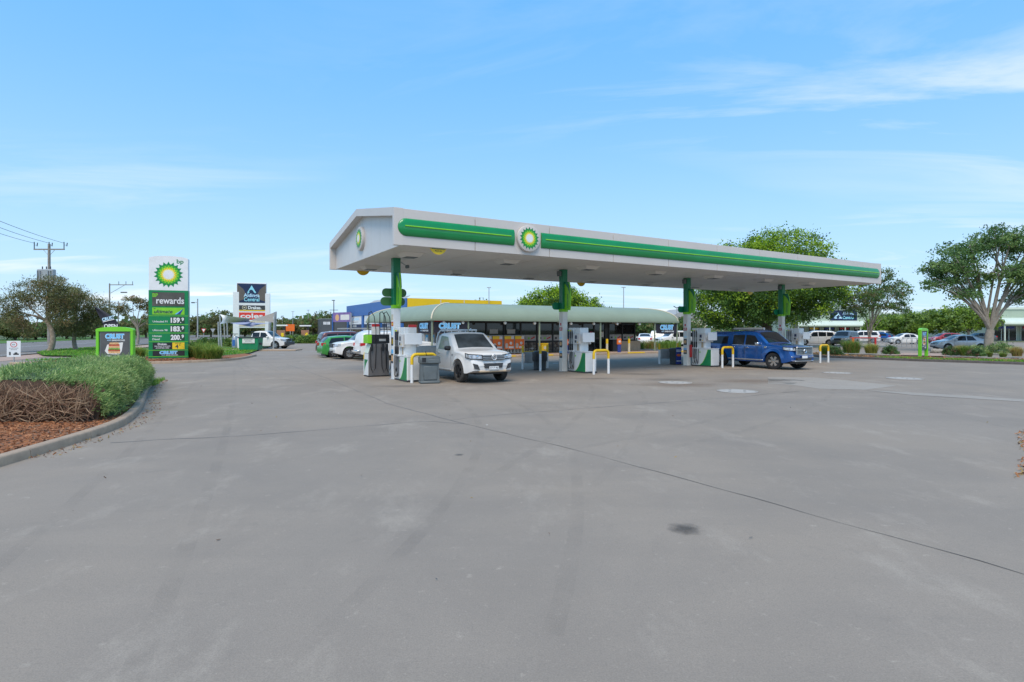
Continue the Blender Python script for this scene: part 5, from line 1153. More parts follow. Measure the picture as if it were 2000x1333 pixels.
# ------------------------------------------------------------------ lime-framed advert signs, flag, small signs
def lime_sign(lab, X, Y, rz):
    t = thing('advert_sign', lab, 'sign', (X, Y, .05), rz)
    Hh = 2.0; Wd = 1.60; t.scale = (.94, 1, 1)
    P = [(-Wd / 2, 0), (-Wd / 2 + .13, 0), (-Wd / 2 + .13, 1.80), (Wd / 2 - .13, 1.80), (Wd / 2 - .13, 0), (Wd / 2, 0), (Wd / 2, 1.84)] + [(Wd / 2 * math.cos(a), 1.86 + .14 * math.sin(a)) for a in np.linspace(.3, PI - .3, 12)] + [(-Wd / 2, 1.84)]
    fr = MB(); fr.box(-Wd / 2, -Wd / 2 + .13, -.10, .10, 0, 1.80, .02).box(Wd / 2 - .13, Wd / 2, -.10, .10, 0, 1.80, .02)
    fr.prism([(-Wd / 2, 1.79), (Wd / 2, 1.79), (Wd / 2, 1.86)] + [(Wd / 2 * math.cos(a), 1.86 + .13 * math.sin(a)) for a in np.linspace(.2, PI - .2, 12)] + [(-Wd / 2, 1.86)], 'y', -.10, .10)
    part('frame', fr, M['frame_lime'], t, 30)
    f = part('poster_case', MB().box(-Wd / 2 + .15, Wd / 2 - .15, -.06, .06, .50, 1.78, .01), M['grey_bin'], t, 30)
    for yy, rot in ((-.064, 0), (.064, PI)):
        Mx = Matrix.Rotation(rot, 4, 'Z')
        ps = part('poster', MB().box(-.60, .60, -.068, -.061, .54, 1.74).xf(Mx), M['poster_grey'], f)
        crust_logo(ps, .0, -.072, 1.53, .78, .32, Mx)
        part('wrap', MB().prism([(-.42, .95), (-.30, .82), (.20, .80), (.30, .95), (.36, 1.32), (.05, 1.30), (-.32, 1.22)], 'y', -.0735, -.070).xf(Mx), M['paper'], ps)
        for z, m_, w_ in ((.90, 'crust_skin', .50), (.985, 'filling', .52), (1.045, 'lettuce', .48), (1.12, 'crust_skin', .48), (1.205, 'filling', .46), (1.265, 'crust_skin', .40)):
            part('sandwich_layer', MB().prism([(-.02 + q[0], z + q[1]) for q in rrect(w_, .10, .04)], 'y', -.080, -.075).xf(Mx), M[m_], ps)
        bars(.30, .06, M['white'], ps, -.28, -.072, .73, Mx, 5); text('TO ORDER', .46, .06, M['white'], ps, .16, -.072, .73, Mx); part('arrow', MB().prism([(.05, .615), (.28, .615), (.28, .59), (.38, .635), (.28, .68), (.28, .655), (.05, .655)], 'y', -.074, -.070).xf(Mx), M['white'], ps)
    return t
X, Y = at(226, 24.2); lime_sign('lime-framed sandwich advert sign behind the clipped hedge', X, Y, R(6))
X, Y = gp(1803, 699); lime_sign('lime-framed sandwich advert seen edge-on in the planted bed by the car park', X, Y, R(39))
X, Y = at(222, 26.2); t = thing('feather_flag', 'black feather flag lettered OPEN behind the lime-framed advert', 'flag', (X, Y, 0), R(4))
def px_at(a): return .40 - 1.28 * a ** 3.6
def fl(a, b):                                    # a up the pole, b out to the sail edge
    lf_ = -.45 - (.91 * (a - .53) if a > .53 else 0); q = px_at(a); return (q + (min(lf_, q) - q) * b, .05 * math.sin(b * 5 + a * 4), 1.0 + 1.98 * a)
pole = [(px_at(a) + .01, 0, 1.0 + 1.98 * a) for a in np.linspace(0, 1, 14)]
part('pole', MB().tube([(.40, 0, 0)] + pole, .018, 6), M['charcoal'], t, 60); part('sail', MB().grid(fl, 20, 6), M['sail_black'], t, 60, recalc=False)
Mr = Matrix.Translation((-.20, -.08, 2.44)) @ Matrix.Rotation(R(-14), 4, 'Y'); text('CRUST', .54, .15, M['pale_blue'], t, 0, 0, 0, Mr, bold=.04); part('underline', MB().box(-.26, .26, -.005, 0, -.12, -.09).xf(Mr), M['white'], t); text('OPEN', .60, .19, M['white'], t, -.08, -.08, 2.08, bold=.03)
part('ground_spike', MB().box(.32, .48, -.1, .1, 0, .04), M['charcoal'], t)
X, Y = at(27, 31); t = thing('notice_sign', 'small white notice with red ring symbol on a post by the footpath', 'sign', (X, Y, 0), R(25))
part('post', MB().tube([(0, .03, -.02), (0, .03, 1.2)], .03, 8), M['galv'], t); pl = part('plate', MB().box(-.30, .30, -.012, .012, .42, 1.30, .004), M['white'], t)
part('ring', MB().lathe([(.15, 0), (.15, -.004), (.12, -.004), (.12, 0)], 24, 'y', (0, -.012, 1.10)), M['red'], pl); bars(.13, .08, M['galv'], pl, 0, -.016, 1.10, None, 2); bars(.40, .04, M['galv'], pl, 0, -.016, .90, None, 6); bars(.26, .04, M['galv'], pl, 0, -.016, .82, None, 4)
part('pedestrian_symbol', MB().box(-.20, -.13, -.016, -.013, .52, .70), M['charcoal'], pl); part('car_symbol', MB().prism([(-.02, .53), (.22, .53), (.22, .60), (.17, .60), (.14, .67), (.05, .67), (.02, .60), (-.02, .60)], 'y', -.016, -.013), M['charcoal'], pl)

# ------------------------------------------------------------------ shopping centre pylon sign
Y0 = 73.0; X0 = (492 - 1000) / 1100 * Y0
py = thing('pylon_sign', 'tall shopping centre pylon sign with navy and taupe head panel', 'sign', (X0, Y0, 0), R(20))
sx = 1 / (15.07 * 1.097)                               # metres per pixel step on the rotated face
def zz_(y): return 1.9 + (645 - y) / 15.07
part('column', MB().box(-36 * sx, -24 * sx, -.35, .35, 0, zz_(571), .03), M['white'], py, 30); part('column', MB().box(26 * sx, 36 * sx, -.35, .35, 0, zz_(573), .03), M['white'], py, 30)
part('carcass', MB().box(-29 * sx, 29 * sx, -.32, .32, zz_(641), zz_(553), .03), M['white'], py, 30)
hp = part('head_panel', MB().box(-28 * sx, 28 * sx, -.345, -.322, zz_(592), zz_(555)), M['navy'], py)
zc = zz_(573.5)
for sg in (-1, 1): part('side_facet', MB().prism([(sg * 28 * sx, zz_(556)), (sg * 28 * sx, zz_(590)), (sg * 16 * sx, zz_(586)), (sg * 10 * sx, zz_(577)), (sg * 16 * sx, zz_(566))], 'y', -.349, -.346), M['taupe'], hp)
part('triangle', MB().prism([(-9 * sx, zz_(573)), (9 * sx, zz_(573)), (0, zz_(558))], 'y', -.353, -.350), M['cyan'], hp)
part('wave', MB().lathe([(.25, 0), (.25, -.004), (.01, -.005)], 18, 'y', (-.05, -.354, zz_(570.5))), M['navy'], hp); part('wave_cut', MB().prism([(-.1, zz_(573)), (.35, zz_(573)), (.16, zz_(569))], 'y', -.358, -.355), M['navy'], hp)
text('Aldinga', 31 * sx, .62, M['pale_blue'], hp, 0, -.354, zz_(578.5), bold=.02); text('Central', 30 * sx, .50, M['cyan'], hp, 0, -.354, zz_(585.5), bold=.02)
dp = part('tenant_panel', MB().box(-28 * sx, 28 * sx, -.345, -.322, zz_(606), zz_(597)), M['charcoal'], py); part('yellow_rule', MB().box(-28 * sx, 28 * sx, -.346, -.322, zz_(608), zz_(606.2)), M['sun_yellow'], dp)
text('Drakes.', 26 * sx, .42, M['white'], dp, 6 * sx, -.350, zz_(601.5), bold=.035); part('ring_mark', MB().lathe([(.28, 0), (.28, -.004), (.22, -.004), (.22, 0)], 24, 'y', (-14 * sx, -.347, zz_(601.5))), M['cream'], dp); part('ring_core', MB().box(-14 * sx - .1, -14 * sx + .1, -.350, -.347, zz_(602.5), zz_(600.5)), M['cream'], dp)
cp = part('tenant_panel', MB().box(-28 * sx, 28 * sx, -.345, -.322, zz_(625), zz_(611)), M['coles_red'], py); text('coles', 44 * sx, .62, M['white'], cp, 0, -.350, zz_(617.5), bold=.03)
wp_ = part('tenant_panel', MB().box(-28 * sx, 28 * sx, -.345, -.322, zz_(638), zz_(627.5)), M['cream'], py); text('SPECIALTY', 31 * sx, .36, M['charcoal'], wp_, -9 * sx, -.350, zz_(632), bold=.02)

# ------------------------------------------------------------------ wash bay with shade sails
wb = Vector((*gp(490, 686), 0))
isl = MB().box(-3.2, 3.9, -.8, 1.6, -.02, .12, .03); o = part('wash_bay_island', isl, M['kerb'], None, 30); o['kind'] = 'structure'; o.location = (wb.x, wb.y + .6, 0); o.rotation_euler.z = R(6)
sh = thing('shade_sails', 'white and tan shade sails strung on steel posts over the wash bay', 'shade sail', (0, 0, 0))
def spost(px, Y, z, lean=0.0):
    X, Y = at(px, Y); part('post', MB().tube([(X, Y, -.02), (X + lean, Y, z)], [.085, .07], 10), M['galv'], sh, 60); return Vector((X + lean, Y, z))
A1 = spost(428, 55, 2.7, -.1); A2 = spost(433, 57, 3.5, -.2); A3 = spost(440, 62, 3.1, -.15); A4 = spost(445, 66, 2.9, -.1)
B1 = spost(534, 55, 3.65, .1); B2 = spost(536.5, 58, 3.8, .15); B3 = spost(527, 64, 3.3, .1); B4 = spost(524, 68, 3.0, .1)
def sail(c, m, sag=.45):
    c = [Vector(q) for q in c]; ctr = sum(c, Vector()) / 4
    def fn(a, b):
        a2 = a * 2 - 1; b2 = b * 2 - 1
        ka = 1 - .16 * (1 - b2 * b2) ; kb = 1 - .16 * (1 - a2 * a2)
        a_ = (a2 * ka + 1) / 2; b_ = (b2 * kb + 1) / 2
        p = c[0] * (1 - a_) * (1 - b_) + c[1] * a_ * (1 - b_) + c[2] * a_ * b_ + c[3] * (1 - a_) * b_
        return p - Vector((0, 0, sag * .25 * (1 - a2 * a2) * (1 - b2 * b2)))
    return part('sail', MB().grid(fn, 14, 14), m, sh, 60, recalc=False)
mid = lambda a, b, dz: (a.lerp(b, .58)) + Vector((0, 0, dz))
sail([A2, mid(A2, B1, -.55), mid(A4, B3, -.35), A1 + Vector((0, .3, -.2))], M['sail_white']); sail([mid(A2, B1, -.75), B1 + Vector((0, 0, -1.05)), B2, mid(A3, B3, -.15)], M['sail_tan'])
sail([A3 + Vector((0, 0, -.3)), mid(A1, B1, -1.1), B3 + Vector((0, 0, -.6)), A4], M['sail_shade'])
t = thing('waste_skip', 'green steel waste skip with white notice beside the wash bay', 'skip', (*gp(490, 686), 0), R(4))
part('body', MB().hexa([(-.80, -.55, .12), (.80, -.55, .12), (.80, .55, .12), (-.80, .55, .12), (-.86, -.60, 1.18), (.86, -.60, 1.18), (.86, .60, 1.18), (-.86, .60, 1.18)]), M['skip_green'], t)
part('lid', MB().box(-.90, .90, -.66, .64, 1.18, 1.28, .02), M['charcoal'], t, 30); pl = part('notice', MB().box(-.50, .56, -.63, -.60, .72, 1.12), M['paper'], t); bars(.80, .06, M['grey_bin'], pl, .03, -.633, 1.03, None, 7); bars(.55, .06, M['grey_bin'], pl, .03, -.633, .91, None, 5); bars(.85, .025, M['galv'], pl, .03, -.633, .79, None, 8)
for x in (-.75, .75): part('castor', MB().lathe([(.01, -.04), (.09, -.04), (.09, .04), (.01, .04)], 12, 'y', (x, -.45, .09)), M['black'], t); part('side_lug', MB().box(x * 1.17 - .05, x * 1.17 + .05, -.2, .2, .55, .75, .01), M['charcoal'], t)
X, Y = gp(459, 683); t = thing('vacuum_cleaner', 'silver coin vacuum cylinder with blue panel at the wash bay', 'vacuum', (X, Y, .1), 0)
part('cylinder', MB().lathe([(.26, 0), (.26, .1), (.28, .12), (.28, 1.05), (.22, 1.18), (.05, 1.22)], 18), M['steel'], t, 40); part('panel', MB().box(-.13, .13, -.30, -.275, .25, .85, .01), M['blue_clad'], t); part('arm', MB().box(-.4, .3, -.06, .06, 1.38, 1.44), M['charcoal'], t); part('stem', MB().tube([(0, 0, 1.2), (0, 0, 1.4)], .03, 6), M['steel'], t)
X, Y = gp(466, 683); t = thing('bollard', 'plain white bollard between the vacuum and the green skip', 'bollard', (X, Y, .1), 0); part('post', MB().tube([(0, 0, 0), (0, 0, .98), (0, 0, 1.02)], [.11, .10, .05], 12), M['white'], t, 60)
X, Y = gp(470, 681); t = thing('wash_wand_stand', 'blue wash wand stand beside the green skip', 'stand', (X, Y, .1), 0); part('box', MB().box(-.16, .16, -.12, .12, .15, .7, .02), M['blue_clad'], t); part('hose', MB().tube([(-.1, -.1, .6), (-.25, -.12, 1.0), (-.05, -.12, 1.1)], .03, 6), M['blue_clad'], t, 60)

# ------------------------------------------------------------------ blue and yellow store
bY = 90.0; bX = (797 - 1000) / 1100 * bY
st = thing('discount_store', 'large store with blue side fascia and yellow front parapet', 'building', (bX, bY, 0), ANG)
part('shell', MB().box(.1, 17.0, .1, 36, 0, 6.9), M['render_grey'], st)
part('yellow_parapet', MB().box(-.1, 17.2, -.15, .098, 4.6, 7.0), M['yellow_clad'], st)
for x in (5.5, 9.8): part('parapet_strip', MB().box(x, x + .18, -.17, -.152, 5.6, 6.9), M['cream'], st)
part('blue_fascia', MB().box(-.3, .098, .1, 36.2, 4.75, 7.0), M['blue_clad'], st)
for k, y in enumerate((35.6, 24.6, 13.6, 2.6)): part('blue_pier', MB().box(-.28, .096, y - .5, y + .5, 0, 4.75), M['blue_clad'] if k else M['blue_clad'], st)
for k, y in enumerate((30.0, 19.0, 8.0)):
    s_ = part('sign_panel', MB().box(-.2, .094, y - 4.6, y + 4.4, 3.05, 4.7), M['white'], st)
    Mx = Matrix.Translation((-.21, y, 4.1)) @ Matrix.Rotation(-PI / 2, 4, 'Z'); bars(6.0, .45, M['pale_blue'], s_, 0, 0, 0, Mx, 7); bars(5.0, .15, M['galv'], s_, 0, 0, -.6, Mx, 9)
    lo = part('lower_sign', MB().box(-.24, .092, y - 4.6, y + 4.4, 2.35, 3.02), M['navy'], st); bars(3.0, .4, M['decal'], lo, 0, 0, 0, Matrix.Translation((-.25, y, 2.68)) @ Matrix.Rotation(-PI / 2, 4, 'Z'), 4)
    part('awning', MB().box(-2.6, -.28, y - 5.0, y + 5.0, 2.05, 2.30), M['render_grey'], st)
    part('roller_door', MB().box(-.06, .09, y - 3.6, y + 3.2, 0, 1.9), M['tan_wall'], st)
    for q in (-4.9, 4.9): part('awning_post', MB().box(-2.5, -2.38, y + q - .06, y + q + .06, 0, 2.05), M['galv'], st)
for k in range(7): part('solar_panel', MB().hexa([(1.6, 8 + 3 * k, 6.9), (3.4, 8 + 3 * k, 7.9), (3.4, 10.8 + 3 * k, 7.9), (1.6, 10.8 + 3 * k, 6.9), (1.6, 8 + 3 * k, 6.98), (3.4, 8 + 3 * k, 7.98), (3.4, 10.8 + 3 * k, 7.98), (1.6, 10.8 + 3 * k, 6.98)]), M['render_grey'], st)
# purple banner board between the two stores
X, Y = at(668, 118); t = thing('advert_board', 'purple and pink advert board on blue posts beside the blue store', 'sign', (X, Y, 0), ANG - PI / 2 + R(20))
dm('purple', (.22, .14, .34), .5, var=.25, scale=.8)
for x in (-3.4, 3.2): part('post', MB().box(x - .12, x + .12, -.1, .1, 0, 5.4), M['blue_clad'] if x < 0 else M['galv'], t)
b_ = part('board', MB().box(-3.2, 3.1, -.08, .08, 3.6, 5.6), M['purple'], t); part('board_picture', MB().lathe([(.7, 0), (.7, -.01), (.01, -.012)], 12, 'y', (-1.6, -.09, 4.5)), M['crust_skin'], b_); part('board_text_block', MB().box(-.4, 2.7, -.10, -.085, 4.0, 5.1), M['paper'], b_)
# dark grey restaurant
X, Y = at(627, 140); mc = thing('drive_through_restaurant', 'dark grey flat-roofed restaurant with white wall lettering', 'building', (X, Y, 0), R(24))
part('block', MB().box(0, 6.2, 0, 18, 0, 4.6), M['mcd_grey'], mc); part('block', MB().box(6.3, 15, -.8, 17, 0, 5.0), M['mcd_grey'], mc); part('parapet_cap', MB().box(-.08, 6.28, -.08, 18, 4.6, 4.72), M['galv'], mc)
text('McC', 4.2, .95, M['white'], mc, 11.2, -.83, 3.35, bold=.05); bars(1.7, .7, M['white'], mc, 1.4, -.03, 3.6, None, 4); part('cream_base', MB().box(8.0, 13.5, -.86, -.80, 0, 1.3), M['cream'], mc); part('red_mark', MB().box(10.2, 10.9, -.89, -.86, .7, 1.1), M['red'], mc)
part('wall_light', MB().box(1.9, 2.6, -.3, -.02, 1.3, 1.6, .03), M['white'], mc)
for k, (px, Y, lab) in enumerate(((549, 96, 'drive-through menu board beside the small orange sign'), (596, 104, 'drive-through menu board beside the dark grey restaurant'))):
    X, Y = at(px, Y); t = thing('menu_board', lab, 'menu board', (X, Y, 0), 0, 'drive-through menu boards'); t.scale = (.55, .6, .78); part('cabinet', MB().box(-1.3, 1.3, -.2, .2, .5, 2.4, .03), M['brick'], t); part('header_bar', MB().box(-1.8, 2.0, -.3, .3, 3.3, 3.6), M['white'], t); part('mast', MB().box(.6, 1.3, -.15, .15, 2.4, 3.3), M['black'], t); part('yellow_panel', MB().box(.1, .9, -.22, -.2, .8, 1.8), M['sun_yellow'], t); part('foot', MB().box(-.9, .9, -.15, .15, 0, .5), M['charcoal'], t)
X, Y = at(567, 98); t = thing('orange_sign', 'small orange clearance sign between the menu boards', 'sign', (X, Y, 0), 0); part('plate', MB().box(-.75, .75, -.05, .05, 1.7, 2.9), M['orange'], t); part('post', MB().box(-.06, .06, -.04, .04, 0, 1.7), M['galv'], t)

# ------------------------------------------------------------------ shopping centre on the right
def mallwall(name, lab, X, Y, rz, L, H, vz, sign=None, shops=5, back=16):
    t = thing(name, lab, 'building', (X, Y, 0), rz)
    part('wall', MB().box(0, L, 0, back, 0, H), M['sage_wall'], t); part('parapet_cap', MB().box(-.15, L + .15, -.15, back, H, H + .35), M['sage_light'], t)
    V = []
    for k in range(9): a = PI / 2 * k / 8; V += [(-.1, -3.0 + 2.98 * (1 - math.cos(a)) , vz + 1.1 * math.sin(a)), (L + .1, -3.0 + 2.98 * (1 - math.cos(a)), vz + 1.1 * math.sin(a))]
    part('verandah', MB().add(V, [(2 * k, 2 * k + 1, 2 * k + 3, 2 * k + 2) for k in range(8)]), M['sage_light'], t, 60); part('verandah_edge', MB().box(-.1, L + .1, -3.06, -2.98, vz - .22, vz + .02), M['sage'], t)
    n_ = shops
    for k in range(n_):
        a = L * k / n_; b_ = L * (k + 1) / n_
        w_ = part('shopfront', MB().box(a + .35, b_ - .35, -.06, -.002, .1, vz - .35), M['shop_glass'], t); nb = 3
        for q in range(nb + 1): part('shopfront_bar', MB().box(a + .35 + (b_ - a - .7) * q / nb - .05, a + .35 + (b_ - a - .7) * q / nb + .05, -.11, -.062, .1, vz - .35), M['sage_light'], w_)
        part('shop_sign', MB().box(a + .7, b_ - .7, -.14, -.065, vz - .75, vz - .40), M[('bp_dark', 'paper', 'red', 'blue_sign', 'yellow', 'cream')[(k * 5 + int(X)) % 6]], w_)
        part('verandah_post', MB().box(a - .08, a + .08, -2.95, -2.8, 0, vz), M['sage_light'], t)
    if sign:
        s0, s1, z0, z1 = sign; sp_ = part('sign_panel', MB().box(s0, s1, -.22, -.01, z0, z1), M['navy'], t); h_ = z1 - z0; c0 = s0 + (s1 - s0) * .27
        part('triangle', MB().prism([(c0 - h_ * .42, z0 + h_ * .22), (c0 + h_ * .42, z0 + h_ * .22), (c0, z0 + h_ * .82)], 'y', -.23, -.222), M['pale_blue'], sp_); part('wave', MB().lathe([(h_ * .14, 0), (h_ * .14, -.01), (.01, -.012)], 14, 'y', (c0, -.232, z0 + h_ * .36)), M['navy'], sp_)
        text('Aldinga', (s1 - s0) * .42, h_ * .34, M['pale_blue'], sp_, s0 + (s1 - s0) * .66, -.23, z0 + h_ * .68, bold=.02); text('Central', (s1 - s0) * .42, h_ * .30, M['cyan'], sp_, s0 + (s1 - s0) * .66, -.23, z0 + h_ * .32, bold=.02)
    return t
X, Y = at(1545, 120); mallwall('shopping_centre', 'sage green shopping centre wall with navy name panel', X, Y, R(3), 20.0, 6.6, 2.8, (8.6, 14.4, 3.85, 6.1), 6)
X, Y = at(1712, 132); mallwall('shopping_centre_wing', 'long low sage wing with pale parapet behind the shade trees', X, Y, R(3), 42, 5.6, 2.8, None, 9)
X, Y = at(1936, 96); mallwall('shopfront_block', 'sage verandah shopfront with dark doorway behind the big pale-barked tree', X, Y, R(-4), 26, 5.4, 2.9, None, 6)
sheet('lawn_strip', [at(1900, 90.5), at(2060, 86), at(2060, 88.5), at(1900, 93)], .03, M['turf'])
X, Y = at(1345, 118); t = thing('far_roof_house', 'cream far building with gable roof beyond the shop end', 'building', (X, Y, 0), R(12)); part('wall', MB().box(-5, 4, 0, 8, 0, 4.4), M['cream'], t); part('roof', MB().prism([(-5.4, 4.4), (4.4, 4.4), (0, 6.4)], 'y', -.4, 8.4), M['render_grey'], t); part('parapet', MB().box(-7, -5.01, -.1, 6, 0, 5.6), M['white'], t)
X, Y = at(1300, 112); t = thing('far_kiosk', 'dark flat-roofed kiosk beyond the open verandah end', 'building', (X, Y, 0), R(8)); part('wall', MB().box(-3.4, 3.4, 0, 5, 0, 2.7), M['charcoal'], t); part('fascia', MB().box(-3.8, 3.8, -.6, 5.2, 2.7, 3.4), M['black'], t)
for k in (-2.2, -.2, 1.8): part('window', MB().box(k - .7, k + .7, -.05, -.002, .9, 2.2), M['glass_blue'], t)
# trolley bay
X, Y = at(1742, 62); t = thing('trolley_bay', 'steel trolley bay rails with red end bars in the car park', 'trolley bay', (X, Y, 0), R(-8))
for k in range(5): part('hoop_rail', MB().tube([(1.0 + .5 * k, 0, 0), (1.0 + .5 * k, 0, .85), (1.15 + .5 * k, 0, 1.0), (1.9 + .5 * k, 0, 1.0), (2.05 + .5 * k, 0, .85), (2.05 + .5 * k, 0, 0)], .025, 6), M['galv'], t, 60)
for k in range(9):
    tr = MB(); x = -3.6 + .45 * k; tr.tube([(x, -.3, .55), (x, -.3, .98), (x + .8, -.25, .92), (x + .8, -.25, .6), (x, -.3, .55)], .014, 5).tube([(x, .3, .55), (x, .3, .98), (x + .8, .25, .92), (x + .8, .25, .6), (x, .3, .55)], .014, 5).tube([(x, -.3, .98), (x, .3, .98)], .016, 5).tube([(x + .1, -.25, .15), (x + .8, -.2, .6)], .014, 5)
    for q in range(5): tr.tube([(x + .16 * q, -.3, .98), (x + .16 * q, -.28, .55)], .007, 4)
    tt = tag(part('shopping_trolley', tr, M['steel'], None, recalc=False), 'steel wire shopping trolley nested in the car park trolley bay', 'trolley', 'nested shopping trolleys'); tt.location = (X, Y, 0); tt.rotation_euler.z = R(-8)
part('red_bar', MB().box(-4.6, -1.8, -.75, -.69, 1.0, 1.10), M['red'], t); part('red_post', MB().box(-4.4, -4.2, -.8, -.66, 0, 1.0), M['orange'], t); part('red_post', MB().box(-2.1, -1.95, -.8, -.66, 0, 1.0), M['red'], t)

# ------------------------------------------------------------------ poles and lamps
def plain_pole(name, lab, px, Y, ztop, r, cat, m, fn=None, group=None):
    X, Y = at(px, Y); t = thing(name, lab, cat, (X, Y, 0), 0, group); part('pole', MB().tube([(0, 0, -.05), (0, 0, ztop)], [r, r * .7], 8), m, t, 60)
    if fn: fn(t, ztop)
    return t
def xf_pole(t, z):
    part('crossarm', MB().box(-1.9, 1.9, -.06, .06, z - .75, z - .60), M['pole_wood'], t)
    for x in (-1.85, 0, 1.85): part('insulator', MB().tube([(x, 0, z - .6), (x, 0, z + .25)], .05, 6).tube([(x + .35, 0, z - .3), (x + .40, 0, z + .15)], .05, 6).tube([(x, 0, z - .15), (x + .38, 0, z - .15)], .02, 5), M['charcoal'], t)
    part('brace', MB().tube([(-.7, 0, z - .75), (0, 0, z - 1.5)], .025, 5).tube([(.7, 0, z - .75), (0, 0, z - 1.5)], .025, 5), M['galv'], t)
    tk = part('transformer', MB().box(-1.0, 1.0, -.7, -.10, z - 4.9, z - 3.2, .08), M['galv'], t, 30)
    for x in (-.8, -.5, .5, .8): part('cooling_fin', MB().box(x - .03, x + .03, -.85, -.7, z - 4.7, z - 3.4), M['steel'], tk)
    for x in (-.5, 0, .5): part('bushing', MB().tube([(x, -.4, z - 3.2), (x, -.4, z - 2.85)], .06, 6), M['charcoal'], tk)
plain_pole('power_pole', 'power pole with transformer rising behind the gum tree', 96, 70, 12.6, .20, 'pole', M['pole_wood'], xf_pole)
def arm_pole(t, z):
    part('crossarm', MB().box(-.1, 4.6, -.07, .07, z - .35, z - .2), M['pole_wood'], t); part('brace', MB().tube([(0, 0, z - 2.0), (2.9, 0, z - .35)], .05, 5), M['galv'], t)
    for x in (1.8, 3.2, 4.5): part('insulator', MB().tube([(x, 0, z - .2), (x, 0, z + .4)], .05, 6), M['charcoal'], t)
    part('street_light', MB().box(2.2, 3.4, -.15, .15, z - 1.85, z - 1.65, .05), M['charcoal'], t)
plain_pole('power_pole', 'power pole with one-sided offset crossarm beyond the gum tree', 214, 110, 11.0, .16, 'pole', M['pole_wood'], arm_pole)
plain_pole('power_pole', 'short far power pole beside the bare-limbed pale tree', 231, 150, 9.6, .16, 'pole', M['pole_wood'], lambda t, z: (part('crossarm', MB().box(-1.2, 1.2, -.07, .07, z - .6, z - .45), M['pole_wood'], t), part('crossarm', MB().box(-1.6, 1.6, -.07, .07, z - 2.4, z - 2.2), M['pole_wood'], t)))
plain_pole('street_lamp', 'grey street lamp with one short arm beside the price sign', 386, 92, 7.0, .12, 'lamp', M['galv'], lambda t, z: (part('lamp_arm', MB().box(-.9, 0, -.05, .05, z - .62, z - .54), M['galv'], t), part('lamp_head', MB().box(-1.0, -.5, -.14, .14, z - .72, z - .56, .03), M['charcoal'], t)))
plain_pole('car_park_lamp', 'tall dark lamp mast rising over the dark grey restaurant', 652, 120, 8.2, .12, 'lamp', M['charcoal'], lambda t, z: (part('lamp_head', MB().box(-.4, .2, -.15, .15, z - .05, z + .1), M['charcoal'], t), part('crossarm', MB().box(-.9, .9, -.06, .06, z - 2.1, z - 2.0), M['charcoal'], t)))
plain_pole('car_park_lamp', 'double-headed lamp beyond the right end of the shop', 1322, 90, 5.5, .08, 'lamp', M['galv'], lambda t, z: (part('lamp_head', MB().hexa([(-.5, -.1, z + .12), (-.05, -.1, z - .1), (-.05, .1, z - .1), (-.5, .1, z + .12), (-.5, -.1, z + .24), (-.05, -.1, z), (-.05, .1, z), (-.5, .1, z + .24)]), M['charcoal'], t), part('lamp_head', MB().hexa([(.5, -.1, z + .12), (.05, -.1, z - .1), (.05, .1, z - .1), (.5, .1, z + .12), (.5, -.1, z + .24), (.05, -.1, z), (.05, .1, z), (.5, .1, z + .24)]), M['charcoal'], t)))
for px, Y, z, lab in ((1218, 95, 9.1, 'thin tall mast rising behind the shop roof'), (572, 150, 6.8, 'thin far mast left of the restaurant'), (602, 150, 7.2, 'thin far mast nearest the restaurant'), (552, 160, 5.9, 'thin far mast beside the shade sail posts'), (955, 97, 9.2, 'white pole above the yellow parapet')):
    plain_pole('mast', lab, px, Y, z, .09, 'mast', M['galv'], lambda t, z: part('cap', MB().box(-.35, .35, -.08, .08, z - .06, z + .06), M['galv'], t))
for px, Y, lab, m_ in ((398, 120, 'red and white give way sign beyond the price sign', 'red'), (416, 126, 'give way sign seen from behind beyond the price sign', 'galv')):
    X, Y = at(px, Y); t = thing('road_sign', lab, 'sign', (X, Y, 0)); part('post', MB().tube([(0, 0, 0), (0, 0, 1.6)], .05, 6), M['galv'], t); p_ = part('plate', MB().prism([(-.55, 2.2), (.55, 2.2), (0, 1.3)], 'y', -.08, -.05), M[m_], t)
    if m_ == 'red': part('plate_centre', MB().prism([(-.36, 2.1), (.36, 2.1), (0, 1.5)], 'y', -.084, -.081), M['white'], p_)
# overhead wires on the left
wa = Vector((at(96, 70)[0], 70, 12.6)); 
for k, dx in enumerate((-1.85, 0, 1.85)):
    t = part('overhead_wire', MB().tube(bez(wa + Vector((dx, 0, .1)), Vector((-50 + dx, 54, 11.6)), Vector((-44 + dx * .5, 40, 12.6)), 14), .022, 5, cap=False), M['black'], None, 60, recalc=False)
    tag(t, 'thin black overhead wire running from the transformer pole', 'wire', 'overhead wires')

# ------------------------------------------------------------------ planted beds
def chips(name, poly_fn, n, z, size, mats, cat=None):
    P = np.array([poly_fn() for _ in range(n)]); P = np.column_stack([P, z + rng.random(n) * .02])
    a = unit(rng.normal(size=(n, 3)) * np.array([1, 1, .35])); b = unit(np.cross(a, rng.normal(size=(n, 3)) * np.array([.4, .4, 1]))); s = (size * rng.uniform(.5, 1.6, n))[:, None]
    Q = np.stack([P - a * s - b * s * .35, P + a * s - b * s * .28, P + a * s + b * s * .3, P - a * s + b * s * .35], 1)
    o = link(bpy.data.objects.new(name, quads_mesh(name, Q, mats, rng.integers(0, len(mats), n)))); o['kind'] = 'stuff'; return o
def inpoly(p, poly):
    c = False; j = len(poly) - 1
    for i in range(len(poly)):
        if (poly[i][1] > p[1]) != (poly[j][1] > p[1]) and p[0] < (poly[j][0] - poly[i][0]) * (p[1] - poly[i][1]) / (poly[j][1] - poly[i][1]) + poly[i][0]: c = not c
        j = i
    return c
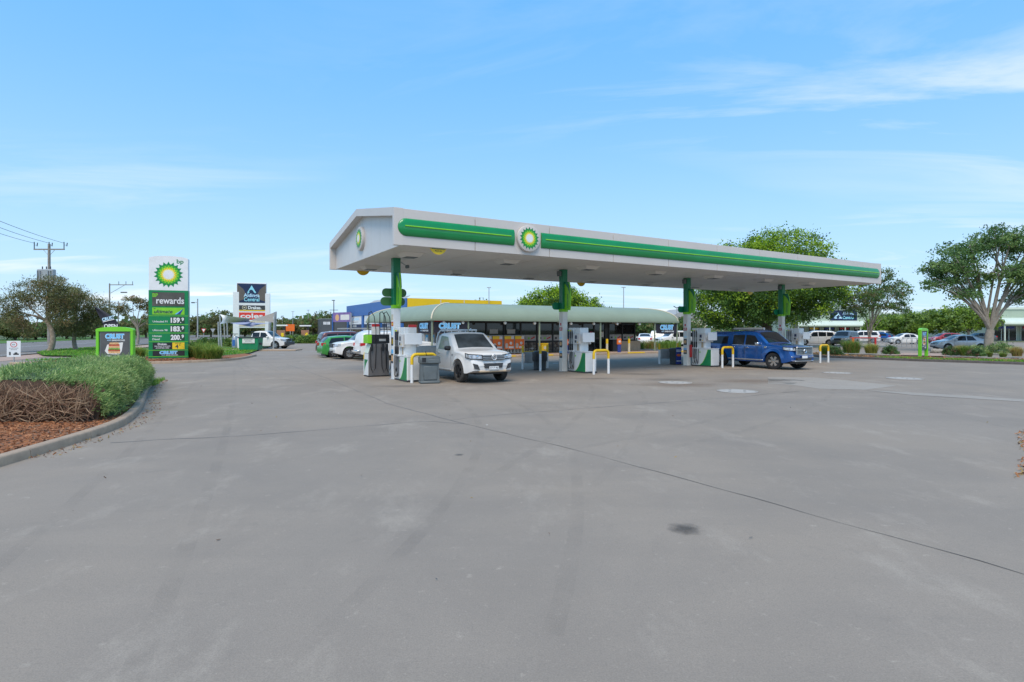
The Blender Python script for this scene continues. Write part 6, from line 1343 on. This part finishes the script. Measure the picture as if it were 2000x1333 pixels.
def sampler(poly):
    xs_ = [p[0] for p in poly]; ys_ = [p[1] for p in poly]
    def f():
        while True:
            p = (rnd.uniform(min(xs_), max(xs_)), rnd.uniform(min(ys_), max(ys_)))
            if inpoly(p, poly): return p
    return f
# hedge island
kp = smoothpath([(-6.9, 5.4), (-7.1, 7.8), (-7.22, 8.8), (-7.42, 10.2), (-7.75, 11.4), (-8.85, 13.5), (-10.4, 16.0), (-11.75, 18.2), (-12.9, 20.4), (-13.4, 21.2)], 2)
lp = [(-13.6, 21.4), (-14.4, 21.0), (-14.2, 19.0), (-13.4, 16.0), (-12.6, 13.5), (-12.2, 11.0), (-12.4, 8.0), (-13.0, 5.4)]
kerb('hedge_kerb', kp + [(-13.7, 21.5), (-14.3, 21.2)], M['kerb'], 1, seg=1.5); kerb('hedge_kerb_far', lp[1:], M['kerb'], 1, seg=1.5)
bed = [(p[0] - .10, p[1] - .02) for p in kp] + lp
sheet('mulch_bed', bed, .10, M['mulch'])
chips('mulch_chips', sampler([(-7.15, 5.6), (-7.3, 7.8), (-7.6, 10.2), (-8.0, 11.6), (-12.0, 11.6), (-12.2, 7.0), (-12.8, 5.6)]), 12000, .105, .022, [M['mulch'], M['mulch_pale'], M['soil'], M['mulch']])
chips('mulch_chips_far', sampler([(-8.2, 11.8), (-9.0, 13.4), (-11.6, 18.0), (-13.2, 20.8), (-14.0, 20.6), (-12.4, 13.5), (-12.0, 11.8)]), 3000, .105, .03, [M['mulch'], M['mulch_pale'], M['soil'], M['lawn']])
# the clipped hedge: body, bare cut face of twigs, needle foliage
hg = thing('clipped_hedge', 'low rounded grey-green hedge with a bare brown twiggy cut end', 'hedge', (0, 0, .08))
HC = [Vector(p) for p in ((-9.85, 10.9, 0), (-10.0, 12.0, 0), (-10.6, 13.5, 0), (-11.55, 15.5, 0), (-12.4, 17.3, 0), (-13.1, 19.0, 0), (-13.35, 19.7, 0))]; HWD = [1.72, 1.62, 1.30, 1.18, 1.05, .80, .3]; HHT = [.82, .92, .96, .96, .92, .80, .5]
def hedge_pt(s, a):                     # s 0..1 along, a 0..pi across (0 = kerb side)
    q = s * (len(HC) - 1); i = min(int(q), len(HC) - 2); f = q - i; c = HC[i].lerp(HC[i + 1], f); w_ = HWD[i] * (1 - f) + HWD[i + 1] * f; h = HHT[i] * (1 - f) + HHT[i + 1] * f
    d = (HC[i + 1] - HC[i]).normalized(); n_ = Vector((d.y, -d.x, 0)); ca, sa = math.cos(a), math.sin(a); e = .52
    lump = 1 + .05 * math.sin(s * 23 + a * 3) * math.sin(a * 5 + s * 9) + .03 * math.sin(s * 51 + a * 7)
    return c + n_ * (w_ * math.copysign(abs(ca) ** e, ca) * lump) + Vector((0, 0, h * abs(sa) ** .55 * lump))
def hpt(s, a, k): p = hedge_pt(s, a); c = hedge_pt(s, PI / 2); c = Vector((c.x, c.y, 0)); return c + (p - c) * k
core = MB(); core.grid(lambda s, a: hpt(.075 + s * .91, a * PI, .93), 40, 24); part('core', core, M['needle_core'] if 'needle_core' in M else M['twig_dark'], hg, 70, recalc=False)
n = 46000; s_ = rng.random(n) ** 1.05; a_ = rng.uniform(.03, PI - .03, n)
P = np.array([hpt(float(s), float(a), .985) for s, a in zip(s_[:15000], a_[:15000])]); P = np.concatenate([P] * 6) + rng.normal(size=(90000, 3)) * .05
ctr = np.array([[c.x, c.y, .35] for c in HC]); ci = np.argmin(((P[:, None, :2] - ctr[None, :, :2]) ** 2).sum(2), 1)
out = unit(P - ctr[ci]); d = unit(out * .9 + rng.normal(size=P.shape) * .55 + np.array([0, 0, .45])); sd2 = unit(np.cross(d, rng.normal(size=P.shape))); L = rng.uniform(.035, .09, len(P))[:, None]
P[:, 2] = np.maximum(P[:, 2], .02)
Q = np.stack([P - sd2 * .007, P + sd2 * .007, P + d * L + sd2 * .003, P + d * L - sd2 * .003], 1)
ok = ~((P[:, 1] < 11.25) & (P[:, 2] < .80) & (P[:, 0] < -8.30))
tone = rng.choice(3, len(P), p=[.5, .25, .25]); blk = (np.sin(P[:, 0] * 2.3) * np.sin(P[:, 1] * 1.9) + rng.normal(size=len(P)) * .6); tone = np.where(blk > .8, 2, np.where(blk < -.8, 1, tone))
link(bpy.data.objects.new('foliage', quads_mesh('foliage', Q[ok], [M['needle'], M['needle_dark'], M['needle_pale']], tone[ok])), hg)
mb = MB(); mp2 = MB(); md = MB()
md.grid(lambda a, b: (-11.6 + 3.38 * a, 11.14 + .09 * math.sin(a * 9) + .20 * b, .02 + .80 * b * (1 - .25 * a ** 8)), 20, 8)
for k in range(1500):
    x = rnd.uniform(-11.5, -8.25); z = rnd.uniform(.0, .5); y = 11.05 + rnd.uniform(-.12, .15); ln = rnd.uniform(.25, .75); el = rnd.gauss(.55, .55); az = rnd.uniform(-1, 1) * 1.2
    dx = math.cos(el) * rnd.choice((-1, 1, 1)) ; e = Vector((x + dx * ln * math.cos(az), y - abs(math.sin(az)) * ln * .22, z + math.sin(el) * ln))
    if e.z > .86 or e.z < 0 or e.x > -8.1: continue
    q = bez((x, y, z), Vector((x, y, z)).lerp(e, .5) + Vector((rnd.uniform(-.08, .08), -.05, rnd.uniform(-.04, .1))), e, 3); r_ = rnd.uniform(.004, .012)
    (mp2 if rnd.random() < .38 else mb).tube(q, [r_, r_ * .85, r_ * .65, r_ * .35], 4, cap=False)
part('cut_face', md, M['twig_dark'], hg, recalc=False); part('twigs', mb, M['twig'], hg, recalc=False); part('pale_twigs', mp2, M['twig_pale'], hg, recalc=False)

# sign bed, verge
sb_ = smoothpath([(-27.5, 30.8), (-22.8, 30.9), (-20.6, 31.2), (-18.7, 32.4), (-17.6, 34.2), (-17.4, 36.5), (-18.6, 41.0)], 2)
kerb('sign_bed_kerb', sb_, M['kerb'], 1, seg=1.5)
sheet('sign_bed', [(p[0] - .03, p[1] + .08) for p in sb_] + [(-23, 46), (-27.5, 44)], .09, M['mulch'])
chips('sign_bed_chips', sampler([(-25, 31.3), (-20.8, 31.5), (-18.2, 34), (-18, 36.5), (-24, 37)]), 3500, .095, .04, [M['mulch'], M['mulch_pale'], M['soil']])
vg = [(-25.0, 38.6), (-20.4, 38.8), (-20.6, 44), (-24.0, 54), (-38, 96), (-50, 96), (-36.5, 56), (-31.5, 43), (-28.5, 36.2), (-29.0, 33.2), (-25.2, 33.6)]
sheet('verge', vg, .095, M['turf'])
def grass(name, poly, n, h, z, w_=.012):
    f = sampler(poly); P = np.column_stack([np.array([f() for _ in range(n)]), np.full(n, z)]); V, I = blades(P, h, w_, .7, None, rng.choice(3, n, p=[.6, .25, .15]))
    o = link(bpy.data.objects.new(name, quads_mesh(name, V, [M['lawn'], M['lawn_yellow'], M['strap_dark']], I))); o['kind'] = 'stuff'
grass('verge_grass', [(-25.0, 38.6), (-20.4, 38.8), (-20.6, 44), (-24.0, 54), (-26, 58), (-34, 50), (-31.5, 43), (-28.5, 36.2), (-29.0, 33.2), (-25.2, 33.6)], 9000, .13, .09, .02)
gv = [(-33.5, 40.2), (-30.2, 39.5), (-30.5, 44.5), (-35.5, 54.5), (-44, 60), (-42, 51), (-38.0, 45.0)]
sheet('tree_verge', gv, .10, M['turf']); grass('tree_verge_grass', gv, 6000, .13, .095, .02)
grass('kerb_weeds', [(-11.6, 17.6), (-12.8, 20.2), (-12.6, 20.5), (-11.5, 18.2)], 500, .14, .1, .006)

# strappy planting round the price sign
for k, (px, Y, rx, h, lab) in enumerate(((402, 35.8, .85, 1.15, 'large strappy green clump beside the foot of the price sign'), (418, 34.6, .55, .95, 'strappy green clump at the kerb corner by the price sign'), (384, 37.0, .7, 1.2, 'strappy clump close behind the price sign'), (270, 37.5, .5, .85, 'small strappy clump on the road side of the price sign'))):
    X, Y = at(px, Y); clump('strappy_plant', lab, (X, Y, .09), rx * .7, rx * .7, h * .92, 1700 if k < 3 else 500, [M['strap'], M['strap_dark'], M['strap_yellow']], [.55, .22, .23], .014, 1.25, 'strappy plants round the price sign', 'plant')
X, Y = at(415, 62); shrub('low_hedge', 'low clipped hedge behind the price sign planting', (X, Y), 3.2, 1.0, 1.0, 160, 30, .10, [M['strap_dark'], M['leaf_box'], M['lawn_yellow']], [.5, .35, .15])
X, Y = at(455, 66); shrub('low_hedge', 'low clipped hedge under the pylon sign', (X, Y), 3.0, 1.0, 1.0, 160, 30, .10, [M['strap_dark'], M['leaf_box'], M['lawn_yellow']], [.5, .35, .15])
for px, Y, rx, lab in ((580, 84, 5.5, 'long green hedge before the drive-through boards'), (612, 80, 2.6, 'green hedge end beside the parked wagon')):
    X, Y = at(px, Y); shrub('low_hedge', lab, (X, Y), rx, 1.0, 1.1, 240, 26, .12, [M['strap'], M['leaf_box'], M['strap_dark']], [.4, .3, .3])

# right-hand bed along the car park
kr = [gp(1560, 692.5), gp(1600, 698.5), gp(1700, 702.5), gp(1800, 706.5), gp(1900, 709.5), gp(2000, 713), (33.5, 24.5), (36, 21)]
kerb('car_park_kerb', kr, M['kerb_dark'], 1, seg=1.6, w_=.18)
dv = Vector((CU, SU)); br = [(p[0] + .12, p[1] + .10) for p in kr] + [(p[0] + dv.x * wd, p[1] + dv.y * wd) for p, wd in zip(reversed(kr), (6, 6, 6.2, 6.0, 5.5, 5.0, 4.2, 3.6))]
sheet('car_park_bed', br, .10, M['bed_right'])
chips('car_park_bed_chips', sampler(br), 9000, .105, .035, [M['mulch'], M['soil'], M['mulch_pale'], M['straw']])
grass('car_park_bed_grass', [(p[0] + .5, p[1] + .4) for p in kr[2:]] + [(p[0] + dv.x * wd, p[1] + dv.y * wd) for p, wd in zip(reversed(kr[2:]), (2.2, 2.2, 2.4, 2.4, 2, 2))], 7000, .13, .1, .012)
sheet('bed_path', [gp(1740, 696.5), gp(1845, 699), gp(1842, 694), gp(1768, 692)], .112, M['paver'])
PL = [('c', 1663, 44, .85, 1.15, 'large fountain grass clump in front of the slender tree', 'strap'), ('c', 1702, 43.5, .6, .85, 'olive strappy clump beside the large fountain grass', 'strap_yellow'), ('c', 1612, 41.5, .5, .8, 'green clump behind the last guard hoop', 'strap'), ('s', 1630, 41, .5, .62, 'dark rounded shrub by the last guard hoop', 'bx'),
      ('s', 1739, 42, .55, .62, 'dark rounded shrub beside the bed path', 'bx'), ('s', 1857, 40, .45, .60, 'dark rounded shrub right of the lime-framed post sign', 'bx'), ('c', 1886, 39.5, .48, .80, 'bright yellow-green grass clump near the big tree', 'strap'), ('c', 1874, 41.5, .4, .75, 'straw-coloured clump behind the bright grass clump', 'straw'), ('s', 1907, 38.5, .5, .50, 'dark rounded shrub at the foot of the big tree', 'bx'),
      ('s', 1954, 43, .9, .85, 'grey-green lavender bush right of the big trunk', 'lav'), ('c', 1986, 38.5, .40, .75, 'straw-coloured tussock at the end of the bed', 'straw'), ('c', 1933, 37.5, .16, .40, 'tiny bright tuft below the big trunk', 'strap'), ('c', 1959, 37.5, .26, .32, 'low green tuft before the lavender bush', 'strap'), ('s', 1905, 44, .9, .6, 'low grey-green bush behind the dark rounded shrub', 'lav')]
for kd, px, Y, rx, h, lab, ty in PL:
    X, Y = at(px, Y)
    if kd == 'c': clump('grass_clump', lab, (X, Y, .1), rx * .62, rx * .62, h * .95, int(1500 * rx + 300), [M[ty], M['strap_dark'] if ty != 'straw' else M['strap_yellow'], M['straw']], [.6, .25, .15], .011, 1.05, 'grass clumps in the car park bed')
    else: shrub('rounded_shrub', lab, (X, Y), rx, rx, h, 90, 34, .05, [M['leaf_box_dark'], M['leaf_box'], M['twig'] if ty == 'bx' else M['needle_pale']], [.55, .3, .15] if ty == 'bx' else [.2, .35, .45], 'shrubs in the car park bed', z0=.1)
for px, py, r_ in ((1826, 690, .3), (1836, 689, .22)):
    X, Y = gp(px, py); b = bmesh.new(); bmesh.ops.create_icosphere(b, subdivisions=2, radius=1)
    for v in b.verts: v.co *= rnd.uniform(.85, 1.1)
    me = bpy.data.meshes.new('boulder'); b.to_mesh(me); b.free(); me.materials.append(M['stone']); o = link(bpy.data.objects.new('boulder', me)); o.location = (X, Y, .15); o.scale = (r_ * 1.3, r_, r_ * .8)
    tag(o, 'larger brown boulder beside the lime-framed post sign' if r_ > .25 else 'smaller brown boulder beside the lime-framed post sign', 'boulder')
for k, (px, Y, ty, lab) in enumerate(((1247, 53, 'strap_yellow', 'olive grass clump past the low beige shop wall'), (1270, 54, 'straw', 'reddish grass clump past the low beige shop wall'), (1296, 56, 'strap', 'green grass clump under the verandah end banner'), (1318, 58, 'strap', 'green grass clump by the purple advert stand'))):
    X, Y = at(px, Y); clump('grass_clump', lab, (X, Y, 0), .6, .6, .95, 600, [M[ty], M['strap_dark'], M['strap']], [.6, .2, .2], .02, .7, 'grass clumps at the shop end')
# leaf litter at the far right edge
chips('leaf_litter', sampler([gp(1985, 845), gp(2040, 840), gp(2040, 940), gp(1982, 935), gp(1994, 890)]), 260, .006, .028, [M['mulch'], M['straw'], M['mulch_pale']])
chips('scattered_litter', lambda: (rnd.gauss(0, 7), rnd.uniform(4, 24)), 90, .004, .014, [M['soil'], M['paper'], M['straw'], M['charcoal']])
chips('kerb_litter', lambda: (lambda p: (p[0] + rnd.uniform(.02, .35), p[1] + rnd.uniform(-.1, .25)))(kp[rnd.randrange(8, len(kp))]), 500, .004, .018, [M['mulch'], M['straw'], M['soil']])

# ------------------------------------------------------------------ trees
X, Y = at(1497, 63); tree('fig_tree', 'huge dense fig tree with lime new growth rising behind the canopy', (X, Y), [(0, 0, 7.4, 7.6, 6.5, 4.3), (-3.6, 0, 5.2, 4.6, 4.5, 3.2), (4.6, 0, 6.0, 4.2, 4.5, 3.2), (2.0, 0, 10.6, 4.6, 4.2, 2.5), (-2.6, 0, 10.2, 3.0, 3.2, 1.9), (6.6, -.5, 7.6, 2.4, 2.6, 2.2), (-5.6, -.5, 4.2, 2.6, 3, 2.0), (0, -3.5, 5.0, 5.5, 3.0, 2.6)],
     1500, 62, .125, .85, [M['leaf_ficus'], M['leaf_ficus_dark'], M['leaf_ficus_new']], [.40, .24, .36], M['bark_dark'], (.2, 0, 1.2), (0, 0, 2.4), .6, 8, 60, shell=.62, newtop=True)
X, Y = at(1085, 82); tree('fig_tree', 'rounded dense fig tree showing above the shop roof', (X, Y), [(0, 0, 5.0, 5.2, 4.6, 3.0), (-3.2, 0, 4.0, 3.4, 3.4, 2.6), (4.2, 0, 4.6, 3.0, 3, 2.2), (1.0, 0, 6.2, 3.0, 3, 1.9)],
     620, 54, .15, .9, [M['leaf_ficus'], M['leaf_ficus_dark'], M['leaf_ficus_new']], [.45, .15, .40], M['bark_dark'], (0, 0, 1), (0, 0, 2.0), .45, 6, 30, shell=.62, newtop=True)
X, Y = at(1932, 49); tree('shade_tree', 'big spreading tree with pale multi-forked trunk in the car park bed', (X, Y), [(-2.8, 0, 7.4, 2.4, 2.4, 1.5), (-4.6, 0, 5.9, 1.5, 1.6, .8), (-1.4, .5, 8.9, 2.2, 2.2, 1.1), (1.4, .4, 9.9, 2.4, 2.4, 1.2), (3.6, 0, 9.2, 2.4, 2.6, 1.6), (4.6, 0, 6.8, 2.2, 2.4, 1.5), (1.8, -1.2, 6.6, 2.3, 2.0, 1.3), (-.8, .8, 6.3, 1.9, 2.0, 1.1), (-2.4, -.6, 5.0, 1.3, 1.3, .7), (3.2, .6, 4.9, 1.5, 1.5, .9), (-4.0, .5, 7.2, 1.3, 1.3, .9), (5.6, .4, 5.4, 1.4, 1.5, .9)],
     640, 44, .105, .56, [M['leaf_box'], M['leaf_box_dark'], M['leaf_box_pale']], [.5, .32, .18], M['bark_pale'], (-.1, 0, 1.0), (.1, 0, 1.9), .36, 6, 260, flatc=.55, shell=.2, twig_r=.016, split=5)
X, Y = at(1698, 62); tree('shade_tree', 'slender multi-stemmed tree with airy crown beside the canopy end', (X, Y), [(-1.2, 0, 5.2, 2.6, 2.4, 1.5), (1.6, 0, 5.4, 2.6, 2.2, 1.4), (.2, .2, 6.6, 2.0, 1.8, 1.0), (3.0, 0, 6.4, 1.7, 1.5, 1.0), (1.4, 0, 7.8, 1.2, 1.1, .8), (-1.4, 0, 3.8, 1.7, 1.6, .8), (3.4, 0, 4.4, 1.4, 1.4, .9)],
     310, 36, .10, .55, [M['leaf_box'], M['leaf_box_dark'], M['leaf_gum']], [.45, .25, .3], M['bark_pale'], (0, 0, .4), (0, 0, .7), .18, 5, 130, flatc=.5, shell=.3, twig_r=.016, split=3)
for k, (px, Y, rx, h) in enumerate(((1765, 98, 4.2, 5.2), (1802, 95, 4.4, 5.4), (1850, 92, 4.6, 5.8), (1892, 90, 4.4, 6.4), (1725, 100, 3.4, 4.8))):
    X, Y = at(px, Y); tree('car_park_tree', ['bright green car park tree behind the white sedan', 'bright green car park tree behind the lime-framed post sign', 'bright green car park tree behind the red hatchback', 'bright green car park tree left of the big pale trunk', 'bright green car park tree behind the slender tree'][k], (X, Y), [(0, 0, h * .62, rx * .75, rx * .7, h * .34), (-rx * .5, 0, h * .5, rx * .5, rx * .5, h * .26), (rx * .5, 0, h * .55, rx * .5, rx * .5, h * .28)],
         170, 34, .20, .75, [M['leaf_lime'], M['leaf_lime_dark'], M['leaf_box_pale']], [.5, .3, .2], M['bark_pale'], (0, 0, .8), (0, 0, 1.5), .16, 6, 30, 'row of car park trees', shell=.4)
X, Y = at(96, 48.6); tree('gum_tree', 'leaning gum tree with twisted trunk and drooping olive crown', (X, Y), [(-.6, 0, 5.2, 2.2, 2.0, 1.2), (-2.6, 0, 4.4, 1.5, 1.6, 1.1), (1.6, 0, 5.0, 1.6, 1.6, 1.1), (-1.8, -.6, 2.9, 1.0, 1.0, .9), (-3.4, 0, 3.3, .9, 1.0, .8), (.4, 0, 6.0, 1.4, 1.3, .7), (.8, .3, 3.8, 1.4, 1.3, 1.0), (-1.7, -.4, 1.9, .9, .9, .8), (-3.0, 0, 2.6, 1.1, 1, .9), (1.5, -.6, 2.9, 1.1, 1, .9)],
     420, 46, .085, .50, [M['leaf_gum'], M['leaf_gum_dark'], M['leaf_gum_brown']], [.5, .3, .2], M['bark_gum'], (.75, 0, 1.3), (-.2, 0, 2.7), .21, 7, 90, droop=.9, asp=.32, shell=.3)
X, Y = at(150, 51); tree('gum_tree', 'dense weeping gum tree beside the leaning gum', (X, Y), [(0, 0, 3.6, 2.2, 2.0, 1.7), (1.4, 0, 4.0, 1.6, 1.5, 1.2), (-.9, 0, 4.6, 1.4, 1.4, 1.1), (1.3, 0, 2.3, 1.3, 1.2, .9), (2.4, 0, 3.1, .8, .9, .9), (-.2, -.4, 2.0, 1.3, 1.2, .8)],
     360, 46, .085, .48, [M['leaf_gum'], M['leaf_gum_dark'], M['leaf_gum_brown']], [.5, .38, .12], M['bark_gum'], (-.5, 0, 1), (0, 0, 2.0), .17, 5, 50, droop=.9, asp=.32, shell=.35)
X, Y = at(268, 76); tree('gum_tree', 'sparse gum tree with bare pale limbs behind the price sign', (X, Y), [(-1.8, 0, 4.8, 1.3, 1.2, .6), (1.0, 0, 5.4, 1.4, 1.3, .6), (2.2, 0, 3.8, 1.3, 1.2, .7), (-.4, 0, 5.9, 1.2, 1.1, .5), (2.0, 0, 5.0, 1, 1, .5)], 110, 34, .12, .55, [M['leaf_gum'], M['leaf_gum_dark'], M['leaf_gum_brown']], [.4, .3, .3], M['bark_pale'], (.3, 0, 1), (0, 0, 2.2), .17, 8, 50, shell=.3, droop=.4, twig_r=.03)
# far tree line: trees that can still be told apart
FT = [(30, 105, 4.2, 3.6), (-20, 110, 6, 5), (70, 110, 4, 3.2), (130, 120, 5, 4), (180, 125, 5, 4.2), (235, 120, 4.5, 3.6), (285, 135, 6, 5), (340, 150, 6, 5.6), (384, 150, 5.0, 5.8), (412, 150, 5.6, 6.2), (432, 140, 5.4, 7.0), (452, 150, 5, 5.2), (478, 155, 6, 5), (508, 150, 6, 4.6), (548, 165, 6, 5.4), (572, 160, 6, 5.0), (595, 155, 5.2, 5.6), (612, 150, 4.6, 5.6), (636, 175, 5.5, 8.0), (1245, 100, 5.6, 5.4), (1268, 104, 4.6, 4.4), (1300, 128, 6.0, 4.8), (1335, 108, 4.0, 4.2), (936, 130, 3.4, 9.4)]
labs = ['scrub tree across the far road behind the small white notice', 'wide scrub tree across the far road beyond the power pole wires', 'low scrub tree across the far road behind the leaning gum', 'scrub tree across the far road behind the weeping gum', 'scrub tree across the far road behind the feather flag',
        'scrub tree across the far road behind the lime-framed advert', 'broad far tree behind the bare-limbed pale gum', 'far tree hidden behind the tall price sign', 'far tree behind the grey street lamp', 'far tree behind the red give way sign', 'tallest umbrella-crowned far tree beside the white shade sail', 'far tree behind the pylon sign left column', 'far tree glimpsed under the pylon sign panels', 'far tree behind the white ute by the skip',
        'far tree behind the first drive-through menu board', 'far tree behind the small orange sign', 'far tree behind the second drive-through menu board', 'far tree against the dark grey restaurant wall', 'tall tree showing over the dark grey restaurant roof', 'bushy tree against the right end of the shop windows', 'bushy tree behind the tail-on white sedan', 'far tree behind the end banner and kiosk', 'leafy tree beside the third canopy column', 'treetop showing over the yellow parapet']
for k, (px, Y, rx, h) in enumerate(FT):
    X, Y = at(px, Y); li = 3 if px > 1200 else 0
    ml = [M['leaf_gum'], M['leaf_gum_dark'], M['leaf_box']] if li != 3 else [M['leaf_box'], M['leaf_box_dark'], M['leaf_gum']]
    tree('far_tree', labs[k], (X, Y), [(0, 0, h * .62, rx * .8, rx * .7, h * .36), (-rx * .5, 0, h * .45, rx * .6, rx * .5, h * .30), (rx * .5, 0, h * .48, rx * .6, rx * .5, h * .32)], 150, 26, .26, .85, ml, [.45, .35, .2], M['bark_dark'], (0, 0, .8), (0, 0, h * .3), .22, 4, 12, 'trees of the far tree line', shell=.4)
n = 15000; P = np.column_stack([rng.uniform(-330, 340, n), rng.uniform(205, 250, n), np.zeros(n)]); hh = 4.5 + 2.5 * np.sin(P[:, 0] * .07) + 1.6 * np.sin(P[:, 0] * .23 + 1); P[:, 2] = rng.random(n) ** .8 * hh
o = link(bpy.data.objects.new('distant_woodland', quads_mesh('distant_woodland', leaf_quads(P, 1.1, .6), [M['leaf_gum'], M['leaf_gum_dark'], M['leaf_box']], rng.integers(0, 3, n)))); o['kind'] = 'stuff'
